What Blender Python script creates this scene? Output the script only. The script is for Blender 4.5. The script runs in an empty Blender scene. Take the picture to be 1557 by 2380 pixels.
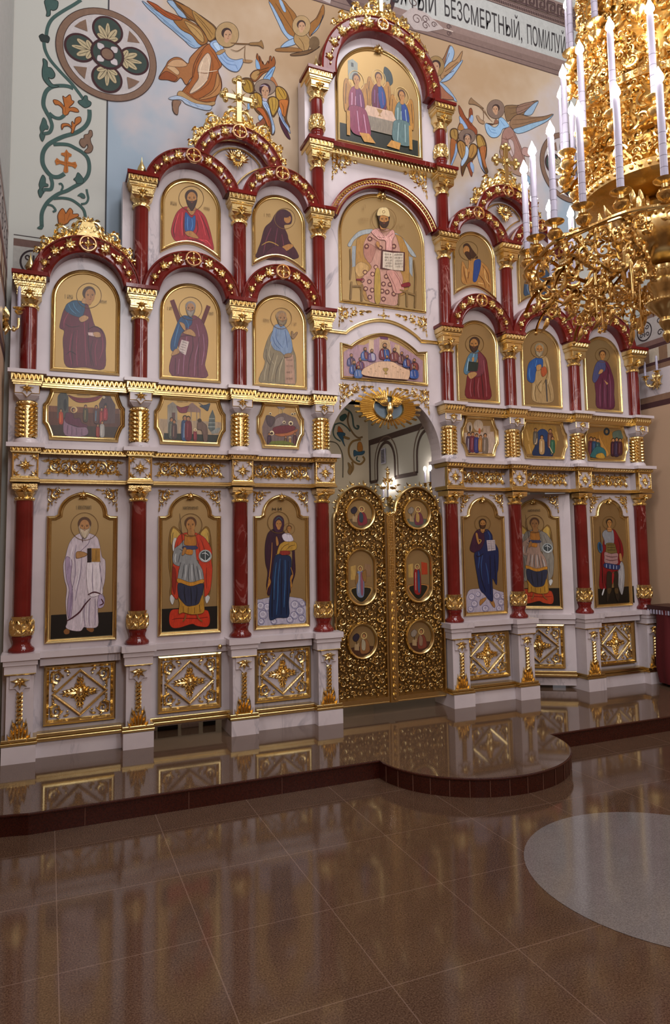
import bpy, math, random
import numpy as np
from mathutils import Vector, Matrix
C = bpy.context.scene.collection
S = bpy.context.scene
PI = math.pi
# ------------------------------------------------------------------ camera
CAM = np.array([-2.831, -5.525, 1.5]); FPX = 1600.0; PX, PY = 778.5, 1121.0
_pi, _ya, _ro = math.radians(4.92), math.radians(22.66), math.radians(-0.87)
_rt = np.array([math.cos(_ya), -math.sin(_ya), 0.0])
_fw = np.array([math.cos(_pi)*math.sin(_ya), math.cos(_pi)*math.cos(_ya), math.sin(_pi)])
_up = np.cross(_rt, _fw)
R_ = math.cos(_ro)*_rt + math.sin(_ro)*_up
D_ = math.sin(_ro)*_rt - math.cos(_ro)*_up
cd = bpy.data.cameras.new('camera'); cam = bpy.data.objects.new('camera', cd); C.objects.link(cam)
cd.sensor_fit = 'HORIZONTAL'; cd.sensor_width = 36.0; cd.lens = FPX/1557*36.0
cd.shift_y = -(1190-PY)/1557.0; cd.clip_start = 0.02; cd.clip_end = 100
m = Matrix([[R_[i], -D_[i], -_fw[i]] for i in range(3)])
cam.matrix_world = Matrix.Translation(Vector(CAM)) @ m.to_4x4()
S.camera = cam
# ------------------------------------------------------------------ world, light, exposure
S.view_settings.view_transform = 'Standard'; S.view_settings.look = 'None'
S.view_settings.gamma = 1.0; S.view_settings.use_curve_mapping = False
S.view_settings.exposure = 0.0
S.cycles.use_denoising = True
S.cycles.max_bounces = 6; S.cycles.diffuse_bounces = 3; S.cycles.glossy_bounces = 4
S.cycles.sample_clamp_indirect = 6.0; S.cycles.caustics_reflective = False; S.cycles.caustics_refractive = False
W = bpy.data.worlds.new('world'); S.world = W; W.use_nodes = True
W.node_tree.nodes['Background'].inputs[0].default_value = (0.80, 0.76, 0.80, 1)
W.node_tree.nodes['Background'].inputs[1].default_value = 0.25
def area(name, loc, rot, sx, sy, power, col):
    l = bpy.data.lights.new(name, 'AREA'); l.shape = 'RECTANGLE'; l.size = sx; l.size_y = sy
    l.energy = power; l.color = col
    o = bpy.data.objects.new(name, l); C.objects.link(o); o.location = loc; o.rotation_euler = rot
    return o
area('dome_daylight', (0.0, -3.4, 9.3), (math.radians(12), 0, 0), 4.2, 3.6, 330, (0.97, 0.95, 1.0))
area('rear_window_daylight', (-1.9, -8.8, 5.4), (math.radians(84), 0, 0), 1.1, 3.4, 130, (0.93, 0.95, 1.0))
area('rear_window_daylight', (1.9, -8.8, 5.4), (math.radians(84), 0, 0), 1.1, 3.4, 130, (0.93, 0.95, 1.0))
area('side_window_daylight', (-4.9, -3.6, 4.6), (math.radians(90), 0, math.radians(-90)), 1.2, 2.6, 90, (0.95, 0.95, 1.0))
# ------------------------------------------------------------------ materials
def L(h):
    h = h.lstrip('#'); c = [int(h[i:i+2], 16)/255 for i in (0, 2, 4)]
    return tuple(x/12.92 if x <= .04045 else ((x+.055)/1.055)**2.4 for x in c) + (1.0,)
def mat(name, col=(0.8, 0.8, 0.8, 1), rough=0.5, metal=0.0, **kw):
    M = bpy.data.materials.new(name); M.use_nodes = True
    b = M.node_tree.nodes['Principled BSDF']
    b.inputs['Base Color'].default_value = col; b.inputs['Roughness'].default_value = rough
    b.inputs['Metallic'].default_value = metal
    for k, v in kw.items(): b.inputs[k.replace('_', ' ')].default_value = v
    return M
def nn(M, t, **kw):
    n = M.node_tree.nodes.new(t)
    for k, v in kw.items():
        if k in n.inputs.keys(): n.inputs[k].default_value = v
        else: setattr(n, k, v)
    return n
def lk(M, a, b): M.node_tree.links.new(a, b)
def pos(M): return nn(M, 'ShaderNodeNewGeometry').outputs['Position']
def ramp(M, fac, stops):
    r = nn(M, 'ShaderNodeValToRGB'); e = r.color_ramp.elements
    while len(e) < len(stops): e.new(0.5)
    for i, (p, c) in enumerate(stops): e[i].position = p; e[i].color = c
    lk(M, fac, r.inputs[0]); return r.outputs[0]
def bsdf(M): return M.node_tree.nodes['Principled BSDF']
def math_(M, op, a, b=None):
    n = nn(M, 'ShaderNodeMath', operation=op)
    for i, x in enumerate((a, b)):
        if x is None: continue
        if isinstance(x, (int, float)): n.inputs[i].default_value = x
        else: lk(M, x, n.inputs[i])
    return n.outputs[0]
def vein(M, scale, width, dist, seed):
    mp = nn(M, 'ShaderNodeMapping'); lk(M, pos(M), mp.inputs[0]); mp.inputs['Rotation'].default_value = (0.3, 0.75, 0.2)
    mp.inputs['Location'].default_value = (seed, seed*.7, 0); mp.inputs['Scale'].default_value = (1, 1, .38)
    n = nn(M, 'ShaderNodeTexNoise', Scale=scale, Detail=5.0, Roughness=0.6, Distortion=dist); lk(M, mp.outputs[0], n.inputs['Vector'])
    a = math_(M, 'ABSOLUTE', math_(M, 'SUBTRACT', n.outputs[0], 0.5))
    k = math_(M, 'SUBTRACT', 1.0, math_(M, 'MINIMUM', math_(M, 'DIVIDE', a, width), 1.0))
    n2 = nn(M, 'ShaderNodeTexNoise', Scale=scale*.9, Detail=2.0); lk(M, mp.outputs[0], n2.inputs['Vector'])
    g = math_(M, 'MAXIMUM', math_(M, 'MULTIPLY', math_(M, 'SUBTRACT', n2.outputs[0], 0.5), 5.0), 0.0)
    return math_(M, 'MINIMUM', math_(M, 'MULTIPLY', k, g), 1.0)
def mixc(M, fac, a, b):
    n = nn(M, 'ShaderNodeMix', data_type='RGBA')
    lk(M, fac, n.inputs[0])
    for i, x in ((6, a), (7, b)):
        if isinstance(x, tuple): n.inputs[i].default_value = x
        else: lk(M, x, n.inputs[i])
    return n.outputs[2]
def marble(name, base, veinc, rough, scale, width, seed, strength=1.0, second=None):
    M = mat(name, base, rough)
    v = math_(M, 'MULTIPLY', vein(M, scale, width, 1.2, seed), strength)
    c = mixc(M, v, base, veinc)
    if second:
        n = nn(M, 'ShaderNodeTexNoise', Scale=5.0, Detail=3.0); lk(M, pos(M), n.inputs['Vector'])
        c0 = ramp(M, n.outputs[0], [(0.35, base), (0.7, second)])
        c = mixc(M, v, c0, veinc)
    lk(M, c, bsdf(M).inputs['Base Color']); return M
WHITE = marble('white_marble', L('#dacfd0'), L('#807c86'), 0.22, 2.3, 0.026, 3.0, 0.95, L('#d2c6c8'))
RED = marble('red_marble', L('#75201c'), L('#c08a82'), 0.12, 3.4, 0.022, 11.0, 0.9, L('#631512'))
def goldmat(name, col, rough, bump=0.0, bscale=60.0):
    M = mat(name, col, rough, 1.0)
    if bump:
        n = nn(M, 'ShaderNodeTexNoise', Scale=bscale, Detail=2.0); lk(M, pos(M), n.inputs['Vector'])
        b = nn(M, 'ShaderNodeBump', Strength=bump, Distance=0.004); lk(M, n.outputs[0], b.inputs['Height']); lk(M, b.outputs[0], bsdf(M).inputs['Normal'])
    return M
GOLD = goldmat('polished_gilding', (0.72, 0.54, 0.24, 1), 0.26, 0.15, 25)
CARVED = goldmat('carved_gilding', (0.80, 0.60, 0.27, 1), 0.22, 0.35, 110)
LEAFGOLD = goldmat('gold_leaf_ground', (0.37, 0.245, 0.105, 1), 0.42, 0.05, 8); bsdf(LEAFGOLD).inputs['Metallic'].default_value = 0.75
COPPER = goldmat('rose_gilding', (0.80, 0.48, 0.26, 1), 0.25, 0.1, 40)
def paintmat(name, rough, sx, sz, amp):
    M = mat(name, rough=rough); a = nn(M, 'ShaderNodeVertexColor', layer_name='paint')
    mp = nn(M, 'ShaderNodeMapping'); lk(M, pos(M), mp.inputs[0]); mp.inputs['Scale'].default_value = (sx, sx, sz)   # brush strokes running down the painted drapery
    n = nn(M, 'ShaderNodeTexNoise', Scale=1.0, Detail=3.0, Roughness=0.65, Distortion=0.8); lk(M, mp.outputs[0], n.inputs['Vector'])
    h = nn(M, 'ShaderNodeHueSaturation'); lk(M, a.outputs[0], h.inputs['Color'])
    lk(M, math_(M, 'ADD', math_(M, 'MULTIPLY', n.outputs[0], amp), 1.0-amp*.5), h.inputs['Value'])
    lk(M, h.outputs[0], bsdf(M).inputs['Base Color']); return M
PAINT = paintmat('icon_paint', 0.35, 75.0, 14.0, 1.1); MURAL = paintmat('mural_paint', 0.85, 26.0, 20.0, 0.45)
BLACKLINE = mat('dark_joint', (0.01, 0.01, 0.012, 1), 0.6)
WAX = mat('candle_sleeve', L('#b4b0c4'), 0.4)
FLAME = mat('lit_bulb', (1, 1, 1, 1), 0.3); bsdf(FLAME).inputs['Emission Color'].default_value = (1.0, 0.93, 0.88, 1); bsdf(FLAME).inputs['Emission Strength'].default_value = 90.0
REDCLOTH = mat('red_velvet', L('#5a0c12'), 0.8)
def granite(name, c0, c1, rough, tiles=True, c2=None):
    M = mat(name, c0, rough)
    n = nn(M, 'ShaderNodeTexNoise', Scale=150.0, Detail=3.0, Roughness=0.7); lk(M, pos(M), n.inputs['Vector'])
    n2 = nn(M, 'ShaderNodeTexNoise', Scale=9.0, Detail=3.0); lk(M, pos(M), n2.inputs['Vector'])
    c = ramp(M, n.outputs[0], [(0.36, c0), (0.66, c1)])
    c = mixc(M, math_(M, 'MULTIPLY', n2.outputs[0], 0.5), c, c2 or c0)
    if tiles:
        s = nn(M, 'ShaderNodeSeparateXYZ'); lk(M, pos(M), s.inputs[0])
        def line(o, off, sp):
            f = math_(M, 'FRACT', math_(M, 'DIVIDE', math_(M, 'ADD', o, 100*sp-off), sp))
            return math_(M, 'LESS_THAN', f, 0.0045/sp)
        g = math_(M, 'MAXIMUM', line(s.outputs[0], -2.764, 0.561), line(s.outputs[1], -1.395, 0.582))
        c = mixc(M, math_(M, 'MULTIPLY', g, 0.55), c, L('#8a7264'))
    lk(M, c, bsdf(M).inputs['Base Color']); return M
FLOOR = granite('brown_granite', L('#402b20'), L('#7a604c'), 0.085)
SOLEA = granite('polished_brown_granite', L('#4a3628'), L('#7a614e'), 0.06, False)
RISER = granite('dark_red_granite', L('#2c0f0a'), L('#4a1d12'), 0.25, False)
GREYSTONE = granite('grey_granite', L('#6a6463'), L('#928c8a'), 0.09, False)
PLASTER = mat('pale_green_plaster', L('#bfbfb7'), 0.9)
BEIGE = mat('beige_plaster', L('#c3a284'), 0.9)
def muralsky():
    M = mat('mural_sky', rough=0.9)
    n = nn(M, 'ShaderNodeTexNoise', Scale=1.15, Detail=4.0, Roughness=0.55); lk(M, pos(M), n.inputs['Vector'])
    s = nn(M, 'ShaderNodeSeparateXYZ'); lk(M, pos(M), s.inputs[0])
    # cream glory around the centre of the painted sky, blue towards its edges
    dx = math_(M, 'ABSOLUTE', s.outputs[0]); d = math_(M, 'SUBTRACT', math_(M, 'DIVIDE', dx, 2.7), math_(M, 'MULTIPLY', math_(M, 'SUBTRACT', s.outputs[2], 5.6), 0.35))
    f = math_(M, 'ADD', d, math_(M, 'MULTIPLY', math_(M, 'SUBTRACT', n.outputs[0], 0.5), 1.5))
    c = ramp(M, f, [(0.05, L('#ad9170')), (0.45, L('#c0ab92')), (0.74, L('#c2bbbd')), (1.0, L('#9fb0be'))])
    lk(M, c, bsdf(M).inputs['Base Color']); return M
SKY = muralsky()
# ------------------------------------------------------------------ mesh builder; local x right, z up, h towards the nave
class G:
    def __init__(s): s.v = []; s.f = []; s.c = []; s.m = []
    def add(s, vs, fs, col=None, mi=0):
        o = len(s.v); s.v += [(x, -h, z) for x, z, h in vs]
        s.f += [tuple(i+o for i in f) for f in fs]; s.c += [col]*len(fs); s.m += [mi]*len(fs); return s
    def box(s, x0, x1, z0, z1, h0, h1, mi=0):
        v = [(x, z, h) for h in (h0, h1) for z in (z0, z1) for x in (x0, x1)]
        return s.add(v, [(0, 1, 3, 2), (5, 4, 6, 7), (4, 5, 1, 0), (2, 3, 7, 6), (4, 0, 2, 6), (1, 5, 7, 3)][0:6], mi=mi)
    def prism(s, poly, h0, h1, bev=0.0, mi=0):
        n = len(poly); a = [(x, z, h0) for x, z in poly]
        if bev:
            ins = inset(poly, bev); v = a+[(x, z, h1-bev) for x, z in poly]+[(x, z, h1) for x, z in ins]; k = 3
        else: v = a+[(x, z, h1) for x, z in poly]; k = 2
        f = [tuple(range((k-1)*n, k*n)), tuple(reversed(range(n)))]
        for l in range(k-1):
            for i in range(n): j = (i+1) % n; f.append((l*n+i, l*n+j, (l+1)*n+j, (l+1)*n+i))
        return s.add(v, f, mi=mi)
    def frame(s, poly, prof, mi=0):
        n = len(poly); v = []
        for ins, h in prof: v += [(x, z, h) for x, z in (inset(poly, ins) if ins else poly)]
        f = []
        for l in range(len(prof)-1):
            for i in range(n): j = (i+1) % n; f.append((l*n+i, l*n+j, (l+1)*n+j, (l+1)*n+i))
        return s.add(v, f, mi=mi)
    def tube(s, pts, rad, k=6, mi=0):
        P = np.array(pts, float); n = len(P)
        if np.isscalar(rad): rad = [rad]*n
        T = np.gradient(P, axis=0); T /= np.linalg.norm(T, axis=1)[:, None]+1e-9
        v = []
        ref = np.array([0, 0, 1.0])
        for i in range(n):
            a = np.cross(T[i], ref)
            if np.linalg.norm(a) < 1e-3: a = np.cross(T[i], [1, 0, 0])
            a /= np.linalg.norm(a); b = np.cross(T[i], a)
            for j in range(k):
                t = 2*PI*j/k; q = P[i]+rad[i]*(math.cos(t)*a+math.sin(t)*b); v.append(tuple(q))
        f = [(i*k+j, i*k+(j+1) % k, (i+1)*k+(j+1) % k, (i+1)*k+j) for i in range(n-1) for j in range(k)]
        f += [tuple(range(k))[::-1], tuple(range((n-1)*k, n*k))]
        return s.add(v, f, mi=mi)
    def lathe(s, prof, k=20, cx=0.0, ch=0.0, mi=0, squash=1.0):
        v = []
        for r, z in prof: v += [(cx+r*math.cos(2*PI*j/k), z, ch+squash*r*math.sin(2*PI*j/k)) for j in range(k)]
        f = [(i*k+j, (i+1)*k+j, (i+1)*k+(j+1) % k, i*k+(j+1) % k) for i in range(len(prof)-1) for j in range(k)]
        f += [tuple(range(k)), tuple(range((len(prof)-1)*k, len(prof)*k))[::-1]]
        return s.add(v, f, mi=mi)
    def sq(s, prof, cx=0.0, ch=0.0, mi=0):    # stacked square sections (half width, z)
        v = []
        for r, z in prof: v += [(cx-r, z, ch-r), (cx+r, z, ch-r), (cx+r, z, ch+r), (cx-r, z, ch+r)]
        f = [(i*4+j, i*4+(j+1) % 4, (i+1)*4+(j+1) % 4, (i+1)*4+j) for i in range(len(prof)-1) for j in range(4)]
        f += [(0, 1, 2, 3), tuple(range(len(v)-4, len(v)))[::-1]]
        return s.add(v, f, mi=mi)
    def ball(s, x, z, h, r, k=8, n=5, fx=1.0, fz=1.0, fh=1.0):
        v = [(x, z+r*fz, h)]; 
        for i in range(1, n):
            t = PI*i/n; v += [(x+fx*r*math.sin(t)*math.cos(2*PI*j/k), z+fz*r*math.cos(t), h+fh*r*math.sin(t)*math.sin(2*PI*j/k)) for j in range(k)]
        v.append((x, z-r*fz, h)); f = [(0, 1+j, 1+(j+1) % k) for j in range(k)]
        f += [(1+i*k+j, 1+(i+1)*k+j, 1+(i+1)*k+(j+1) % k, 1+i*k+(j+1) % k) for i in range(n-2) for j in range(k)]
        b = len(v)-1; f += [(b, 1+(n-2)*k+(j+1) % k, 1+(n-2)*k+j) for j in range(k)]
        return s.add(v, f)
    def leaf(s, x, z, a, ln, w, h0, hh, bend=0.0, n=5):   # a raised lobe with a ridge, growing from (x, z) in direction a
        v = []; f = []; px, pz, t = x, z, a
        for i in range(n+1):
            u = i/n; ww = w*(0.25+0.75*math.sin(PI*min(1, u*1.15+.08)))*(1-u**3)+0.001
            up = hh*math.sin(PI*(0.12+0.8*u))
            nx, nz = -math.sin(t), math.cos(t)
            v += [(px+nx*ww/2, pz+nz*ww/2, h0), (px+nx*ww/5, pz+nz*ww/5, h0+up), (px-nx*ww/5, pz-nz*ww/5, h0+up*.8), (px-nx*ww/2, pz-nz*ww/2, h0)]
            px += math.cos(t)*ln/n; pz += math.sin(t)*ln/n; t += bend/n
        for i in range(n):
            for j in range(3): f.append((i*4+j, (i+1)*4+j, (i+1)*4+j+1, i*4+j+1))
        return s.add(v, f)
    def acanthus(s, x, z, a, ln, w, h0, hh, k=3):
        s.leaf(x, z, a, ln, w*.34, h0, hh)
        for i in range(k):
            u = (i+.3)/k; b = 1.25-.55*u; l = w*.55*(1-.35*u)
            qx, qz = x+math.cos(a)*ln*u*.75, z+math.sin(a)*ln*u*.75
            s.leaf(qx, qz, a+b, l, w*.26, h0, hh*.8, -1.0, 3); s.leaf(qx, qz, a-b, l, w*.26, h0, hh*.8, 1.0, 3)
        return s
    def scroll(s, x, z, a, r, d, h0, hh, turns=1.25, leaves=4, th=.16, n=14):   # volute starting at (x,z) heading a, turning d
        cx, cz = x-math.sin(a)*r*d*-1*-1, z+math.cos(a)*r*d
        t0 = a-d*PI/2; P = []; rr = []
        for i in range(n+1):
            u = i/n; q = r*(1-u*.82); t = t0+d*u*turns*2*PI
            P.append((cx+q*math.cos(t), cz+q*math.sin(t), h0+hh*.4)); rr.append(r*th*(1-.55*u))
        s.tube(P, rr, 5); s.ball(P[-1][0], P[-1][1], h0+hh*.5, r*.2, 6, 4)
        for i in range(leaves):
            j = int(n*(i+.5)/leaves*.72); t = t0+d*(j/n)*turns*2*PI
            s.leaf(P[j][0], P[j][1], t+d*PI*.28, r*.75, r*.4, h0, hh, d*1.2, 3)
        return s
    def mirror(s, v0=0, f0=0):
        o = len(s.v); vs = s.v[v0:]; fs = s.f[f0:]
        s.v += [(-x, y, z) for x, y, z in vs]; s.f += [tuple(i-v0+o for i in reversed(f)) for f in fs]
        s.c += s.c[f0:f0+len(fs)]; s.m += s.m[f0:f0+len(fs)]; return s
    def mirz(s, v0=0, f0=0, zc=0.0):
        o = len(s.v); vs = s.v[v0:]; fs = s.f[f0:]
        s.v += [(x, y, 2*zc-z) for x, y, z in vs]; s.f += [tuple(i-v0+o for i in reversed(f)) for f in fs]
        s.c += s.c[f0:f0+len(fs)]; s.m += s.m[f0:f0+len(fs)]; return s
    def build(s, name, mats, parent=None, loc=None, smooth=40, **tags):
        me = bpy.data.meshes.new(name); me.from_pydata(s.v, [], s.f)
        for M in (mats if isinstance(mats, (list, tuple)) else [mats]): me.materials.append(M)
        if any(s.m): me.polygons.foreach_set('material_index', s.m)
        if any(c is not None for c in s.c):
            ca = me.color_attributes.new('paint', 'FLOAT_COLOR', 'CORNER'); arr = []
            for p, c in zip(me.polygons, s.c): arr += list(c or (1, 1, 1, 1))*p.loop_total
            ca.data.foreach_set('color', arr)
        if smooth:
            me.polygons.foreach_set('use_smooth', [True]*len(me.polygons)); me.set_sharp_from_angle(angle=math.radians(smooth))
        me.update(); o = bpy.data.objects.new(name, me); C.objects.link(o)
        if parent: o.parent = parent
        if loc: o.location = loc
        for k, v in tags.items(): o[k] = v
        return o
def inset(poly, d):
    P = np.array(poly, float); n = len(P); out = []
    area2 = sum(P[i][0]*P[(i+1) % n][1]-P[(i+1) % n][0]*P[i][1] for i in range(n)); sg = 1 if area2 > 0 else -1
    for i in range(n):
        a, b, c = P[i-1], P[i], P[(i+1) % n]
        e1 = b-a; e2 = c-b; e1 /= np.linalg.norm(e1)+1e-12; e2 /= np.linalg.norm(e2)+1e-12
        n1 = np.array([-e1[1], e1[0]])*sg; n2 = np.array([-e2[1], e2[0]])*sg
        q = n1+n2; L2 = q@q
        out.append(tuple(b+q*(2*d/max(L2, 0.35)))) if L2 > 1e-6 else out.append(tuple(b+n1*d))
    return out
def arc(cx, cz, r, a0, a1, n, rz=None): rz = rz or r; return [(cx+r*math.cos(math.radians(a0+(a1-a0)*i/n)), cz+rz*math.sin(math.radians(a0+(a1-a0)*i/n))) for i in range(n+1)]
def thing(name, label, cat, loc=(0, 0, 0), group=None, rotz=0.0):
    o = bpy.data.objects.new(name, None); C.objects.link(o); o.location = loc; o.rotation_euler = (0, 0, rotz)
    o.empty_display_size = .1; o['label'] = label; o['category'] = cat; o['kind'] = 'thing'
    if group: o['group'] = group
    return o
def tag(o, label, cat, group=None):
    o['label'] = label; o['category'] = cat
    if group: o['group'] = group
    return o
def dup(root, loc, label, group=None, rotz=None, sx=1.0):
    r = root.copy(); C.objects.link(r); r.location = loc; r['label'] = label
    if group: r['group'] = group
    if rotz is not None: r.rotation_euler = (0, 0, rotz)
    if sx != 1: r.scale = (sx, 1, 1)
    for ch in list(root.children):
        c = ch.copy(); C.objects.link(c); c.parent = r
        for g in list(ch.children):
            d = g.copy(); C.objects.link(d); d.parent = c
    return r
def struct(o): o['kind'] = 'structure'; return o
KEEP = []
# ------------------------------------------------------------------ key positions (metres, solea top = 0)
A1, A2, A3, A4 = 0.649, 1.373, 2.183, 2.990
COLX = [-A4, -A3, -A2, -A1, A1, A2, A3, A4]
ORD = ['leftmost', 'second from left', 'third from left', 'fourth from left', 'fifth from left', 'sixth from left', 'seventh from left', 'rightmost']
BAYX = [-(A3+A4)/2, -(A2+A3)/2, -(A1+A2)/2, (A1+A2)/2, (A2+A3)/2, (A3+A4)/2]
BAYH = [(A4-A3)/2, (A3-A2)/2, (A2-A1)/2, (A2-A1)/2, (A3-A2)/2, (A4-A3)/2]
ICH = [.253, .250, .245, .245, .250, .253]     # half widths of the icons
YW = 0.03                                       # face of the marble screen
# ------------------------------------------------------------------ room
g = G(); g.box(-5, 5, -.32, -.12, .6, 9.0); fl = struct(g.build('floor', FLOOR, smooth=0))
g = G(); v = arc(0.03, -2.92, .72, 0, 360, 64)[:-1]
g.add([(x, -.1185, -y) for x, y in v], [tuple(range(64))]); g.build('floor_inlay', GREYSTONE, fl, smooth=0, label='round grey granite inlay')
g = G(); v = arc(0.03, -2.92, 1.9, 0, 360, 96)[:-1]; v2 = arc(0.03, -2.92, 1.905, 0, 360, 96)[:-1]
g.add([(x, -.1193, -y) for x, y in v]+[(x, -.1193, -y) for x, y in v2], [(i, (i+1) % 96, 96+(i+1) % 96, 96+i) for i in range(96)])
# solea platform with the rounded ambo step
edge = [(-3.3, -1.06), (-2.98, -1.11), (-2.9, -1.13)] + [(-.70, -1.13)] + [(0.03+.73*math.cos(t), -1.13+.66*math.sin(t)) for t in np.linspace(math.radians(180), math.radians(360), 33)][1:-1] + [(.76, -1.13), (3.3, -1.13)]
edge[3] = (-.70, -1.13)
def platform(name, pts, z0, z1, M, back):
    n = len(pts); v = [(x, z0, -y) for x, y in pts]+[(x, z1, -y) for x, y in pts]+[(3.3, z0, -back), (-3.3, z0, -back), (3.3, z1, -back), (-3.3, z1, -back)]
    top = list(range(n, 2*n))+[2*n+2, 2*n+3]; bot = list(range(n))+[2*n, 2*n+1]
    f = [tuple(top), tuple(reversed(bot))]+[(i, i+1, n+i+1, n+i) for i in range(n-1)]
    f += [(n-1, 2*n, 2*n+2, 2*n-1), (2*n, 2*n+1, 2*n+3, 2*n+2), (2*n+1, 0, n, 2*n+3)]
    g = G(); g.add(v, f); return g
sg = platform('solea', edge, -.12, 0.0, SOLEA, 4.6)
g = sg; g.m = [0, 0]+[1]*(len(g.f)-2)
so = struct(g.build('floor_solea', [SOLEA, RISER], smooth=0))
# slightly projecting tread edge and the joints of the riser
g = G(); g.tube([(x, -.008, -y+.004) for x, y in edge], .008, 6); g.build('tread_edge', RISER, so, smooth=0)
g = G()
for t in np.linspace(math.radians(188), math.radians(352), 17):
    x, y = 0.03+.731*math.cos(t), -1.13+.661*math.sin(t); g.box(x-.002, x+.002, -.118, -.012, -y-.002, -y+.002)
for x in np.arange(-2.6, -.8, .6): g.box(x-.0015, x+.0015, -.118, -.012, 1.13, 1.1315)
g.build('riser_joint', mat('riser_joint_line', L('#6b4636'), .6), so, smooth=0)
# mural wall behind the screen, with the altar opening below
g = G(); MW = .22
g.box(-3.3, -3.12, -.12, 3.3, -.5, -MW, 1); g.box(3.12, 3.3, -.12, 3.3, -.5, -MW, 1)
g.box(-3.3, 3.3, 3.3, 3.9, -.5, -MW, 1)
g.box(-3.3, -2.44, 3.9, 9.5, -.5, -MW, 1); g.box(2.44, 3.3, 3.9, 9.5, -.5, -MW, 1)
g.box(-2.44, 2.44, 3.9, 9.5, -.5, -MW, 0)
wb = struct(g.build('wall_back', [SKY, PLASTER], smooth=0))
# side piers, nave walls, rear wall, ceiling
def wallbox(name, x0, x1, y0, y1, z0, z1, M): 
    g = G(); g.box(x0, x1, z0, z1, -y1, -y0); return struct(g.build(name, M, smooth=0))
wl = wallbox('wall_left', -3.35, -3.16, -1.7, .22, -.12, 9.5, BEIGE)
wr = wallbox('wall_right', 3.24, 3.45, -1.7, .22, -.12, 9.5, BEIGE)
wallbox('wall_nave_left', -5.2, -5.0, -9, -1.7, -.12, 9.5, BEIGE); wallbox('wall_nave_right', 5.0, 5.2, -9, -1.7, -.12, 9.5, BEIGE)
wallbox('wall_return_left', -5.0, -3.16, -1.7, -1.5, -.12, 9.5, BEIGE); wallbox('wall_return_right', 3.24, 5.0, -1.7, -1.5, -.12, 9.5, BEIGE)
wallbox('wall_rear', -5.2, 5.2, -9.2, -9.0, -.12, 9.5, BEIGE); wallbox('ceiling', -5.2, 5.2, -9.2, 5.0, 9.5, 9.7, PLASTER)
# altar room
CREAM = mat('altar_plaster', L('#c9b9a0'), .9); GREYW = mat('altar_grey_plaster', L('#b5afa4'), .9)
wallbox('wall_altar_far', -3.3, 3.3, 4.6, 4.8, -.12, 4.4, CREAM); wallbox('wall_altar_right', 2.0, 2.2, .55, 4.6, -.12, 4.4, GREYW)
wallbox('wall_altar_left', -3.4, -3.2, .5, 4.6, -.12, 4.4, CREAM); wallbox('ceiling_altar', -3.3, 3.3, .5, 4.8, 4.3, 4.4, mat('altar_vault', L('#8d8d92'), .9))
area('altar_light', (-.5, 2.6, 4.2), (0, 0, 0), 2.0, 2.0, 38, (1.0, .93, .84))
# ------------------------------------------------------------------ columns
def zig(g, x0, x1, z0, z1, h, mi=0, n=None):     # gilded band of little pointed teeth
    n = n or max(2, int(round((x1-x0)/.035))); w = (x1-x0)/n
    for i in range(n):
        a = x0+i*w; g.add([(a+.1*w, z0, h), (a+.9*w, z0, h), (a+.5*w, z1, h), (a+.5*w, (z0+z1)/2-.15*(z1-z0), h+.010)], [(0, 1, 3), (1, 2, 3), (2, 0, 3)], mi=mi)
        g.add([(a-.35*w, z1, h), (a+.35*w, z1, h), (a, z0+.1*(z1-z0), h), (a, z0+.7*(z1-z0), h+.007)], [(1, 0, 3), (2, 1, 3), (0, 2, 3)], mi=mi) if i else None
    return g
def cap_leaf(g, z, s, h, hh=.022):      # five-lobed leaf of the capitals, tip down
    for a, l in ((-90, 1.2), (-42, 1.15), (-138, 1.15), (5, 1.2), (175, 1.2), (50, .6), (130, .6)):
        g.leaf(0, z, math.radians(a), s*l, s*.55, h, hh, 0, 4)
    g.ball(0, z+.01, h+hh*.7, s*.26, 6, 4)
def bead_ring(g, r, z, br, n=16, ch=0.0):
    for j in range(n): t = 2*PI*j/n; g.ball(r*math.cos(t), z, ch+r*math.sin(t), br, 6, 4)
def capital(z0, s=1.0, tall=True):
    g = G(); g.lathe([(.055, z0), (.068, z0+.006), (.070, z0+.016), (.060, z0+.026), (.056, z0+.03)], 20)
    bead_ring(g, .064, z0+.020, .0075)
    g.lathe([(.056, z0+.028), (.062, z0+.045), (.078, z0+.066)], 8)
    b = z0+.062; t = z0+(.140 if tall else .125)
    g.sq([(.050, b), (.085, b+.022), (.085, t), (.080, t)])
    # raised rim of the block with a pointed tongue below
    g.prism([(-.085, t), (-.085, b+.034), (-.03, b+.034), (0, b-.004), (.03, b+.034), (.085, b+.034), (.085, t)], .080, .092, .002)
    cap_leaf(g, t-.028, .036, .091)
    if tall:
        g.sq([(.088, t), (.088, t+.008), (.098, t+.012), (.098, t+.020), (.104, t+.024), (.104, t+.040), (.1, t+.040)])
        g.sq([(.100, t+.040), (.112, t+.046), (.112, t+.096), (.1, t+.096)])
        zig(g, -.112, .112, t+.050, t+.092, .112, n=6)
    return g
def shaft(z0, z1, r=.0605):
    n = 8; return G().lathe([(r*(1+.012*math.sin(PI*i/n)), z0+(z1-z0)*i/n) for i in range(n+1)], 32)
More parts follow.
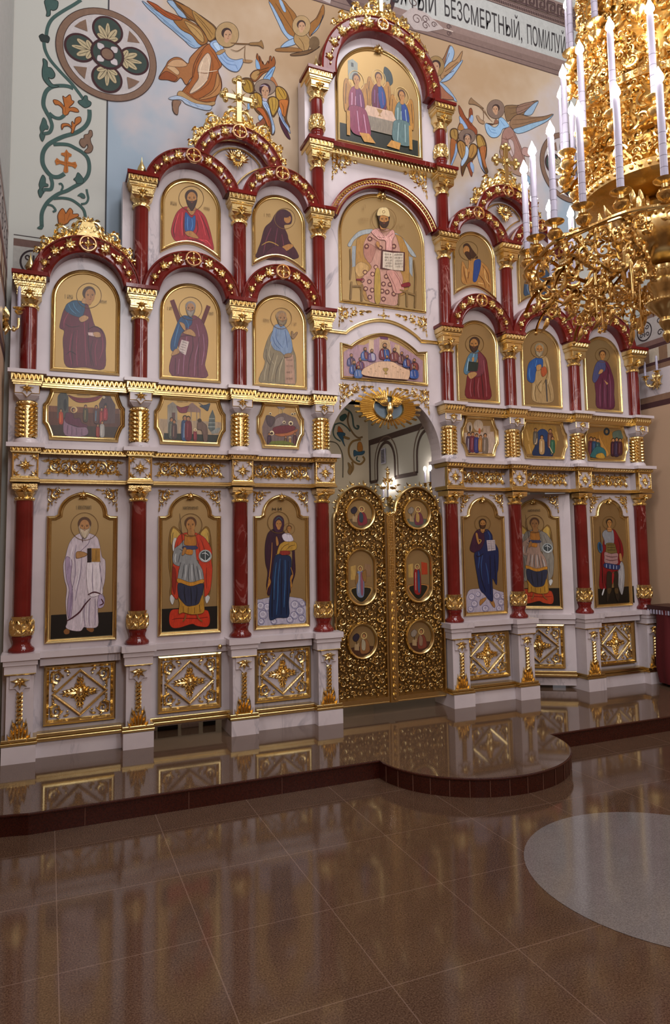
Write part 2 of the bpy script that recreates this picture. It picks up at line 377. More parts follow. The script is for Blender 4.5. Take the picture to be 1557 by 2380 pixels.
def cup(z0, z1, r=.078):
    h = z1-z0; g = G().lathe([(r*.80, z0), (r*.98, z0+.03*h), (r, z0+.18*h), (r*.97, z0+.5*h), (r*.86, z0+.85*h), (r*.92, z0+.93*h), (r*.92, z1), (r*.8, z1)], 24)
    for j in range(8):
        t = 2*PI*j/8+PI/2
        if math.sin(t) < -.4: continue
        for dz, a, l in ((.08, 90, .75), (.1, 50, .5), (.1, 130, .42), (.5, 60, .36), (.5, 120, .36)):
            k = G(); k.leaf(0, z0+dz*h, math.radians(a), l*h, .028, 0, .012, 0, 4)
            v = [(q[0], q[2], -q[1]) for q in k.v]; R = r*.95
            g.add([((R+hh)*math.cos(t-x/R), z, (R+hh)*math.sin(t-x/R)) for x, z, hh in v], k.f)
    return g
def redbase(z0, z1, r=.07):
    h = z1-z0; return G().lathe([(r*1.22, z0), (r*1.28, z0+.10*h), (r*1.22, z0+.22*h), (r*.98, z0+.34*h), (r*.86, z0+.5*h), (r*.9, z0+.68*h), (r*1.02, z0+.86*h), (r*.95, z1)], 28)
def pedestal_block(g):      # white stone parts of a pedestal, front towards h+
    g.box(-.110, .110, 0, .115, -.2, .135); g.box(-.088, .088, .115, .60, -.2, .095)
    g.box(-.104, .104, .605, .665, -.2, .112); g.box(-.094, .094, .60, .61, -.2, .1); g.prism([(-.112, .665), (.112, .665), (.112, .700), (-.112, .700)], -.2, .122)
    g.box(-.126, .126, .700, .745, -.2, .135)
    g.prism([(-.066, .598), (-.066, .505), (-.032, .505), (0, .470), (.032, .505), (.066, .505), (.066, .598)], .09, .107)
def pedestal_carving():     # cap, twisted cord and leaves
    g = G(); cap_leaf(g, .556, .052, .107, .024)
    n = 40; 
    for ph in (0, PI):
        g.tube([(.013*math.cos(ph+i*.55), .475-i*.0052, .108+.010*math.sin(ph+i*.55)) for i in range(n)], .0105, 5)
    for i, (x, z, a, l) in enumerate([(0, .13, 90, .19), (-.012, .14, 104, .17), (.012, .14, 76, .17), (-.028, .135, 112, .13), (.028, .135, 68, .13), (-.038, .125, 128, .085), (.038, .125, 52, .085), (-.02, .22, 120, .08), (.02, .22, 60, .08), (0, .24, 90, .1)]):
        g.leaf(x, z, math.radians(a), l, .032, .095, .026, (.5 if a < 90 else -.5) if a != 90 else 0, 5)
    for s in (-1, 1): g.scroll(s*.012, .125, math.radians(90-s*80), .014, s, .095, .02, 1.0, 0, .3, 8)
    return g
def gold_strip(z0, z1, hw, h):
    g = G(); m_ = (z0+z1)/2; d = z1-z0
    g.prism([(-hw, z0), (hw, z0), (hw, z0+.45*d), (-hw, z0+.45*d)], -.12, h+.014, .003)
    g.prism([(-hw+.004, z0+.5*d), (hw-.004, z0+.5*d), (hw-.004, z1), (-hw+.004, z1)], -.12, h, .003); return g
WALLH = -YW
def make_lower(label):
    t = thing('tall_column', label, 'column', (0, 0, 0), 'red marble columns of the lowest tier')
    g = G(); pedestal_block(g); p = g.build('pedestal', WHITE, t, smooth=0)
    gold_strip(.600, .618, .1, .108).build('gilded_fillet', GOLD, p); gold_strip(.118, .160, .118, .118).build('gilded_base_moulding', GOLD, p)
    pedestal_carving().build('carved_pendant', CARVED, p)
    redbase(.745, .862).build('column_base', RED, t); cup(.858, .998).build('gilded_cup', CARVED, t)
    shaft(.99, 1.835).build('shaft', RED, t); g = capital(1.828, tall=False); g.build('capital', CARVED, t)
    g = G(); g.box(-.087, .087, 1.995, 2.175, -.2, .087); b = g.build('frieze_block', WHITE, t, smooth=0)
    g = G(); g.frame([(-.088, 1.996), (.088, 1.996), (.088, 2.175), (-.088, 2.175)], [(0, .05), (0, .094), (.006, .098), (.012, .094), (.014, .087)])
    for j in range(8): g.leaf(0, 2.085, j*PI/4, .062 if j % 2 == 0 else .046, .026, .087, .022, 0, 4)
    g.ball(0, 2.085, .098, .011, 8, 5)
    for sx in (-1, 1):
        for sz in (-1, 1):
            for a in (0, 90, 45): g.leaf(sx*.068, 2.085+sz*.068, math.radians(a) if sx < 0 and sz < 0 else math.atan2(-sz*math.sin(math.radians(a)), -sx*math.cos(math.radians(a))), .042, .017, .087, .014, 0, 3)
    g.build('gilded_rosette', CARVED, b)
    return t
lc = make_lower('red marble column of the lowest tier, leftmost of the eight')
lc.location = (COLX[0], 0, 0)
for i in range(1, 8): dup(lc, (COLX[i], 0, 0), 'red marble column of the lowest tier, %s of the eight' % ORD[i])
def make_mid(label):
    t = thing('gilded_pilaster', label, 'pilaster', (0, 0, 0), 'short gilded pilasters between the feast scenes')
    G().lathe([(.085, 2.244), (.088, 2.255), (.08, 2.278), (.066, 2.292), (.05, 2.295)], 24).build('base', WHITE, t)
    g = G(); g.lathe([(.052, 2.29), (.052, 2.54)], 20)
    for k in range(7):
        z = 2.30+k*.033
        for j in range(6):
            T = math.radians(90+(j-2.5)*36); R = .05
            c = G(); c.leaf(0, 0, math.radians(90+(42 if j < 3 else -42)*-1), .058, .030, 0, .032, 0, 4)
            v = [(q[0], q[2], -q[1]) for q in c.v]; g.add([((R+hh)*math.cos(T-x/R), z+zz, (R+hh)*math.sin(T-x/R)) for x, zz, hh in v], c.f)
    g.build('leaf_carved_shaft', CARVED, t)
    g = G().lathe([(.055, 2.535), (.068, 2.54), (.071, 2.553), (.068, 2.566), (.055, 2.572)], 20); bead_ring(g, .068, 2.553, .008); g.build('beaded_ring', CARVED, t)
    g = G(); g.sq([(.050, 2.57), (.082, 2.605), (.082, 2.68)]); g.prism([(-.085, 2.68), (-.085, 2.615), (-.03, 2.615), (0, 2.585), (.03, 2.615), (.085, 2.615), (.085, 2.68)], .078, .088)
    c = g.build('capital', WHITE, t, smooth=0)
    g = G(); cap_leaf(g, 2.655, .04, .088); g.tube([(-.083, 2.676, .089), (-.083, 2.617, .089), (-.03, 2.617, .089), (0, 2.588, .089), (.03, 2.617, .089), (.083, 2.617, .089), (.083, 2.676, .089)], .003, 4)
    g.build('gilded_leaf', CARVED, c); return t
mc = make_mid('short gilded leaf-carved pilaster of the feast tier, leftmost of the eight'); mc.location = (COLX[0], 0, 0)
for i in range(1, 8): dup(mc, (COLX[i], 0, 0), 'short gilded leaf-carved pilaster of the feast tier, %s of the eight' % ORD[i])
def abacus(g, z0, z1): g.sq([(.100, z0), (.122, z0+.3*(z1-z0)), (.122, z1)])
def finial(g, z):
    g.lathe([(.026, z), (.028, z+.008), (.014, z+.018), (.012, z+.028), (.030, z+.045), (.036, z+.065), (.030, z+.092), (.014, z+.125), (.004, z+.16), (.001, z+.185)], 18); return g
def make_col(name, label, z0, z1, cat, grp, cupz=None, fin=False, r=.0585):
    t = thing(name, label, cat, (0, 0, 0), grp); s0 = z0
    if cupz: redbase(z0, cupz, .062).build('column_base', RED, t); cup(cupz, cupz+.14, .07).build('gilded_cup', CARVED, t); s0 = cupz+.13
    shaft(s0, z1-.255, r).build('shaft', RED, t)
    capital(z1-.262).build('capital', CARVED, t)
    g = G(); abacus(g, z1-.040, z1); g.build('abacus', RED, t, smooth=0)
    if fin: finial(G(), z1).build('finial', GOLD, t)
    return t
ap = make_col('apostle_tier_column', 'red column of the apostle tier with onion finial, beside the left wall candle', 2.785, 3.53, 'column', 'red columns of the apostle tier', fin=True); ap.location = (COLX[0], 0, 0)
dup(ap, (COLX[7], 0, 0), 'red column of the apostle tier with onion finial, beside the two-candle wall light')
ap2 = make_col('apostle_tier_column', 'x', 2.785, 3.53, 'column', 'red columns of the apostle tier'); ap2.location = (COLX[1], 0, 0)
ap2['label'] = 'red column of the apostle tier, second from left of the eight'
for i in range(2, 7): dup(ap2, (COLX[i], 0, 0), 'red column of the apostle tier, %s of the eight' % ORD[i])
up = make_col('upper_column', 'outermost red column of the half-figure tier, topped by an onion finial, left side', 3.53, 4.455, 'column', 'red columns of the half-figure tier', fin=True, r=.057); up.location = (-A3, 0, 0)
dup(up, (A3, 0, 0), 'outermost red column of the half-figure tier, behind the chandelier on the right')
up2 = make_col('upper_column', 'red column between the two left half-figure icons, below the twin arches', 3.53, 4.455, 'column', 'red columns of the half-figure tier', r=.057); up2.location = (-A2, 0, 0)
dup(up2, (A2, 0, 0), 'red column between the two right half-figure icons, beside the chandelier')
dup(up2, (-A1, 0, 0), 'red column left of the enthroned figure icon'); dup(up2, (A1, 0, 0), 'red column right of the enthroned figure icon')
u3 = make_col('tower_column', 'red column at the left spring of the thin arch over the enthroned figure', 4.455, 5.09, 'column', 'red columns below the tower beam', r=.056); u3.location = (-A1, 0, 0)
dup(u3, (A1, 0, 0), 'red column at the right spring of the thin arch over the enthroned figure')
u4 = make_col('tower_column', 'short red column with gilded cup, left of the three-figure icon', 5.09, 5.745, 'column', 'short columns of the top tower', cupz=5.195, fin=True, r=.056); u4.location = (-A1, 0, 0)
dup(u4, (A1, 0, 0), 'short red column with gilded cup, right of the three-figure icon')
# ------------------------------------------------------------------ marble walls of the screen
def door_poly():
    p = [(-.76, .0), (-.57, 0), (-.57, 2.297)]+arc(0, 2.297, .57, 180, 0, 32)[1:-1]+[(.57, 2.297), (.57, 0), (.76, 0), (.76, 2.76), (-.76, 2.76)]; return p
sc = thing('icon_screen', 'white veined marble screen of five tiers with gilded cornices', 'icon screen')
g = G()
for i, (cx, hw) in enumerate(zip(BAYX, BAYH)):
    g = G()
    if i == 4: g.box(cx-hw, cx+hw, 1.99, 2.22, -.17, WALLH); g.box(cx-hw-.02, cx-hw+.075, 0, 2.0, -.17, WALLH); g.box(cx+hw-.035, cx+hw+.02, 0, 2.0, -.17, WALLH)
    elif i == 1: g.box(cx-hw, cx+hw, 1.99, 2.22, -.17, WALLH); g.box(cx-hw-.02, cx-hw+.045, 0, 2.0, -.17, WALLH); g.box(cx+hw-.045, cx+hw+.02, 0, 2.0, -.17, WALLH)
    else: g.box(cx-hw, cx+hw, 0, 2.22, -.17, WALLH); g.box(cx-hw, cx+hw, 0, .118, -.17, .055)
    if i in (0, 5): s = -1 if i == 0 else 1; g.box(s*A4-.12, s*A4+.12, 0, 2.22, -.165, WALLH-.01)
    g.build('lower_tier_wall', WHITE, sc, smooth=0)
for s in (-1, 1): G().box(min(s*A1, s*3.115), max(s*A1, s*3.115), 2.22, 2.78, -.17, WALLH).build('feast_tier_wall', WHITE, sc, smooth=0)
G().prism(door_poly(), -.20, WALLH+.002).build('royal_doors_surround', WHITE, sc, smooth=0)
def bay_poly(cx, R, cz, zb, hw):
    a = math.degrees(math.asin(max(-1, min(1, (0 if hw >= R else math.sqrt(R*R-hw*hw))/R))))
    return [(cx-hw, zb), (cx+hw, zb)]+arc(cx, cz, R, a, 180-a, 24)
APX, UPX = 3.877, 4.752
g = G()
for i, (cx, hw) in enumerate(zip(BAYX, BAYH)):
    g = G().prism(bay_poly(cx, hw, APX-hw-.01, 2.775, hw), -.17, WALLH)
    if i in (0, 5): s = -1 if i == 0 else 1; g.box(s*A4-.125 if s < 0 else s*A4-.1, s*A4+.125 if s > 0 else s*A4+.1, 2.77, 3.50, -.16, WALLH-.004)
    g.build('apostle_tier_wall', WHITE, sc, smooth=0)
g = G()
for cx, hw in zip(BAYX[1:5], BAYH[1:5]): G().prism(bay_poly(cx, hw, UPX-hw-.01, 3.5, hw), -.168, WALLH-.0015).build('half_figure_tier_wall', WHITE, sc, smooth=0)
for s in (-1, 1):
    g = G(); x0, x1 = sorted((s*(A3-.05), s*2.325)); g.box(x0, x1, 3.51, 4.42, -.165, WALLH-.004)
    g.build('wing_edge_wall', WHITE, sc, smooth=0); G().prism(bay_poly(s*1.385, .40, 4.65, 4.3, .40), -.18, WALLH-.02).build('lunette_wall', WHITE, sc, smooth=0)
g = G(); g.prism([(-.755, 2.76), (.755, 2.76), (.755, 5.76), (.6, 5.76)]+arc(0, 5.81, .60, 0, 180, 32)+[(-.6, 5.76), (-.755, 5.76)], -.20, WALLH+.003)
g.build('centre_tower_wall', WHITE, sc, smooth=0)
# ledges and cornices, breaking forward at the columns
def runs(z0, z1, hb, hc, wc, x0=-3.11, x1=3.11, gapw=None):
    g = G()
    for a, b in (((x0, -gapw), (gapw, x1)) if gapw else ((x0, x1),)): g.box(a, b, z0, z1, -.17, hb)
    for x in COLX:
        e = .0
        g.box(x-wc, x+wc, z0-.0004, z1+.0004, -.17, hc)
    return g
LG = A1+wc if False else A1
def seg(z0, z1, hb, hc, wc, skip=()):
    g = G()
    for i, (cx, hw) in enumerate(zip(BAYX, BAYH)):
        if i in skip: continue
        g.box(cx-hw+wc, cx+hw-wc, z0, z1, -.17, hb)
    if hc:
        for x in COLX: g.box(x-wc, x+wc, z0, z1, -.17, hc)
    return g
def segs(name, M, boxes, wc, hc=None, skip=(), smooth=0):      # boxes: (z0, z1, depth); one piece per bay, one per column
    for i, (cx, hw) in enumerate(zip(BAYX, BAYH)):
        if i in skip: continue
        g = G()
        for z0, z1, h in boxes: g.box(-hw+wc, hw-wc, z0, z1, -.17, h)
        g.build(name, M, sc, (cx, 0, 0), smooth=smooth)
    if hc:
        for x in COLX: G().box(-wc, wc, boxes[0][0], boxes[0][1], -.17, hc).build(name+'_break', M, sc, (x, 0, 0), smooth=0)
segs('dado_ledge', WHITE, [(.700, .745, .075), (.64, .70, .045)], .126, None, (1, 4))
for i, (cx, hw) in enumerate(zip(BAYX, BAYH)):
    if i not in (1, 4): gold_strip(.112, .166, hw-.11, .058).build('gilded_base_moulding', GOLD, sc, (cx, 0, 0))
    gold_strip(1.962, 1.996, hw-.085, .005).build('gilded_rail', GOLD, sc, (cx, 0, 0))
for cx in COLX: gold_strip(1.962, 1.998, .1, .098).build('gilded_rail_break', GOLD, sc, (cx, 0, 0))
segs('feast_ledge', WHITE, [(2.215, 2.246, .075)], .128, .135); segs('apostle_ledge', WHITE, [(2.757, 2.785, .085)], .130, .138)
def cornice(zs, hb, hc, wc, name, zz):
    for i, (cx, hw) in enumerate(zip(BAYX, BAYH)):
        g = G()
        for z0, z1, e in zs: g.box(-hw+wc+e*.5-.02, hw-wc-e*.5+.02, z0, z1, -.12, hb+e)
        zig(g, -hw+wc, hw-wc, zz[0], zz[1], hb+zs[-1][2]); g.build(name, GOLD, sc, (cx, 0, 0), smooth=0)
    for x in COLX:
        g = G()
        for z0, z1, e in zs: g.box(-wc-e*.6, wc+e*.6, z0, z1, -.12, hc+e)
        zig(g, -wc-.01, wc+.01, zz[0], zz[1], hc+zs[-1][2], n=7); g.build(name+'_break', GOLD, sc, (x, 0, 0), smooth=0)
cornice([(2.178, 2.184, 0), (2.184, 2.215, .006)], .052, .105, .096, 'lower_gilded_cornice', (2.187, 2.213))
cornice([(2.678, 2.690, 0), (2.690, 2.705, .012), (2.705, 2.757, .022)], .040, .095, .094, 'upper_gilded_cornice', (2.709, 2.753))
# friezes: running scroll panels between the rosette blocks
def frieze(hw, hz):
    g = G(); r = hz*.62; xs = [hw*.27, hw*.56, hw*.84]
    for k, x in enumerate(xs):
        s = 1 if k % 2 == 0 else -1
        g.scroll(x-.01, -s*r*.95, 0, r, s, 0, .024, 1.35, 7, .21)
        for dx, dz, a, l, b in ((.0, .2, 40, .075, .8), (.03, -.3, -60, .06, -.8), (-.03, .62, 15, .07, -.8), (.035, .75, -20, .055, .8), (-.035, -.6, -15, .06, .8), (.02, -.85, 12, .055, -.8)):
            g.leaf(x+dx, s*hz*dz, math.radians(s*a), l, .028, 0, .02, b*s, 4)
    for a in (90, 68, 45, 20, -20, -45, -68): g.leaf(0, -hz*.1, math.radians(a), hz*(1.1 if abs(a) > 50 else 1.0), hz*.30, 0, .024, .3, 5)
    for z, b in ((.5, -.8), (-.5, .8)): g.leaf(hw-.035, z*hz, math.radians(0), .035, .022, 0, .016, b, 4)
    g.mirror(); g.ball(0, 0, .014, hz*.25, 8, 5); g.leaf(0, -hz*.2, -PI/2, hz*.9, hz*.4, 0, .024, 0, 5); return g
fr = None
for i, (cx, hw) in enumerate(zip(BAYX, ICH)): frieze(hw, .062).build('scroll_frieze', CARVED, sc, (cx, YW, 2.095))
# triangular corner ornaments
def corner(w, h):        # right angle at (0,0), runs right (w) and down (h)
    g = G(); r = min(w, h)*.22
    g.scroll(r*1.7, -r*.3, math.radians(180), r, 1, 0, .018, 1.2, 5, .2)
    g.scroll(w*.45, -.008, math.radians(0), r*.55, -1, 0, .016, 1.2, 4, .2); g.scroll(.008, -h*.45, math.radians(-90), r*.55, 1, 0, .016, 1.2, 4, .2)
    for x, z, a, l in ((w*.6, -.012, 0, w*.2), (w*.78, -.010, 8, w*.18), (w*.6, -.03, -25, w*.14), (.012, -h*.6, -90, h*.2), (.010, -h*.78, -98, h*.18), (.03, -h*.6, -65, h*.14), (w*.35, -h*.22, -20, w*.2), (w*.22, -h*.35, -70, h*.2), (.0, -.0, -45, w*.2), (w*.12, -.01, 0, w*.18), (.01, -h*.12, -90, h*.18), (w*.33, -h*.33, -45, .03), (w*.9, -.01, 20, w*.08), (.01, -h*.9, -110, h*.08)):
        g.leaf(x, z, math.radians(a), l, l*.55, 0, .02, .4 if a > -45 else -.4, 4)
    rn = random.Random(4)
    for i in range(60):
        u, v = rn.random(), rn.random()
        if u+v*1.05 < .93 and (u < .5 or v < .16) and (v < .6 or u < .16): g.leaf(u*w, -v*h, rn.uniform(0, 6.28), w*.11, w*.05, 0, .018, .8, 3)
    return g
def corners(cx, z, x0, w, h, name='corner_ornament'):
    for s in (-1, 1):
        g = corner(w, h)
        if s > 0: k = G(); k.v = [(-x, y, zz) for x, y, zz in g.v]; k.f = [tuple(reversed(f)) for f in g.f]; k.c = g.c; k.m = g.m; g = k
        g.build(name, CARVED, sc, (cx+s*x0, YW, z))
for i, (cx, hw) in enumerate(zip(BAYX, ICH)):
    if i in (1, 4): continue
    corners(cx, 1.93, hw, hw*.66, .18)
corners(0, 5.035, .50, .36, .26, 'tower_corner_ornament'); corners(0, 3.60, .458, .35, .19, 'tower_corner_ornament'); corners(0, 2.90, .460, .36, .24, 'arch_corner_ornament')
g = G()
for a in (0, 90, 180, 270): g.leaf(0, 0, math.radians(a), .048, .026, 0, .016, 0, 4); g.ball(.052*math.cos(math.radians(a)), .052*math.sin(math.radians(a)), .008, .009, 6, 4)
g.ball(0, 0, .01, .014, 8, 5); g.build('small_cross_ornament', CARVED, sc, (0, YW, 3.575))
# gilded moulding over the supper icon
P = [(-.56, 3.365), (-.385, 3.365)]+[(x, 3.365+.155*math.cos(x/.385*PI/2)**.8) for x in np.linspace(-.375, .375, 25)]+[(.385, 3.365), (.56, 3.365)]
g = G(); g.tube([(x, z, .012) for x, z in P], .011, 6); g.tube([(x, z+.018, .006) for x, z in P], .007, 5); g.build('arched_moulding', GOLD, sc, (0, YW, 0))
# beam under the three-figure icon and thin arch over the enthroned figure
g = G(); g.box(-.56, .56, 5.055, 5.10, -.1, .085); b = g.build('tower_beam', RED, sc, smooth=0)
g = G(); g.box(-.56, .56, 5.005, 5.055, -.08, .055); zig(g, -.545, .545, 5.012, 5.05, .055); g.build('gilded_teeth', CARVED, b, smooth=0)
def ringmesh(cx, cz, r0, r1, a0, a1, h0, h1, n=36, lip=.012):
    g = G(); P = []
    prof = [(r0, h0), (r0, h1-.01), (r0+lip, h1), (r0+lip*1.6, h1-.006), (r1-lip*1.6, h1-.006), (r1-lip, h1+.004), (r1, h1-.004), (r1, h0)]
    v = []
    for i in range(n+1):
        t = math.radians(a0+(a1-a0)*i/n); v += [(cx+r*math.cos(t), cz+r*math.sin(t), h) for r, h in prof]
    k = len(prof); f = [(i*k+j, i*k+(j+1) % k, (i+1)*k+(j+1) % k, (i+1)*k+j) for i in range(n) for j in range(k)]
    f += [tuple(range(k)), tuple(range(n*k, n*k+k))[::-1]]; g.add(v, f); return g
def clip_angle(R, cz, z): return math.degrees(math.asin(max(-.3, min(1, (z-cz)/R))))
ra = thing('thin_arch', 'thin red arch with gilded leaf band over the enthroned figure icon', 'arch')
R = .592; a = clip_angle(R, 4.26, 4.45); ringmesh(0, 4.26, .50, .592, a, 180-a, -.05, .06).build('arch_ring', RED, ra)
g = G(); n = 44
for i in range(n):
    t = math.radians(a+2+(176-2*a)*(i+.5)/n); g.leaf(.546*math.cos(t), 4.26+.546*math.sin(t), t+1.1, .034, .02, .054, .014, -1, 3)
g.tube([(.524*math.cos(t), 4.26+.524*math.sin(t), .055) for t in np.linspace(math.radians(a), math.radians(180-a), 40)], .006, 5)
g.tube([(.57*math.cos(t), 4.26+.57*math.sin(t), .055) for t in np.linspace(math.radians(a), math.radians(180-a), 40)], .006, 5)
g.build('gilded_leaf_band', CARVED, ra)
# ------------------------------------------------------------------ big red arches with gilded leaves and cross medallions
def medallion(r, M=None):
    g = G().lathe([(r*.2, .0), (r, .0)], 4) if False else G()
    n = 28; g.frame([(r*math.cos(2*PI*i/n), r*math.sin(2*PI*i/n)) for i in range(n)], [(0, 0), (0, .014), (.006, .02), (.012, .02), (.017, .010), (.018, 0)])
    return g
def med_cross(r):
    g = G()
    for j in range(4): g.leaf(0, 0, j*PI/2, r*.72, r*.42, .004, .02, 0, 5); g.leaf(0, 0, j*PI/2+PI/4, r*.4, r*.2, .004, .012, 0, 3)
    for j in range(4): g.ball(r*.62*math.cos(j*PI/2), r*.62*math.sin(j*PI/2), .012, r*.14, 6, 4)
    g.ball(0, 0, .014, r*.17, 8, 5); return g
def arch(name, label, grp, cx, cz, R, th, zc, nleaf=3, med=.066, h1=.085, lz=None):
    t = thing(name, label, 'arch', (cx, 0, cz), grp)
    a = clip_angle(R, cz, zc); ringmesh(0, 0, R-th, R, a, 180-a, -.04, h1).build('arch_ring', RED, t)
    rm = R-th*.5; g = G(); a2 = a+4; half = 90-math.degrees(med/rm)-3
    for i in range(nleaf):
        tt = math.radians(a2+(half-a2)*(i+.6)/nleaf); x, z = rm*math.cos(tt), rm*math.sin(tt); s = th*.86*(.72+.16*i)
        ta = tt+PI/2
        for da, l in ((0, .55), (-.75, .55), (.75, .5), (-1.5, .5), (1.5, .42), (PI, .42), (2.4, .34), (-2.4, .34)): g.leaf(x, z, ta+da-.3, s*l, s*.34, h1-.008, .022, 0, 4)
        g.ball(x, z, h1+.006, s*.13, 6, 4); 
        for q in (-1, 1): g.ball(x+.62*s*math.cos(ta+q*.2+(PI if q < 0 else 0)), z+.62*s*math.sin(ta+q*.2+(PI if q < 0 else 0)), h1+.002, s*.11, 6, 4)
    g.build('gilded_leaf_trail', CARVED, t); k = G(); k.v = [(-x, y, zz) for x, y, zz in g.v]; k.f = [tuple(reversed(f)) for f in g.f]; k.c = g.c; k.m = g.m; k.build('gilded_leaf_trail', CARVED, t)
    k = medallion(med); mo = k.build('cross_medallion', COPPER, t, (0, -h1+.006, rm)); 
    G().prism([(med*.93*math.cos(2*PI*i/24), med*.93*math.sin(2*PI*i/24)) for i in range(24)], -.003, .004).build('medallion_ground', RED, mo)
    med_cross(med).build('medallion_cross', CARVED, mo); return t
side = ['far left', 'second left', 'inner left', 'inner right', 'second right', 'far right']
for i, (cx, hw) in enumerate(zip(BAYX, BAYH)):
    arch('apostle_arch', 'red marble arch with gilded leaves in the apostle tier, %s of six' % side[i], 'arches of the apostle tier', cx, APX-hw, hw, .135, 3.53)
for i in (1, 2, 3, 4):
    arch('upper_arch', 'red marble arch with gilded leaves over the %s half-figure icon' % ['', 'outer left', 'inner left', 'inner right', 'outer right'][i], 'arches of the half-figure tier', BAYX[i], UPX-BAYH[i], BAYH[i], .125, 4.455, h1=.085)
for s in (-1, 1):
    t = arch('crowning_arch', 'red marble arch over the painted lunette and twin arches, %s side' % ('left' if s < 0 else 'right'), 'crowning arches of the side wings', s*1.385, 4.655, .400, .125, 4.73, nleaf=3, h1=.070)
ta = arch('tower_arch', 'topmost red marble arch with gilded leaves over the three-figure icon', None, 0, 5.81, .625, .150, 5.75, nleaf=5, med=.062)
# lunettes with a winged head
def wingedhead():
    g = G(); g.ball(0, .01, .02, .030, 12, 8, fh=.9, fz=1.15)
    for a in (20, 60, 100, 140, 180): g.ball(.03*math.cos(math.radians(a)), .018+.032*math.sin(math.radians(a)), .016, .012, 6, 4)
    v0, f0 = len(g.v), len(g.f)
    for k, (a, l) in enumerate(((62, .085), (45, .1), (25, .1), (5, .09), (-15, .075))): g.leaf(.022, -.005-.004*k, math.radians(a), l, .026, 0, .02, .35, 5)
    for a, l in ((-60, .06), (-78, .07), (-40, .05)): g.leaf(.012, -.03, math.radians(a), l, .024, 0, .018, 0, 4)
    g.mirror(v0, f0); g.leaf(0, -.03, -PI/2, .085, .03, 0, .02); return g
for s in (-1, 1):
    g = wingedhead(); g.build('winged_head_ornament', CARVED, sc, (s*1.385, YW+.02-.05, 4.80))
    # frame line of the fan-shaped field
    pts = [(0, 4.63), (.16, 4.77), (.235, 4.80)]+arc(0, 4.655, .262, 36, 144, 16)+[(-.235, 4.80), (-.16, 4.77)]
    pts = [(0, 4.655)]+arc(-.3935, 4.347, .47, 41, 66, 6)[1:]+[]; 
    left = arc(-.393, 4.345, .455, 30.3, 66, 9); right = [(-x, z) for x, z in reversed(left)]
    top = [(x, z) for x, z in arc(0, 4.655, .245, 32, 148, 20)]
    pl = [p for p in right if p[1] < 4.79]+top+[p for p in left[::-1] if p[1] < 4.79][:0]
    rr = left      # from the V upwards on the left
    outline = [(-p[0], p[1]) for p in rr]+top+[p for p in reversed(rr)]
    G().tube([(x, z, .008) for x, z in outline+[outline[0]]], .008, 6).build('lunette_frame', GOLD, sc, (s*1.385, YW+.02-.01, 0))
# ------------------------------------------------------------------ crests
def crest(R, a0, hh, big=1.0):       # leafy gilded crest riding on an arch of radius R
    g = G(); n = 6
    for i in range(n):
        tt = math.radians(a0+(84-a0)*i/(n-1)); s = hh*(.42+.58*i/(n-1)); x, z = (R+s*.1)*math.cos(tt), (R+s*.1)*math.sin(tt); ta = tt+PI/2
        g.scroll(x, z, ta, s*.46, -1 if i % 2 else 1, -.01, .035, 1.3, 6, .22)
        g.leaf(x, z, ta-1.2, s*1.0, s*.42, -.01, .03, 1.0, 5); g.leaf(x, z, ta+.3, s*.9, s*.36, -.01, .03, -1.2, 5); g.leaf(x, z, ta-2.0, s*.7, s*.3, -.01, .03, -.8, 4)
        g.ball(x+s*.3*math.cos(tt), z+s*.3*math.sin(tt), .02, s*.07, 6, 4); g.leaf(x, z, ta+.8, s*1.0, s*.4, -.01, .035, -1.6, 5); g.leaf(x, z, ta-.5, s*1.1, s*.34, -.01, .03, .7, 5)
    t0 = math.radians(a0-4); g.scroll(R*math.cos(t0), R*math.sin(t0), t0+PI/2+.2, hh*.22, -1, -.01, .025, 1.1, 3, .3)
    g.mirror()
    g.prism(arc(0, 0, R-.004, 180-a0, a0, 24)+arc(0, 0, R+hh*.28, a0+5, 175-a0, 24), -.03, .005); return g
def trefoil_cross(h, w, th):
    g = G(); b = th*.5
    g.prism([(-b*.8, 0), (b*.8, 0), (b*.8, h), (-b*.8, h)], -.01, .012, .003); g.prism([(-w, h*.60-b*.7), (w, h*.60-b*.7), (w, h*.60+b*.7), (-w, h*.60+b*.7)], -.009, .011, .003)
    for x, z, dx, dz in ((0, h, 0, 1), (-w, h*.60, -1, 0), (w, h*.60, 1, 0)):
        g.ball(x+dx*b*.9, z+dz*b*.9, 0, b*1.05, 8, 6); g.ball(x+dz*b*1.3, z+dx*b*1.3, 0, b*.9, 8, 6); g.ball(x-dz*b*1.3, z-dx*b*1.3, 0, b*.9, 8, 6)
    g.ball(0, h*.60, .012, b*1.1, 10, 6)
    for sx in (-1, 1): g.leaf(0, h*.6, math.radians(45 if sx > 0 else 135), th*1.6, th*.3, 0, .01); g.leaf(0, h*.6, math.radians(-45 if sx > 0 else -135), th*1.6, th*.3, 0, .01)
    return g
for s in (-1, 1):
    t = thing('arch_crest', 'gilded leafy crest over the arch beside the %s wall' % ('left' if s < 0 else 'right'), 'crest', (s*2.587, -.03, APX-.4035), 'leafy crests')
    crest(.405, 38, .15).build('leafwork', CARVED, t)
    G().prism([(-.09, .40), (.09, .40), (.045, .53), (-.045, .53)], -.01, .018, .004).build('plain_centre', GOLD, t)
    g = G(); 
    for a in (90, 50, 130, 20, 160): g.leaf(0, .53, math.radians(a), .06, .03, 0, .02)
    g.build('tip_leaf', CARVED, t)
    t = thing('cross_crest', 'gilded leafy crest with trefoil cross on the %s wing' % ('left' if s < 0 else 'right'), 'crest', (s*1.385, -.03, 4.655), 'cross-topped crests')
    crest(.402, 26, .165).build('leafwork', CARVED, t); trefoil_cross(.37, .118, .058).build('cross', GOLD, t, (0, -.02, .43))
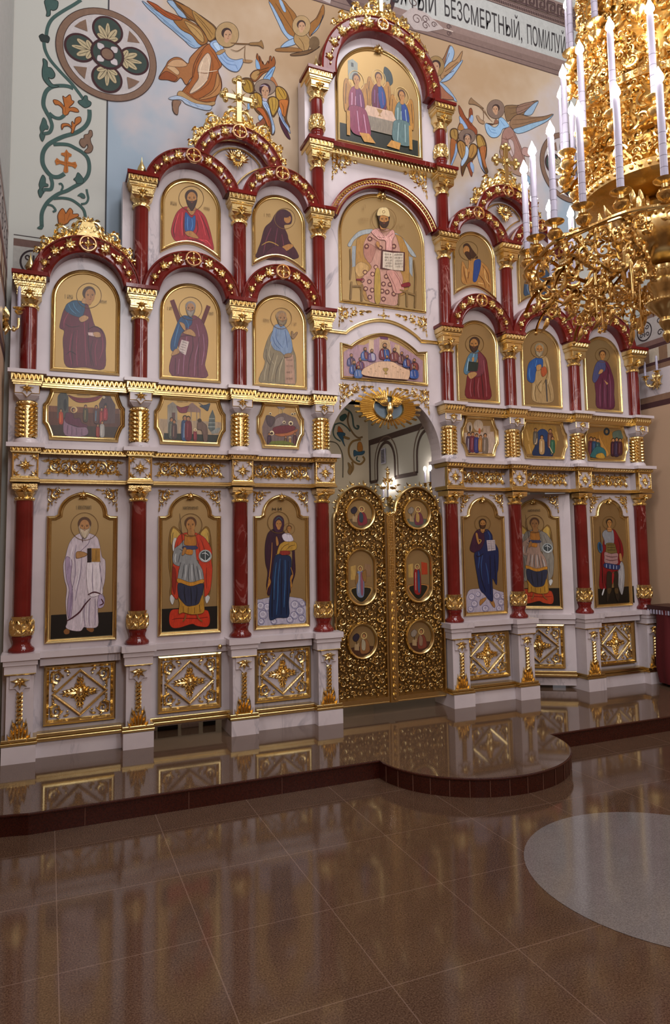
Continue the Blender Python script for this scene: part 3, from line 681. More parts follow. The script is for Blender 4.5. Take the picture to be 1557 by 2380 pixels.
t = thing('cross_crest', 'gilded leafy crest with cross base at the very top of the tower', 'crest', (0, -.03, 5.81), 'cross-topped crests')
crest(.625, 48, .19).build('leafwork', CARVED, t); trefoil_cross(.5, .15, .055).build('cross', GOLD, t, (0, -.02, .70))
# ------------------------------------------------------------------ paintings
CROP = {'A': (0, 1150, 3.8925), 'B': (330, 1180, 3.46), 'Cc': (1060, 1150, 8.2083), 'Cw': (1370, 1150, 8.5), 'D': (0, 480, 3.8925), 'E': (330, 580, 3.46),
        'F': (1000, 380, 3.8925), 'Gc': (1200, 640, 4.3613), 'H': (280, 280, 3.8925), 'J': (740, 360, 4.5794), 'K': (740, 740, 4.8656),
        'S1': (100, 890, 7.785), 'S2': (350, 890, 4.2081), 'S3': (1060, 940, 3.7976), 'M': (350, 0, 3.8925), 'M0': (0, 0, 3.8925), 'Mb': (560, 120, 10.8214), 'Mc': (1030, 220, 5.7667), 'Md': (1000, 0, 2.7953), 'Me': (700, 0, 3.8925), 'N': (750, 1080, 3.8387), 'px': (0, 0, 1.0)}
def plane_pt(u, v, Y):      # where the sight line through a point of the photograph meets the upright plane y = Y
    d = _fw+(u-PX)/FPX*R_+(v-PY)/FPX*D_; t = (Y-CAM[1])/d[1]; q = CAM+t*d; return q[0], q[2]
def smooth_closed(pts, k=4, closed=True):
    P = np.array(pts, float); n = len(P); out = []
    for i in range(n if closed else n-1):
        p0, p1, p2, p3 = (P[(i-1) % n], P[i], P[(i+1) % n], P[(i+2) % n]) if closed else (P[max(i-1, 0)], P[i], P[i+1], P[min(i+2, n-1)])
        for j in range(k):
            t = j/k; out.append(tuple(.5*((2*p1)+(-p0+p2)*t+(2*p0-5*p1+4*p2-p3)*t*t+(-p0+3*p1-3*p2+p3)*t**3)))
    if not closed: out.append(tuple(P[-1]))
    return out
class Pn:
    ow = .0028
    def __init__(s, crop=None, Y=0.0, o=(0, 0), step=.00009, base=.0006, fn=None):
        s.g = G(); s.h = base; s.step = step; s.crop = CROP.get(crop); s.Y = Y; s.o = o; s.fn = fn
        a = s.T(0, 0); s.k = 1.0
        if s.crop: b = s.T(100, 0); s.k = abs(b[0]-a[0])/100
        elif fn: b = s.T(100, 0); s.k = abs(b[0]-a[0])/100
    def T(s, u, v):
        if s.fn: return s.fn(u, v)
        if not s.crop: return (u, v)
        x, z = plane_pt(s.crop[0]+u/s.crop[2], s.crop[1]+v/s.crop[2], s.Y); return x-s.o[0], z-s.o[1]
    def poly(s, c, pts, sm=True):
        if isinstance(pts, str): q = [float(x) for x in pts.replace(',', ' ').split()]; pts = list(zip(q[::2], q[1::2]))
        if sm and len(pts) > 3: pts = smooth_closed(pts, 4)
        s.h += s.step; Q = [s.T(u, v) for u, v in pts]; s.g.add([(*q, s.h) for q in Q], [tuple(range(len(Q)))], L(c))
        if sm and s.ow and len(Q) > 8:      # thin darker contour, as icon painters draw it
            xs = [q[0] for q in Q]; zs = [q[1] for q in Q]; e = min(max(xs)-min(xs), max(zs)-min(zs)); w = min(s.ow, e*.05)
            s.h += s.step; P = np.array(Q+[Q[0]]); T = np.gradient(P, axis=0); T /= np.linalg.norm(T, axis=1)[:, None]+1e-12; N = np.stack([-T[:, 1], T[:, 0]], 1)*w/2; N[0] = N[-1] = (N[0]+N[-1])/2; v = []
            for i in range(len(P)): a, b = P[i]+N[i], P[i]-N[i]; v += [(a[0], a[1], s.h), (b[0], b[1], s.h)]
            k = L(c); s.g.add(v, [(2*i, 2*i+1, 2*i+3, 2*i+2) for i in range(len(P)-1)], (k[0]*.22, k[1]*.18, k[2]*.18, 1))
        return s
    def rect(s, c, pts): return s.poly(c, pts, False)
    def ell(s, c, u, v, a, b, n=20, rot=0):
        cr, sr = math.cos(rot), math.sin(rot)
        return s.poly(c, [(u+a*math.cos(t)*cr-b*math.sin(t)*sr, v+a*math.cos(t)*sr+b*math.sin(t)*cr) for t in [2*PI*i/n for i in range(n)]], False)
    def line(s, c, pts, w, closed=False, sm=True):
        if isinstance(pts, str): q = [float(x) for x in pts.replace(',', ' ').split()]; pts = list(zip(q[::2], q[1::2]))
        if sm and len(pts) > 2: pts = smooth_closed(pts, 4, closed)
        if closed: pts = pts+[pts[0]]
        P = np.array([s.T(u, v) for u, v in pts]); n = len(P); s.h += s.step; w = w*s.k/2
        T = np.gradient(P, axis=0); T /= np.linalg.norm(T, axis=1)[:, None]+1e-12; N = np.stack([-T[:, 1], T[:, 0]], 1)
        if closed: N[0] = N[-1] = (N[0]+N[-1])/2
        v = []
        for i in range(n):
            ww = w*(1 if closed else (.45+.55*math.sin(PI*(i+.5)/n))); a, b = P[i]+N[i]*ww, P[i]-N[i]*ww; v += [(a[0], a[1], s.h), (b[0], b[1], s.h)]
        s.g.add(v, [(2*i, 2*i+1, 2*i+3, 2*i+2) for i in range(n-1)], [L(c)][0]); return s
    def ring(s, c, u, v, r, w, b=None):
        b = b or r; return s.line(c, [(u+r*math.cos(t), v+b*math.sin(t)) for t in [2*PI*i/32 for i in range(32)]], w, True, False)
    def folds(s, c, L_, w):
        for q in L_: s.line(c, q, w)
        return s
    def head(s, u, v, r, hair='#3a2416', beard=None, skin='#b88a58', turn=0, halo=None, hc='#6b4a1c', by=1.55, fr=.72):   # r: half width of the head
        if halo: s.ring(hc, u, v+r*.1, halo, r*.07+1)
        s.ell(hair, u, v-r*.28, r*.96, r*.98); s.ell(skin, u, v+r*1.0, r*.42, r*.5, 10)
        if beard: s.poly(beard, [(u-r*.8+turn*r*.2, v), (u-r*.62+turn*r*.25, v+r*1.05), (u+turn*r*.3, v+r*by), (u+r*.62+turn*r*.25, v+r*1.05), (u+r*.8+turn*r*.2, v), (u, v-r*.3)])
        s.ell(skin, u+turn*r*.25, v+r*.12, r*fr, r*.98)
        if beard: s.poly(beard, [(u-r*.68+turn*r*.25, v+r*.35), (u-r*.5+turn*r*.25, v+r*.95), (u+turn*r*.3, v+r*by*.98), (u+r*.5+turn*r*.25, v+r*.95), (u+r*.68+turn*r*.25, v+r*.35), (u+r*.28+turn*r*.3, v+r*.52), (u-r*.28+turn*r*.3, v+r*.52)])
        e = turn*r*.3
        for k in (-1, 1):
            s.line('#2a170c', [(u+e+k*r*.18, v-r*.02), (u+e+k*r*.34, v-r*.1), (u+e+k*r*.5, v-r*.0)], r*.09); s.ell('#1d0f08', u+e+k*r*.33, v+r*.08, r*.10, r*.065, 8)
        s.line('#7a5230', [(u+e*1.3, v+r*.05), (u+e*1.5, v+r*.42), (u+e*1.1+r*.08, v+r*.45)], r*.09); s.line('#8a4030', [(u+e-r*.14, v+r*.66), (u+e, v+r*.70), (u+e+r*.14, v+r*.66)], r*.10); return s
    def script(s, c, u, v, w, h, n, slant=0):        # row of tall lettering strokes
        rnd = random.Random(int(u*7+v))
        for i in range(n):
            x = u+w*i/n; k = w/n*.55; y0, y1 = v+slant*i, v+h+slant*i; t = k*.32
            s.line(c, [(x, y0), (x, y1)], t, sm=False)
            if rnd.random() < .8: s.line(c, [(x+k, y0), (x+k, y1)], t, sm=False); s.line(c, [(x, y0+h*rnd.choice((.05, .5, .95))), (x+k, y0+h*rnd.choice((.05, .5)))], t, sm=False)
        return s
    def build(s, name, parent, loc, M=None): return s.g.build(name, M or PAINT, parent, loc, smooth=0)
# ------------------------------------------------------------------ icons
def arch_out(hw, zb, zs, n=28, curved=0.0):
    b = [(-hw, zb), (hw, zb)] if not curved else [(-hw+2*hw*i/16, zb+curved*math.sin(PI*i/16)) for i in range(17)]
    return b+arc(0, zs, hw, 0, 180, n)
def local_out(hw, zb, zsh, za):      # shouldered frame with a slightly pointed head
    r = hw*.70; pts = [(-hw, zb), (hw, zb), (hw, zsh), (r+.022, zsh), (r, zsh+.012)]
    H = za-(zsh+.01); n = 12
    right = []
    for i in range(1, n):
        t = PI/2*i/n; right.append((r*math.cos(t)**.92, zsh+.012+H*(.93*math.sin(t))+H*.07*(i/n)**5))
    pts += right+[(0, za)]+[(-x, z) for x, z in reversed(right)]+[(-r, zsh+.012), (-r-.022, zsh), (-hw, zsh)]; return pts
FRP = [(0, -.01), (0, .016), (.005, .026), (.012, .030), (.019, .024), (.023, .014), (.030, .012), (.034, .004)]
def icon(name, label, cx, outline, zc, Y=YW, prof=FRP, grp=None, knob=None, parent=None, ground=LEAFGOLD, ky=.05):
    t = parent or thing(name, label, 'icon', (cx, Y, zc), grp)
    o = [(x, z-zc) for x, z in outline]
    G().frame(o, prof).build('gilded_frame', GOLD, t, (0, 0, 0) if not parent else None)
    G().prism(inset(o, .028), -.012, .004).build('gold_ground', ground, t, smooth=0)
    if knob:
        g = G(); z = knob-zc
        for a in (90, 55, 125, 20, 160, -35, 215): g.leaf(0, z-.012, math.radians(a), ky*(1.0 if a == 90 else .8), ky*.5, .02, .024, 0, 4)
        g.ball(0, z-.012, .036, ky*.36, 8, 5); g.leaf(0, z, -PI/2, ky*.9, ky*.5, .02, .02); g.build('carved_palmette', CARVED, t)
    return t
ZL = 1.25
def local_icon(i, label):
    cx, hw = BAYX[i], ICH[i]; return icon('full_length_icon', label, cx, local_out(hw, .785, 1.722, 1.905), ZL, grp=None, knob=1.885)
YP = YW-.0045
t = local_icon(0, 'large icon of an old bishop in white robes holding a dark book')
p = Pn('A', YP, (BAYX[0], ZL))
p.rect('#14100a', '462 1088 1022 1058 1026 1280 456 1308')
p.poly('#8a5a30', '575 1235 600 1210 628 1225 625 1255 590 1262').poly('#8a5a30', '780 1210 820 1195 850 1215 840 1240 810 1238')
p.poly('#cdbfc6', '712 352 660 390 622 450 592 560 572 640 582 760 604 850 594 960 600 1060 608 1150 596 1200 650 1228 728 1232 760 1198 800 1205 886 1186 886 1030 925 1012 948 940 926 880 950 760 952 600 922 560 905 470 882 390 830 355 770 345')
p.poly('#a893ac', '600 560 592 640 600 760 625 860 612 960 612 1090 640 1120 660 900 640 760 650 600')
p.poly('#e3d8dc', '790 600 800 900 905 905 930 860 900 640 905 600').poly('#b6a5bd', '885 1020 935 1010 945 940 915 900 890 920')
p.folds('#7d6c86', ['690 450 675 560 680 720 640 900', '740 560 730 700 700 850 680 960', '820 380 800 440 740 500 700 540', '840 620 835 780 845 900', '905 640 915 780 905 900', '770 940 760 1080 770 1190', '815 960 805 1100 812 1190', '860 940 862 1080 858 1180', '650 880 640 1000 625 1120'], 6)
p.folds('#efe8ec', ['715 600 712 740 680 860', '660 470 640 560 640 640', '740 1000 735 1100 730 1200', '880 660 885 780 880 880', '790 960 790 1080 785 1180'], 6)
p.line('#4a1b26', '600 1142 650 1115 720 1060 770 990 820 935', 16).line('#4a1b26', '795 905 850 880 910 895', 14).line('#4a1b26', '915 940 935 980 900 1000', 12)
p.rect('#1d0a0a', '790 485 826 482 826 610 790 612').rect('#a97c34', '828 484 906 484 906 606 828 606').line('#5a3c12', '868 500 868 595', 5)
p.poly('#b0824e', '690 520 730 512 785 530 780 550 730 568 690 572').line('#4a1b26', '760 360 745 400 750 430', 8)
p.head(765, 280, 64, '#5a3b20', '#c9b79a', '#b07e4c', halo=124, by=1.85); p.script('#3a2a12', 692, 98, 140, 36, 9)
p.build('painting', t, (0, -.0045, 0))
def archangel(C_):
    p = Pn('B', YP, (BAYX[1], ZL)); p.rect('#120e09', '150 815 615 790 620 975 150 1010')
    p.poly(C_['cush'], '232 830 300 815 500 820 538 850 545 920 520 958 440 950 400 935 300 965 240 962 218 910').line('#7a1208', '240 900 300 890 440 890 530 880', 8)
    for s, q in ((1, '250 150 222 200 212 330 216 480 232 600 222 680 236 720 262 600 262 420 300 330 322 215 280 165'), (-1, '518 150 545 185 560 300 566 470 552 640 540 700 520 600 520 430 500 330 462 215 490 170')):
        p.poly('#8a6420', q); 
    p.poly('#c9a44c', '250 165 232 215 235 300 290 250 310 220 280 180').poly('#c9a44c', '518 165 540 210 540 300 500 240 470 215 490 180')
    p.folds('#3a2610', ['232 220 225 350 230 520', '250 200 240 300 245 420', '545 220 552 350 550 500', '530 200 540 300 535 420'], 5)
    p.poly('#d8d4cc', '262 240 245 290 250 350 275 330 292 270').poly('#d8d4cc', '505 235 520 290 525 330 500 300').poly('#cfd0cc', '232 700 224 740 245 780 262 720').poly('#cfd0cc', '515 700 508 740 522 770 545 720')
    p.poly(C_['cloak'], '330 205 285 240 262 310 262 400 245 470 240 620 238 690 285 735 300 620 300 480 440 420 460 470 490 520 500 640 505 715 548 660 565 500 555 420 560 340 510 250 460 215 420 200')
    p.poly(C_['dark'], '245 480 240 620 262 700 275 600 270 500').folds(C_['dark'], ['470 250 500 330 520 440', '520 480 515 560 520 650', '440 240 460 330 480 430', '290 270 280 340 270 420'], 7)
    p.poly(C_['tunic'], '300 300 262 330 246 400 255 450 300 470 310 440 290 540 292 600 390 628 488 605 490 520 470 470 440 420 430 330 440 280 400 260 350 250')
    p.folds('#4c4f52', ['310 360 300 400 290 440', '380 450 370 530 375 590', '410 450 420 530 430 590', '440 470 450 530 460 590', '340 450 330 520 320 570', '300 330 350 360 400 380'], 7).folds('#cfd3d2', ['400 460 400 520 402 585', '355 460 350 520 345 580', '270 370 265 410 270 440', '460 500 470 550 475 590'], 7)
    p.poly('#b5762a', '350 215 340 260 345 300 430 305 435 260 420 215').poly('#3b3f63', '330 310 432 308 440 332 340 336').poly('#c9822a', '352 338 350 370 400 378 405 340')
    p.poly('#c98a2a', '290 568 290 605 390 630 488 608 488 575 390 600').poly('#2c3148', '294 605 290 690 310 740 340 785 430 785 470 745 488 680 488 608 390 632')
    p.folds('#11131f', ['340 630 340 700 355 770', '390 640 395 710 395 780', '440 630 440 700 430 770'], 8)
    p.poly('#b9872c', '290 720 300 770 295 850 330 842 400 858 490 845 500 790 485 700 455 770 400 790 350 785').folds('#6a4512', ['330 790 330 840', '370 800 370 850', '420 800 420 850', '460 780 465 840'], 6)
    p.line('#8a5a28', '350 855 345 890 325 915', 12).line('#8a5a28', '440 855 455 890 485 915', 12)
    p.ell('#a8b0ae', 507, 388, 52, 50).ell('#3c4446', 507, 385, 40, 38).line('#dfe4e2', '480 370 510 365 535 385', 6).line('#dfe4e2', '507 350 508 425', 5).line('#dfe4e2', '470 405 510 430 545 400', 8)
    p.poly('#a8763e', '330 330 345 318 356 335 340 375 318 380').line('#3a2410', '302 45 318 200 330 330', 4)
    p.poly('#a8763e', '372 180 372 220 420 220 418 180').head(390, 135, 50, '#5a3818', None, '#ab7840', halo=92); p.script('#3a2a12', 330, -10, 125, 26, 8)
    return p
t = local_icon(1, 'x'); p = archangel(dict(cloak='#c33c1e', dark='#8a2010', tunic='#8d9090', cush='#c8361a')); p.build('painting', t, (0, -.0045, 0))
LEFT_ANGEL = t
t = local_icon(2, 'large icon of a standing woman in blue and purple holding a child')
p = Pn('B', YP, (BAYX[2], ZL))
p.poly('#b3adbd', '922 760 960 735 1100 712 1230 722 1306 755 1310 925 1120 935 925 942')
for u, v, r in ((955, 790, 30), (975, 860, 34), (1010, 800, 30), (1230, 780, 32), (1270, 830, 34), (1225, 865, 30), (1285, 890, 26), (960, 915, 22), (1190, 900, 26), (1060, 915, 22), (1290, 770, 22)): p.ring('#7d7a98', u, v, r, 6); p.ring('#e4e0ea', u-4, v-4, r*.6, 5)
p.poly('#321226', '1066 170 1020 195 998 250 988 330 992 440 1010 520 1000 620 1010 700 1030 690 1045 580 1060 420 1100 350 1200 330 1205 480 1195 600 1190 690 1210 600 1232 520 1228 400 1222 330 1190 300 1160 240 1140 190')
p.poly('#14284a', '1072 385 1052 480 1040 620 1022 760 1022 880 1040 905 1090 885 1178 875 1180 760 1192 620 1200 480 1196 400 1150 380').folds('#2f5a85', ['1110 410 1095 560 1090 720 1080 860', '1080 440 1065 580 1060 740', '1150 420 1150 600 1140 800'], 10).folds('#070d20', ['1125 420 1120 620 1118 860', '1175 430 1170 620 1160 860', '1050 600 1045 780 1045 880'], 9)
p.folds('#b9803a', ['1045 280 1040 400 1022 560 1000 690', '1195 480 1212 540 1195 600 1200 680'], 7).line('#a8742e', '1018 560 1028 600 1005 650', 14).line('#a8742e', '1205 540 1195 580 1205 640', 14)
p.poly('#b38a34', '1085 375 1105 300 1150 270 1200 265 1240 285 1240 330 1200 345 1130 352').folds('#6a4a16', ['1110 350 1140 310 1180 290', '1160 340 1190 310 1230 300'], 6).poly('#cfc6cf', '1130 215 1155 205 1195 215 1215 265 1150 270 1125 235')
p.poly('#a8763e', '1075 240 1085 235 1098 290 1080 305').poly('#8a2a20', '1110 350 1180 348 1185 375 1120 380')
p.poly('#3c1830', '1060 90 1098 62 1135 88 1140 150 1120 195 1070 195 1055 150').ring('#6b4a1c', 1095, 118, 86, 5).head(1098, 128, 33, '#3a1a2e', None, '#a8743c').line('#2f5560', '1068 105 1098 78 1128 105', 8)
p.head(1182, 168, 22, '#5a3818', None, '#a8743c', halo=46); p.script('#3a2a12', 1048, 0, 90, 22, 2)
p.build('painting', t, (0, -.0045, 0))
t = local_icon(3, 'large icon of a bearded figure in dark blue mantle with an open book, on clouds')
p = Pn('Cc', YP, (BAYX[3], ZL))
p.poly('#b0a6b4', '225 1850 430 1790 620 1770 800 1830 935 1900 945 2210 230 2255')
for u, v, r in ((300, 1950, 60), (350, 2080, 60), (280, 2180, 50), (420, 1900, 45), (780, 1930, 60), (860, 2050, 60), (820, 2170, 50), (560, 2170, 60), (900, 1950, 40)): p.ring('#807a96', u, v, r, 12); p.ring('#dcd4e0', u-8, v-8, r*.6, 10)
p.poly('#a8763e', '455 2010 560 1960 570 1990 500 2070 450 2110').poly('#a8763e', '640 2010 700 2010 740 2110 720 2150 660 2070')
p.poly('#3a1830', '420 660 345 740 290 900 262 1040 330 1100 420 1080 560 980 620 700 540 660')
p.poly('#14224c', '590 655 680 760 700 880 760 960 805 1080 800 1400 780 1500 770 1720 690 1600 700 2010 620 2000 540 1900 450 1800 400 1540 360 1300 350 1110 470 1040 540 880 530 740')
p.folds('#2c4a7c', ['420 1090 440 1200 420 1400', '560 1300 600 1500 620 1700', '500 1150 470 1400 500 1700', '600 700 640 780 640 860'], 22).folds('#080c24', ['450 1300 480 1600 560 1850', '640 1150 650 1500 650 1900', '730 1150 740 1400 750 1650', '380 1150 420 1180 520 1120'], 18)
p.rect('#b9adb0', '575 868 735 860 748 1055 600 1075').line('#6a5a60', '655 870 672 1065', 8)
for k in range(5): p.line('#6a5a60', [(592, 900+k*32), (648, 897+k*32)], 6, sm=False); p.line('#6a5a60', [(672, 896+k*32), (730, 892+k*32)], 6, sm=False)
p.poly('#a8763e', '365 740 400 735 420 830 440 920 420 945 390 880').line('#b9963a', '430 850 470 870 440 930', 16).poly('#a8763e', '460 650 540 650 520 720 480 720')
p.head(502, 545, 72, '#3a2210', '#4a2c14', '#a8743c', halo=150, by=1.5); p.build('painting', t, (0, -.0045, 0))
t = local_icon(5, 'large icon of a young warrior in armour and red cloak with spear')
p = Pn('Cw', YP, (BAYX[5], ZL)); p.rect('#15110a', '165 1860 870 1800 890 2130 180 2170')
p.poly('#7a0f16', '440 690 500 700 560 800 640 960 670 1150 640 1300 600 1420 560 1500 420 1560 380 1820 200 1840 205 1500 220 1200 280 900 330 800').poly('#9c9a9a', '620 1320 680 1420 690 1700 640 1980 560 1760 560 1540')
p.folds('#c8c4c4', ['640 1380 640 1600 620 1850', '600 1500 600 1650'], 14).folds('#450509', ['560 860 600 1000 600 1250', '240 1300 250 1500 250 1750', '310 1560 300 1700 320 1800'], 16)
p.poly('#8a8c90', '300 700 250 780 290 900 310 990 470 990 470 720 400 700').poly('#6b5a2e', '330 960 480 960 520 1060 530 1150 330 1150 325 1050').folds('#3a2f12', ['350 990 480 990', '350 1040 500 1040', '350 1090 510 1090'], 10)
p.poly('#a07a78', '300 1130 420 1165 550 1155 555 1270 540 1370 310 1350 290 1230').folds('#5c3636', ['310 1200 420 1230 550 1220', '310 1270 420 1300 550 1280'], 12).poly('#26335e', '300 1350 540 1385 600 1400 560 1480 300 1440').folds('#b9c4d8', ['330 1370 330 1440', '400 1380 400 1460', '470 1390 470 1465', '530 1400 530 1470'], 12)
p.poly('#2a2016', '340 1540 440 1560 430 1850 390 2020 340 2120 330 1900').poly('#2a2016', '480 1560 560 1540 560 1850 590 2000 560 2110 500 1950').poly('#4d3a20', '350 1850 430 1850 400 1950 360 1950').poly('#4d3a20', '490 1850 560 1850 560 1950 500 1940')
p.poly('#9a2020', '440 1560 480 1560 470 1700 440 1760').ell('#2f5c7c', 205, 1040, 48, 110, rot=-.15).ell('#16324a', 200, 1030, 26, 80, rot=-.15).line('#2a1a10', '205 620 215 900 250 1500 270 1900', 10).poly('#c9c9c9', '235 1960 275 1850 290 1870 255 1985').poly('#b07a48', '585 1160 620 1170 640 1290 600 1310 580 1230').poly('#b07a48', '350 650 420 650 430 720 350 720')
p.head(385, 550, 62, '#2e1c0e', None, '#a8743c', halo=130); p.build('painting', t, (0, -.0045, 0))
# apostle tier
ZA = 3.2
def ap_icon(i, label): return icon('apostle_icon', label, BAYX[i], arch_out(ICH[i], 2.822, 3.640-ICH[i]), ZA)
t = ap_icon(0, 'arched icon of a young saint bowing in blue and wine-red robes')
p = Pn('D', YP, (BAYX[0], ZA))
p.poly('#5c1226', '700 850 640 860 580 930 545 1050 542 1100 580 1125 570 1200 575 1300 600 1445 770 1455 940 1468 955 1300 955 1190 920 1110 860 1080 830 990 800 900 770 870').poly('#1f4a66', '640 862 600 890 590 940 660 985 730 1000 760 960 765 880 700 850')
p.folds('#8a2c44', ['620 960 580 1040 580 1100', '650 1150 630 1300 650 1430', '700 1120 690 1280 700 1440', '760 1000 770 1200 780 1440', '880 1200 860 1300 870 1440', '920 1150 930 1280 900 1380'], 8).folds('#33060f', ['590 1060 640 1090 720 1080', '670 1130 650 1280 660 1440', '800 1050 800 1250 830 1440', '840 1210 820 1320 850 1450', '600 1340 640 1310 690 1340'], 8)
p.folds('#4d86a8', ['620 880 640 930 690 975', '660 870 680 920 720 960'], 7).poly('#b88a58', '715 1010 760 985 800 1000 790 1025 750 1045 725 1040').rect('#d8b9b0', '795 1140 850 1140 870 1180 800 1165').poly('#b88a58', '845 1140 900 1140 910 1180 860 1180').line('#3a0812', '800 1110 850 1085 900 1100 935 1150', 8)
p.poly('#b88a58', '755 830 790 840 790 880 740 870').head(805, 800, 62, '#4a2e16', None, '#b07c46', turn=.6, halo=112); p.script('#5a4420', 590, 795, 75, 38, 4, 2); p.script('#5a4420', 905, 845, 65, 30, 4, 2)
p.build('painting', t, (0, -.0045, 0))
t = ap_icon(1, 'arched icon of a white-haired saint in front of a diagonal cross, holding a text')
p = Pn('E', YP, (BAYX[1], ZA))
p.rect('#5e221c', '224 412 258 400 310 540 320 600 285 590').rect('#5e221c', '520 445 552 460 500 600 470 580').poly('#20456e', '345 530 300 560 262 650 232 740 235 810 275 810 300 720 330 660 400 650 410 560')
p.poly('#6b3040', '410 530 470 560 510 630 532 730 520 850 505 930 515 1030 240 1012 240 860 300 830 290 760 320 680 350 640 400 600').folds('#96607a', ['440 600 460 720 430 860 420 1020', '490 680 500 800 480 930', '360 700 340 850 330 1010', '300 880 290 1000'], 7).folds('#3c0f20', ['400 660 410 780 380 900 370 1010', '460 700 450 860 450 1020', '310 700 380 690 430 700', '270 870 265 1010'], 7).folds('#3f74a0', ['300 600 275 690 260 780', '350 560 370 600 370 640'], 8)
p.rect('#c9b8b0', '318 725 378 742 350 850 290 812')
for k in range(5): p.line('#5c4a48', [(322-k*6, 742+k*19), (362-k*6, 755+k*19)], 4, sm=False)
p.poly('#b08450', '330 670 380 640 420 665 430 700 390 690').poly('#b08450', '262 805 290 800 300 830 260 850 235 850').poly('#b08450', '300 585 340 600 350 650 330 640')
p.head(390, 470, 44, '#8a8078', '#8f8578', '#a87a50', halo=92, by=1.7); p.script('#6b5028', 205, 460, 40, 28, 3); p.script('#6b5028', 538, 505, 40, 26, 3)
p.build('painting', t, (0, -.0045, 0))
t = ap_icon(2, 'arched icon of a bald bearded saint in profile with raised hand, beside the tower')
p = Pn('E', YP, (BAYX[2], ZA))
p.poly('#7b6e52', '1062 640 1020 700 990 780 975 860 990 900 975 960 950 1010 955 1070 1150 1082 1232 1085 1240 960 1235 860 1215 800 1190 700 1150 620 1110 600').poly('#6f87a6', '1065 610 1050 660 1030 730 1060 800 1110 820 1150 850 1200 830 1210 780 1190 690 1150 620 1110 600')
p.folds('#a89c7c', ['1040 740 1020 850 1060 920', '1090 850 1060 960 1040 1060', '1140 860 1110 960 1100 1060', '1010 900 990 980 985 1050'], 7).folds('#463c28', ['1060 830 1030 930 1010 1060', '1130 870 1080 980 1075 1070', '1000 800 1000 880 1030 930'], 7).folds('#3d5a86', ['1080 640 1080 720 1130 790', '1150 650 1160 720 1170 790', '1050 700 1070 760 1110 800'], 7)
p.rect('#a8826a', '1148 850 1215 845 1232 1080 1150 1080').script('#5c4638', 1162, 880, 52, 16, 4); p.script('#5c4638', 1162, 930, 52, 16, 4); p.script('#5c4638', 1162, 980, 52, 16, 4); p.script('#5c4638', 1162, 1030, 52, 16, 4)
p.poly('#8a6a44', '1200 660 1212 665 1215 685 1240 665 1250 672 1235 700 1215 720 1200 705').poly('#8a6a44', '1145 845 1190 835 1200 860 1150 870').head(1118, 550, 46, '#8d7355', '#7a6a50', '#9a7248', turn=.7, halo=84, by=1.3); p.script('#7a5c30', 975, 555, 52, 30, 4, 2); p.script('#7a5c30', 1205, 588, 40, 28, 3)
p.build('painting', t, (0, -.0045, 0))
t = ap_icon(3, 'arched icon of a bearded saint in red mantle holding a dark book')
p = Pn('F', YP, (BAYX[3], ZA))
p.poly('#6b1820', '420 1680 500 1760 520 1850 535 1980 540 2130 330 2120 325 1990 345 1900 420 1880 440 1760').poly('#4a7086', '410 1685 350 1730 320 1800 302 1880 330 1910 380 1860 420 1780 440 1700').poly('#70303a', '430 1710 470 1730 500 1800 480 1900 420 1930 350 1920 360 1880 430 1850')
p.folds('#a05a60', ['480 1780 500 1950 510 2110', '440 1940 430 2030 440 2120', '370 1950 360 2040 370 2110'], 7).folds('#380a10', ['460 1900 470 2000 480 2120', '400 1940 395 2040 400 2110'], 8).folds('#a8c8d4', ['350 1760 335 1830 330 1880', '395 1720 380 1780 370 1830'], 6)
p.rect('#1c2a24', '345 1790 432 1800 425 1880 340 1880').poly('#b08450', '340 1900 400 1885 420 1910 370 1950 345 1930').poly('#b08450', '375 1760 395 1755 392 1790 378 1790').head(400, 1630, 50, '#3c2414', '#3c2414', '#a8743c', turn=-.5, halo=82, by=1.6)
p.build('painting', t, (0, -.0045, 0))
t = ap_icon(4, 'arched icon of a grey-haired saint in ochre mantle over blue, with a scroll')
p = Pn('F', YP, (BAYX[4], ZA))
p.poly('#a88a5c', '950 1750 900 1790 890 1850 930 1900 920 2000 930 2150 1100 2160 1115 2060 1090 1950 1075 1800 1040 1740').poly('#24508c', '950 1760 890 1810 875 1900 880 1960 920 1985 945 1960 960 1870 1010 1860 1015 1770').folds('#5d4726', ['1040 1780 1060 1900 1020 2000', '960 2000 945 2080 960 2150', '1060 1980 1080 2070 1090 2150', '1010 1960 970 2020 1000 2080'], 6).folds('#d4bc8c', ['1050 1760 1080 1900 1060 2000', '940 1990 935 2080 945 2150', '1000 1990 1000 2060'], 6)
p.rect('#4a4440', '1038 1960 1052 1950 1062 2155 1050 2155').poly('#a8522c', '1005 1850 1040 1840 1055 1890 1020 1930 1000 1900').poly('#b08450', '960 1830 1000 1820 1000 1860 965 1875').folds('#4c84bc', ['900 1850 895 1910 905 1960', '960 1780 950 1840'], 7).head(985, 1680, 44, '#8a7c60', '#9a8a6c', '#a8743c', halo=76, by=1.6)
p.build('painting', t, (0, -.0045, 0))
t = ap_icon(5, 'arched icon of a beardless saint in purple mantle, beside the two-candle wall light')
p = Pn('Gc', YP, (BAYX[5], ZA))
p.poly('#5a2036', '880 870 930 890 965 980 990 1080 990 1200 985 1350 820 1340 805 1200 795 1080 830 980').poly('#46486c', '850 860 810 890 785 960 770 1050 790 1090 820 1060 850 1000 900 960 900 880').folds('#8a5068', ['900 1050 895 1200 900 1340', '940 1000 955 1150 950 1340', '850 1100 845 1220 850 1330'], 7).folds('#2e0c1a', ['870 1040 870 1200 870 1340', '920 1080 925 1220 925 1340', '900 900 930 960 920 1060'], 7)
p.poly('#b08450', '830 1000 850 955 880 960 865 990').poly('#b08450', '885 1060 930 1095 915 1110').head(872, 805, 38, '#4a2e16', None, '#a8743c', halo=72)
p.build('painting', t, (0, -.0045, 0))
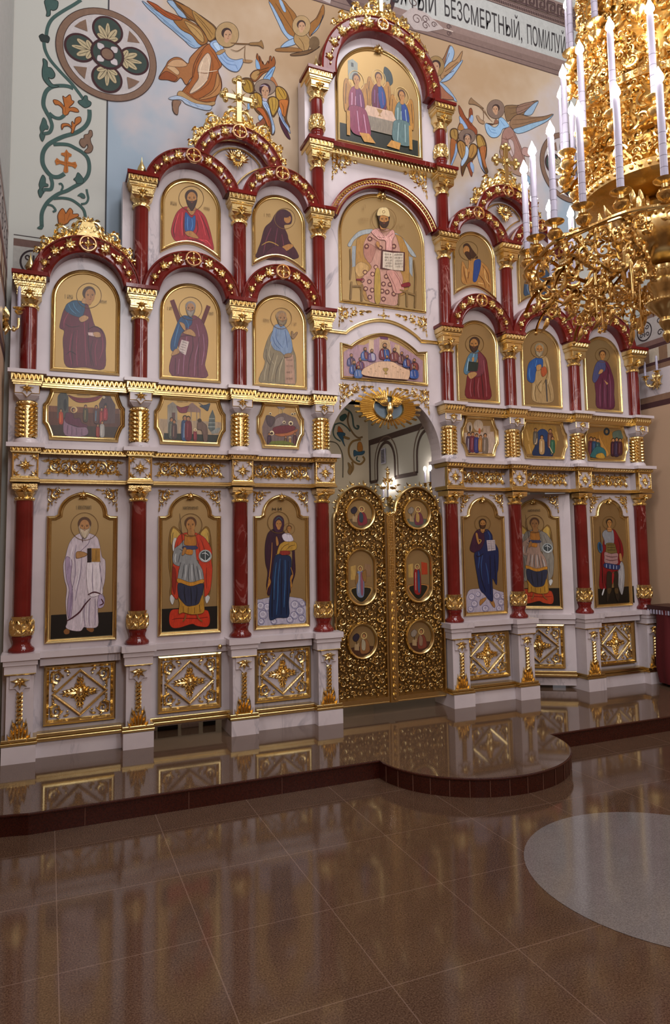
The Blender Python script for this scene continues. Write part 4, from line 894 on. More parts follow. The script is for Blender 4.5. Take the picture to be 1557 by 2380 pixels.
# half figures above
ZU = 4.18
def up_icon(i, label): return icon('half_figure_icon', label, BAYX[i], arch_out(ICH[i], 3.868, 4.541-ICH[i], curved=.108), ZU)
t = up_icon(1, 'half-figure icon of a dark-bearded saint in bright red cloak over blue')
p = Pn('H', YP, (BAYX[1], ZU))
p.poly('#9c1420', '590 780 520 820 480 900 458 1000 475 1060 510 1094 600 1098 680 1105 760 1130 840 1172 830 1080 800 960 760 860 690 800').poly('#24508c', '590 830 580 900 585 1000 650 1005 675 960 675 860 640 880')
p.folds('#d24048', ['530 840 500 930 490 1020', '560 830 555 930 560 1040', '700 830 740 920 770 1040', '720 1080 780 1090 820 1140', '620 1060 700 1070 780 1110'], 8).folds('#58060e', ['510 880 480 980 490 1060', '575 870 570 960 580 1050', '730 860 780 980 810 1080', '600 1075 690 1085 760 1115', '690 900 700 980 680 1040'], 8).folds('#4f86c0', ['610 870 605 930 610 990', '645 890 650 950 640 990'], 7)
p.poly('#a8743c', '585 1010 640 1000 690 1040 705 1070 650 1060 600 1040').poly('#a8743c', '600 790 680 790 660 850 630 850').head(640, 700, 60, '#3c2414', '#3a2010', '#a8743c', halo=112, by=2.0, turn=.25); p.script('#7a5c30', 455, 730, 60, 36, 3, 4); p.script('#7a5c30', 755, 780, 55, 30, 4, 3)
p.build('painting', t, (0, -.0045, 0))
t = up_icon(2, 'half-figure icon of a woman bowed in a dark purple veil, beside the tower')
p = Pn('px', YP, (BAYX[2], ZU))
p.poly('#3c1220', '640 497 655 487 668 490 678 502 676 520 660 524 668 545 672 560 690 585 686 602 600 600 598 585 606 562 615 530 630 515').folds('#6a2c40', ['630 530 618 560 612 590', '645 530 640 565 640 598', '655 545 660 575'], 2.5).line('#a8843c', '608 570 625 562 645 570 655 583', 3).poly('#a8743c', '655 574 672 567 682 572 665 584 652 584').ell('#a8743c', 668, 509, 8, 10).line('#2a170c', '663 507 668 505 673 508', 1.2).ell('#3c1220', 662, 498, 14, 8).ring('#7a5c30', 662, 508, 24, 1.5).poly('#4a1a2c', '640 572 660 578 672 602 615 602 620 585'); p.script('#7a5c30', 614, 496, 16, 8, 3, .5)
p.build('painting', t, (0, -.0045, 0))
t = up_icon(3, 'half-figure icon of a lean saint in camel skin with blue tunic, right of the tower')
p = Pn('F', YP, (BAYX[3], ZU))
p.poly('#a8763c', '350 830 400 850 450 880 500 920 540 990 550 1160 460 1120 300 1090 280 1000 290 880 340 960').poly('#24407c', '400 880 450 870 455 930 430 1030 410 1070 385 1060 390 960').folds('#6a3c14', ['300 930 310 1010 330 1080', '470 920 520 1000 530 1120', '440 1010 480 1060 500 1130', '350 980 340 1040'], 8).folds('#d8b070', ['320 950 330 1030', '490 950 500 1040 540 1100', '430 1080 480 1090'], 7)
p.poly('#3a2010', '300 740 340 725 380 780 430 850 390 860 350 850 310 800').ell('#a8743c', 325, 785, 28, 40).poly('#3a2010', '310 810 345 800 370 870 350 870').ring('#7a5c30', 345, 790, 85, 5)
p.build('painting', t, (0, -.0045, 0))
t = up_icon(4, 'half-figure icon of a saint in grey-blue robe, mostly behind the chandelier')
p = Pn('Gc', YP, (BAYX[4], ZU))
p.poly('#31445a', '130 0 90 60 75 130 90 210 250 225 330 180 360 60 300 -60 200 -90').folds('#6a8098', ['120 60 110 130 130 190', '180 0 160 100 180 200', '240 20 230 120'], 8).head(215, -130, 42, '#3c2414', '#3c2414', '#a8743c', halo=80)
p.build('painting', t, (0, -.0045, 0))
# centre: enthroned figure
t = icon('enthroned_figure_icon', 'large arched icon of a crowned figure on a throne holding an open book', 0, arch_out(.447, 3.645, 4.29, 36), 4.1, knob=4.735, ky=.062)
p = Pn('J', YP, (0, 4.1))
p.poly('#9aa0a0', '310 960 360 880 440 810 570 790 560 830 450 860 380 910 345 975').poly('#9aa0a0', '810 830 880 870 960 960 1040 1080 990 1070 930 980 850 900').rect('#8f9598', '360 970 408 970 408 1180 350 1200').rect('#8f9598', '955 1080 1000 1090 1000 1300 950 1220')
p.poly('#a3793c', '400 970 430 880 540 840 840 850 930 960 960 1080 960 1400 880 1500 540 1560 470 1480 400 1320').poly('#b8925a', '395 1180 450 1140 530 1180 520 1250 440 1300 395 1250')
p.poly('#b88a78', '600 790 520 870 480 960 485 1080 545 1160 560 1210 460 1320 500 1440 545 1560 700 1590 830 1600 850 1480 900 1330 860 1200 870 1030 830 880 780 810 700 780').poly('#a87464', '610 1010 555 1150 500 1100 480 1000 520 940 600 980')
for u, v in ((610, 1195), (575, 1270), (495, 1250), (465, 1335), (540, 1350), (500, 1425), (570, 1440), (545, 1515), (720, 1295), (690, 1375), (760, 1380), (675, 1450), (730, 1460), (690, 1535), (800, 1480), (545, 895), (510, 975), (655, 990), (800, 975)): p.ring('#5c2c2a', u, v, 21, 9); p.line('#d8b088', [(u-12, v), (u+12, v)], 6, sm=False); p.line('#d8b088', [(u, v-12), (u, v+12)], 6, sm=False)
p.poly('#a8883c', '600 1240 650 1240 655 1560 595 1550').poly('#d09a90', '560 820 640 790 700 870 780 800 810 850 780 920 780 1040 715 1040 712 920 640 900').folds('#7a3c3c', ['580 830 640 880 700 880', '790 840 740 880', '560 880 640 930', '715 930 715 1030', '780 930 780 1030'], 6)
for k in range(4): p.line('#efc0b0', [(590+k*55, 830+k*14), (640+k*45, 900+k*4)], 8, sm=False)
p.poly('#c08a7c', '720 1245 800 1235 870 1330 905 1450 810 1475 770 1370').folds('#6a2c2c', ['740 1260 800 1380 830 1470', '800 1250 860 1350 890 1450'], 5).line('#7a1c2c', '400 1330 470 1330', 22).poly('#7a1420', '880 1380 960 1360 970 1400 890 1410')
for q in ('335 1000 345 1180 335 1330', '1010 1120 1030 1300 1020 1500'): p.line('#7a5c30', q, 22)
for q in ('350 1350 340 1540', '455 1380 460 1560', '860 1480 850 1600', '935 1440 940 1620', '1030 1450 1025 1630', '340 1400 470 1400', '860 1440 1040 1500'): p.line('#7d6034', q, 24)
p.rect('#4a201c', '668 1012 915 1040 915 1240 655 1215').rect('#cdbda8', '682 1030 786 1046 786 1228 678 1205').rect('#cdbda8', '790 1046 900 1048 896 1238 790 1228')
for k in range(5): p.script('#4c3c30', 700, 1052+k*32, 78, 20, 7, .6); p.script('#4c3c30', 806, 1058+k*33, 84, 20, 7)
p.poly('#b07c46', '600 960 615 930 640 960 630 1000').poly('#b07c46', '640 730 700 740 700 800 650 800').head(685, 695, 66, '#3c2414', '#3c2414', '#a8743c', halo=128, by=1.5).poly('#d4bc86', '612 660 622 600 650 575 710 575 735 610 742 672 680 655').ring('#6a4a24', 680, 620, 14, 5)
p.script('#8a6a3c', 470, 545, 30, 40, 1); p.script('#8a6a3c', 430, 680, 95, 34, 5, 2); p.script('#8a6a3c', 830, 745, 85, 34, 5, 2)
p.build('painting', t, (0, -.0045, 0))
# supper icon
so_ = [(-.447, 2.943), (.447, 2.943), (.447, 3.277), (.345, 3.262)]+[(x, 3.262+.145*math.cos(x/.345*PI/2)**.85) for x in np.linspace(.33, -.33, 25)]+[(-.345, 3.262), (-.447, 3.277)]
t = icon('supper_icon', 'low arched icon of many robed figures seated round a white table', 0, so_, 3.15)
p = Pn('K', YP, (0, 3.15))
p.poly('#a8848c', '285 380 400 300 520 300 700 205 900 290 1100 420 1180 480 1180 720 280 655', False).poly('#c9ab8a', '570 240 625 240 625 400 570 400', False).poly('#c2a07c', '690 215 800 225 830 420 690 420', False).rect('#6a3a5c', '690 205 790 215 785 245 700 235').rect('#c2a07c', '860 290 920 305 920 450 860 440')
def sitter(u, v, s, c1, c2, turn=0): p.poly(c1, [(u-s*.9, v+s*2.6), (u-s*1.0, v+s*1.2), (u-s*.4, v+s*.5), (u+s*.4, v+s*.5), (u+s*1.0, v+s*1.2), (u+s*.9, v+s*2.6)]); p.poly(c2, [(u-s*.2, v+s*.7), (u+s*.7, v+s*.9), (u+s*.8, v+s*2.3), (u, v+s*2.4)]); p.line('#c8c8d8', [(u-s*.6, v+s), (u-s*.5, v+s*2.2)], s*.12); p.line('#c8a878', [(u+s*.1, v+s*.9), (u+s*.3, v+s*2.2)], s*.1); p.head(u, v, s*.42, '#3a2414', '#3a2414' if turn != 2 else None, '#b07c50', turn=turn if turn != 2 else 0)
for a in ((370, 420, 46, '#3c3c6c', '#54304c', .5), (400, 500, 48, '#3a4f88', '#283a6c', .5), (470, 465, 44, '#8a3434', '#5c3a64', .5), (525, 350, 46, '#3f5c90', '#6a2c3c', .4), (600, 370, 44, '#5a3c70', '#a09cb0', .3), (745, 310, 58, '#6a2230', '#2c4c88', 0), (770, 440, 40, '#3459a0', '#3459a0', -.3), (855, 360, 48, '#6c3030', '#7a3c3c', -.3), (935, 400, 42, '#7c4a4c', '#5a3038', -.4), (995, 440, 44, '#334a84', '#6a3444', -.5), (1075, 480, 44, '#6a2c34', '#8a3c34', -.5), (1070, 560, 46, '#34589c', '#28488c', -.5), (440, 560, 44, '#3a5c94', '#4c6ca0', .5)): sitter(*a)
p.ring('#a88448', 745, 312, 46, 5)
p.poly('#d3ad8c', '485 590 560 540 650 500 740 492 830 500 900 540 980 580 1020 600 1005 690 930 695 520 655')
for u, v in ((580, 575), (635, 600), (555, 610), (675, 550), (830, 545), (860, 560), (885, 610), (945, 620), (915, 580)): p.line('#8a6a3c', [(u-10, v), (u+8, v+6)], 6, sm=False)
p.poly('#a98a44', '718 572 775 572 765 600 750 612 765 635 735 635 742 612 725 600').build('painting', t, (0, -.0045, 0))
# three-figure icon, a plain group of three seated winged figures
t = icon('three_figure_icon', 'topmost arched icon of three seated winged figures round a pale table', 0, arch_out(.455, 5.165, 5.735, 36), 5.65, knob=6.185, ky=.062)
def f3(u, v): return ((u-50)/100*.84, (50-v)/100*1.0)
p = Pn(fn=f3)
p.rect('#24281f', '1 79 99 79 99 97.3 1 97.3').poly('#8f9488', '12 26 12 16 18 13 24 16 24 34 12 34', False).rect('#3a3a34', '16 17 19 17 19 21 16 21').poly('#2c3a3a', '58 12 66 16 68 26 62 30 57 22').line('#5c3c20', '63 28 64 40', 1.6)
def winged(u, v, s, c1, c2, c3, w='#a87630', sd=1):
    for k in (-1, 1): p.poly(w, [(u+k*s*.8, v+s*1.2), (u+k*s*1.9, v+s*.2), (u+k*s*2.3, v+s*2.2), (u+k*s*2.1, v+s*4.8), (u+k*s*1.3, v+s*3.8)]); p.line('#5c3c16', [(u+k*s*1.8, v+s*.9), (u+k*s*2.0, v+s*3.8)], s*.15)
    p.ring('#c9a86a', u, v+s*.1, s*1.35, s*.12); p.poly(c1, [(u-s*.6, v+s*1.1), (u-s*1.3, v+s*2.2), (u-s*1.4, v+s*4), (u-s*.8, v+s*5.8), (u+s*1.0, v+s*5.8), (u+s*1.4, v+s*3.6), (u+s*1.1, v+s*1.9), (u+s*.5, v+s*1.1)])
    p.poly(c2, [(u, v+s*1.1), (u+s*1.0, v+s*1.8), (u+s*1.25, v+s*3.6), (u+s*.4, v+s*4.6), (u-s*.1, v+s*3)]); p.line(c3, [(u-s*.8, v+s*2), (u-s*.9, v+s*4)], s*.22); p.line(c3, [(u-s*.2, v+s*2.4), (u-s*.3, v+s*4.6)], s*.16); p.line(c3, [(u+s*.6, v+s*2), (u+s*.8, v+s*4)], s*.16)
    p.poly('#b07c46', [(u-s*.3, v+s*.8), (u+s*.3, v+s*.8), (u+s*.3, v+s*1.3), (u-s*.3, v+s*1.3)]); p.head(u, v, s*.72, '#4c2c18', None, '#b07c46')
winged(50, 25, 6.6, '#5c1a38', '#1f3f80', '#7a4a78'); winged(22, 33, 7.0, '#82344e', '#6a2c54', '#c090a8'); winged(79, 37, 6.8, '#5a7474', '#2a4488', '#9ab0ae')
p.poly('#c9a890', '34 56 66 56 72 66 28 66', False).rect('#857a6a', '28 66 72 66 70 80 30 80').poly('#9a7640', '46 57 54 57 52 60 50.5 61 50.5 63 53 64 47 64 49.5 63 49.5 61 48 60', False)
p.poly('#82344e', '12 62 30 60 36 70 38 86 26 88 14 84').folds('#c090a8', ['22 64 24 84', '30 66 33 84'], 1.2).poly('#5a7474', '70 64 88 64 90 84 78 88 66 84 66 72').folds('#9ab0ae', ['74 66 72 84', '82 66 82 84'], 1.2)
p.poly('#c08c44', '24 85 36 84 44 92 30 93', False).poly('#c08c44', '64 85 76 86 74 93 58 92', False).rect('#b4843a', '9 66 13 66 13 90 9 90').rect('#b4843a', '87 66 91 66 91 90 87 90')
p.build('painting', t, (0, -.0045, 0))
# feast scenes between the pilasters
def notch(hw, hz, cut=.048, zc=0.07):
    out = [(-hw+cut, -hz), (hw-cut, -hz)]
    def cc(sx, sz, rev):
        a = [(sx*(hw-cut), sz*hz), (sx*(hw-cut*.93), sz*(hz-.035)), (sx*(hw-cut*.72), sz*(hz-.068)), (sx*(hw-cut*.4), sz*(zc+.022)), (sx*hw, sz*zc)]
        return a[::-1] if rev else a
    out = [(-hw+cut, -hz)]+[(hw-cut, -hz)]+cc(1, -1, False)[1:]+cc(1, 1, True)+cc(-1, 1, False)+cc(-1, -1, True)[:-1]
    return out
SW = [.297, .290, .212, .212, .290, .297]
def scene(i, label): 
    return icon('feast_icon', label, BAYX[i], [(x, z+2.492) for x, z in notch(SW[i], .198)], 2.492)
def body(p, u, v, s, c, c2=None, halo=False):     # small standing figure, v at the head
    p.poly(c, [(u-s*.5, v+s*.5), (u-s*.7, v+s*1.6), (u-s*.6, v+s*4.2), (u+s*.6, v+s*4.2), (u+s*.7, v+s*1.5), (u+s*.4, v+s*.5)]); p.line(c2 or '#c9b8a8', [(u-s*.1, v+s), (u-s*.2, v+s*3.8)], s*.28)
    if halo: p.ell('#d8bf88', u, v, s*.8, s*.8)
    p.ell('#33200f', u, v-s*.08, s*.46, s*.52); p.ell('#b07c50', u, v+s*.05, s*.32, s*.4)
t = scene(0, 'small feast icon with a red canopy over a reclining figure, far left')
p = Pn('S1', YP, (BAYX[0], 2.492))
p.poly('#5c3420', '100 410 1390 480 1400 850 1300 990 190 950 100 720', False).rect('#3c2a18', '120 760 1400 800 1300 990 190 950').rect('#7a4a2c', '100 410 1390 470 1390 560 100 520')
p.rect('#4a4a40', '262 260 460 260 462 640 255 640').ell('#4a4a40', 362, 262, 98, 88).ell('#1f1d1a', 400, 400, 30, 110).rect('#5c4440', '1010 380 1100 220 1200 210 1310 400 1300 730 1040 740').ell('#2a1c1a', 1130, 430, 28, 70)
p.poly('#8c1c1c', '450 215 600 265 860 270 1080 220 960 320 780 355 600 340').line('#5c0c10', '480 235 620 300 850 300 1040 240', 12)
p.poly('#5c2238', '420 540 400 620 380 700 620 790 770 820 800 770 700 720 660 640 560 640 540 560').poly('#8a6a7c', '380 640 420 720 620 800 790 810 780 950 400 950').folds('#5c4454', ['440 760 440 930', '520 790 520 940', '600 810 600 950', '700 830 700 950'], 14)
p.ell('#d8b878', 560, 485, 62, 58).ell('#3a1a1c', 548, 490, 38, 42).ell('#b07c50', 560, 495, 24, 28)
for a in ((325, 500, 56, '#b8441c', '#d87830'), (770, 430, 62, '#4c4228', '#8a7c4c'), (965, 440, 66, '#5a3c34', '#5c88a0'), (1060, 480, 60, '#8a2820', '#c85c50'), (1130, 430, 56, '#98282c', '#c8545c'), (990, 770, 48, '#8a2c1c', '#a84c3c'), (1070, 720, 60, '#a8a49c', '#c8c4bc')): body(p, *a)
p.ell('#d8c8a8', 1100, 265, 26, 26).script('#8a6c40', 620, 200, 240, 36, 9, 1); p.build('painting', t, (0, -.0045, 0))
t = scene(1, 'small feast icon with pale pavilion, embracing figures and a flying angel')
p = Pn('S2', YP, (BAYX[1], 2.492))
p.poly('#b09878', '85 350 690 385 690 430 640 580 130 550 85 440', False).poly('#2a3028', '130 490 680 510 640 580 130 552', False)
p.rect('#9c9484', '165 220 262 220 262 490 165 480').rect('#6a4c44', '208 290 240 290 240 380 208 380').poly('#a39a8c', '165 220 215 185 262 225', False).poly('#a08074', '335 250 405 190 490 260 490 290 335 280', False).rect('#9c8a7c', '392 285 400 285 400 420 392 420').rect('#9c8a7c', '448 285 456 285 456 410 448 410').rect('#9c8a7c', '480 285 488 285 488 350 480 350')
p.poly('#8a3448', '255 225 300 240 370 225 360 260 350 290 290 290 265 260').poly('#34485c', '480 225 540 215 580 200 570 245 555 275 520 250').line('#34485c', '470 195 520 225', 8)
p.poly('#56605c', '605 260 575 330 560 440 590 480 630 460 630 330', False).folds('#a0a8a0', ['570 350 625 350', '565 390 630 390', '560 430 630 430'], 8).poly('#8c9088', '590 480 650 440 690 440 660 490 600 500', False)
for a in ((205, 360, 42, '#5a5e50', '#8a8c78'), (230, 380, 38, '#4e3c38', '#8a6a5c'), (335, 345, 50, '#2f4c74', '#8098b4'), (368, 350, 48, '#6c1c28', '#8a3c44'), (435, 460, 24, '#7c2c34', '#a84c54')): body(p, *a)
p.poly('#6c5448', '470 365 510 385 550 430 555 560 520 575 500 470 455 450').ell('#33200f', 478, 368, 20, 20).ell('#e4d4a8', 435, 460, 15, 15); p.ell('#b07c50', 435, 462, 8, 9); p.script('#8a6c40', 260, 178, 110, 14, 8); p.build('painting', t, (0, -.0045, 0))
t = scene(2, 'small feast icon of a cave scene with haloed figures, beside the royal doors arch')
p = Pn('S2', YP, (BAYX[2], 2.492))
p.poly('#74605c', '1090 430 1130 320 1200 340 1240 310 1300 290 1360 320 1420 340 1460 430 1450 520 1410 610 1140 600 1095 520', False).poly('#4c3c40', '1130 320 1200 330 1215 360 1180 430 1140 400').poly('#8c7c78', '1230 350 1300 330 1290 400 1210 430').poly('#6b2430', '1200 440 1260 420 1370 415 1420 440 1360 480 1250 500 1200 480').poly('#a8643c', '1210 500 1330 490 1440 450 1400 500 1280 525')
for u, v, r in ((1185, 490, 22), (1305, 385, 15), (1370, 395, 22), (1170, 300, 14), (1385, 305, 14), (1362, 538, 11), (1410, 300, 12)): p.ell('#e8d8a8', u, v, r, r).ell('#3c2420', u, v+r*.15, r*.6, r*.62)
for a in ((1160, 500, 28, '#3c2838', '#6a4c5c'), (1320, 530, 22, '#5c4434', '#8c7454'), (1410, 500, 26, '#4c2c30', '#7c5450'), (1362, 545, 16, '#a8843c', '#c8a45c')): body(p, *a)
p.poly('#9c8c8c', '1240 225 1310 232 1300 255 1250 250').line('#e8dca8', '1262 250 1255 300', 5).line('#e8dca8', '1285 250 1295 300', 5).rect('#6a7434', '1180 570 1300 565 1390 590 1410 608 1150 600').build('painting', t, (0, -.0045, 0))
t = scene(3, 'small feast icon of robed figures before three arches, nearest the tower on the right')
p = Pn('S3', YP, (BAYX[3], 2.492))
p.poly('#c0a894', '70 250 330 240 345 330 320 430 90 430', False).ell('#c9b49c', 118, 200, 26, 45).ell('#c9b49c', 195, 185, 42, 50).ell('#26201c', 122, 215, 7, 32).rect('#b49c84', '235 190 300 190 300 260 235 260')
for a in ((112, 265, 36, '#4a3848', '#a89ca4'), (145, 262, 36, '#6c2c38', '#9c5c64'), (180, 275, 34, '#34346c', '#5c5c8c'), (215, 285, 30, '#a8743c', '#c8a46c'), (255, 275, 36, '#786858', '#a8988c')): body(p, *a)
p.ell('#c86c3c', 205, 235, 10, 26); p.build('painting', t, (0, -.0045, 0))
t = scene(4, 'small feast icon of a pale figure against a dark blue glory among rocks')
p = Pn('S3', YP, (BAYX[4], 2.492))
p.poly('#a8803c', '590 200 660 165 760 170 880 190 900 270 870 440 620 440 590 300', False).ell('#24406c', 762, 300, 62, 85).poly('#1d3050', '690 380 720 340 820 340 850 460 680 450').folds('#c8a05c', ['620 220 640 320', '880 240 900 320', '640 350 660 430', '860 380 840 440'], 12)
for a in ((700, 225, 30, '#5c5448', '#8a8070'), (830, 235, 34, '#6c4434', '#a8846c'), (850, 300, 30, '#2f5c44', '#5c8a6c'), (755, 290, 34, '#b08c5c', '#e0c89c')): body(p, *a)
p.line('#d8b890', '712 300 705 340 690 350', 8).line('#d8b890', '820 370 850 430', 8).build('painting', t, (0, -.0045, 0))
t = scene(5, 'small feast icon of kneeling and standing groups on a golden hill, far right')
p = Pn('S3', YP, (BAYX[5], 2.492))
p.poly('#a0702c', '1160 260 1300 230 1480 260 1480 440 1180 440', False).ell('#1c2c34', 1328, 240, 28, 34).ell('#8a6c40', 1328, 240, 12, 16).poly('#5c6c5c', '1380 250 1450 230 1470 300 1400 320').poly('#b8843c', '1250 240 1290 330 1350 440 1300 440')
for a in ((1190, 305, 36, '#5c2c34', '#8a4c4c'), (1220, 310, 34, '#24405c', '#4c6c8c'), (1250, 320, 30, '#2c4c50', '#5c8480'), (1385, 315, 32, '#3c1c28', '#6c3c44'), (1415, 310, 34, '#34243c', '#5c4c64'), (1445, 315, 30, '#4c2428', '#7c4c4c')): body(p, *a)
p.poly('#2f6464', '1190 430 1240 370 1310 400 1310 470 1190 465').poly('#b88c34', '1240 440 1290 430 1310 475 1235 470').build('painting', t, (0, -.0045, 0))
# ------------------------------------------------------------------ carved dado panels, door leaves
def dado(hw, zb=.203, zt=.634):
    zc = (zb+zt)/2; hz = (zt-zb)/2; g = G(); o = [(-hw, -hz), (hw, -hz), (hw, hz), (-hw, hz)]
    fr = G().frame(o, [(0, -.01), (0, .030), (.010, .038), (.020, .036), (.030, .018), (.036, .012), (.036, -.002)])
    bg = G().box(-hw+.03, hw-.03, -hz+.03, hz-.03, -.01, .001)
    a, b = hw-.045, hz-.045; a = b = min(a, b)*1.0 if hw < .22 else min(a*1.0, b*1.15)
    b = hz-.045
    g.frame([(-a, 0), (0, -b), (a, 0), (0, b)], [(0, 0), (0, .022), (.006, .026), (.014, .020), (.018, .0)])
    for k in range(4):
        t = k*PI/2; l = (a if k % 2 == 0 else b)*.74; g.acanthus(0, 0, t, (l if k % 2 == 0 else l*1.1)*1.0, b*.62, .0, .028, 4)
    for k in range(4): g.leaf(0, 0, PI/4+k*PI/2, .075, .028, 0, .022, .6, 4); g.leaf(0, 0, PI/4+k*PI/2, .075, .028, 0, .022, -.6, 4)
    g.ball(0, 0, .018, .030, 12, 7, fz=1.3)
    c = G(); r = .046; X, Z = hw-.045, hz-.042
    c.scroll(X-r*1.0, Z-r*2.1, math.radians(0), r, 1, 0, .026, 1.35, 5, .26); c.leaf(X-r*.4, Z-r*2.1, math.radians(-100), .055, .026, 0, .02, .9, 5); c.leaf(X-r*2.0, Z-.01, math.radians(185), .055, .024, 0, .02, .9, 5); c.leaf(X-.01, Z-.01, math.radians(225), .04, .03, 0, .02); c.scroll(X-r*.3, Z-r*3.1, math.radians(-90), r*.28, -1, 0, .018, 1, 0, .3)
    c.ball(X-r*2.6, Z-r*.9, .008, .009, 6, 4)
    c.mirror(); c.mirz()
    g.add([(x, z, -y) for x, y, z in c.v], c.f); return fr, bg, g, zc
def add_dado(i, parent=None, loc=None, label=None):
    fr, bg, g, zc = dado(ICH[i]-.003)
    t = parent or thing('carved_panel', label, 'panel', (BAYX[i], YW, zc), None)
    off = (0, 0, 0) if not parent else (0, 0, zc-ZL)
    fr.build('gilded_frame' if not parent else 'panel_frame', GOLD, t, off); bg.build('marble_ground' if not parent else 'panel_ground', WHITE, t, off, smooth=0); g.build('carved_rosette' if not parent else 'panel_carving', CARVED, t, off); return t
add_dado(0, label='gilded diamond relief panel under the icon of the white-robed bishop')
add_dado(2, label='gilded diamond relief panel under the icon of the woman with child')
add_dado(3, label='gilded diamond relief panel under the icon of the blue-mantled figure')
add_dado(5, label='gilded diamond relief panel under the icon of the red-cloaked warrior')
# left deacon door: the bay itself is the leaf, with knob and a gap above the floor
def make_door(t, zb=.10):
    t.name = 'side_door'; t['category'] = 'door'
    g = G(); g.box(-.358, .358, zb-ZL, 1.955-ZL, -.05, 0); g.box(-.358, .358, .64-ZL, .69-ZL, 0, .03); g.box(-.358, .358, .69-ZL, .735-ZL, 0, .05); g.build('door_leaf', WHITE, t, smooth=0)
    k = gold_strip(.118, .172, .355, .028); q = G(); q.add([(x, z-ZL, -y) for x, y, z in k.v], k.f); q.build('gilded_moulding', GOLD, t)
    add_dado(1, parent=t)
    for s in (-1, 1):
        g = corner(ICH[1]*.66, .18)
        if s > 0: k = G(); k.v = [(-x, y, zz) for x, y, zz in g.v]; k.f = [tuple(reversed(f)) for f in g.f]; k.c = g.c; k.m = g.m; g = k
        g.build('corner_ornament', CARVED, t, (s*ICH[1], 0, 1.93-ZL))
make_door(LEFT_ANGEL)
LEFT_ANGEL['label'] = 'closed white side door with icon of a red-cloaked angel and gold knob'
g = G(); g.ball(.225, .705-ZL, .075, .018, 12, 8); g.lathe([(.008, -.5), (.008, -.45)], 8); g = G(); g.ball(.225, .685-ZL, .078, .018, 12, 8); g.tube([(.225, .685-ZL, .03), (.225, .685-ZL, .07)], .008, 8); g.build('door_knob', GOLD, LEFT_ANGEL)
# right deacon door, ajar: swung back into the altar on hinges at its right edge
ang = math.radians(-33)
t = icon('side_door', 'x', 0, local_out(ICH[4], .785, 1.722, 1.905), ZL, knob=1.885)
make_door(t, .03); t['label'] = 'white side door standing ajar, with icon of a pale grey-robed angel'
archangel(dict(cloak='#8a8478', dark='#6a645a', tunic='#a88a78', cush='#b8401c')).build('painting', t, (0, -.0045, 0))
hx, hy = 2.083, .035
t.rotation_euler = (0, 0, ang); t.location = (hx-.358*math.cos(ang), hy-.358*math.sin(ang), ZL)
# floor strip of the altar glimpsed below the left door
for k, (x, w_, M_) in enumerate(((-2.05, .12, WHITE), (-1.9, .16, BLACKLINE), (-1.72, .14, WHITE), (-1.56, .1, BLACKLINE))):
    G().box(x-w_/2, x+w_/2, .0, .06, -.33, -.30).build('floor_border_tile', M_, so, smooth=0)
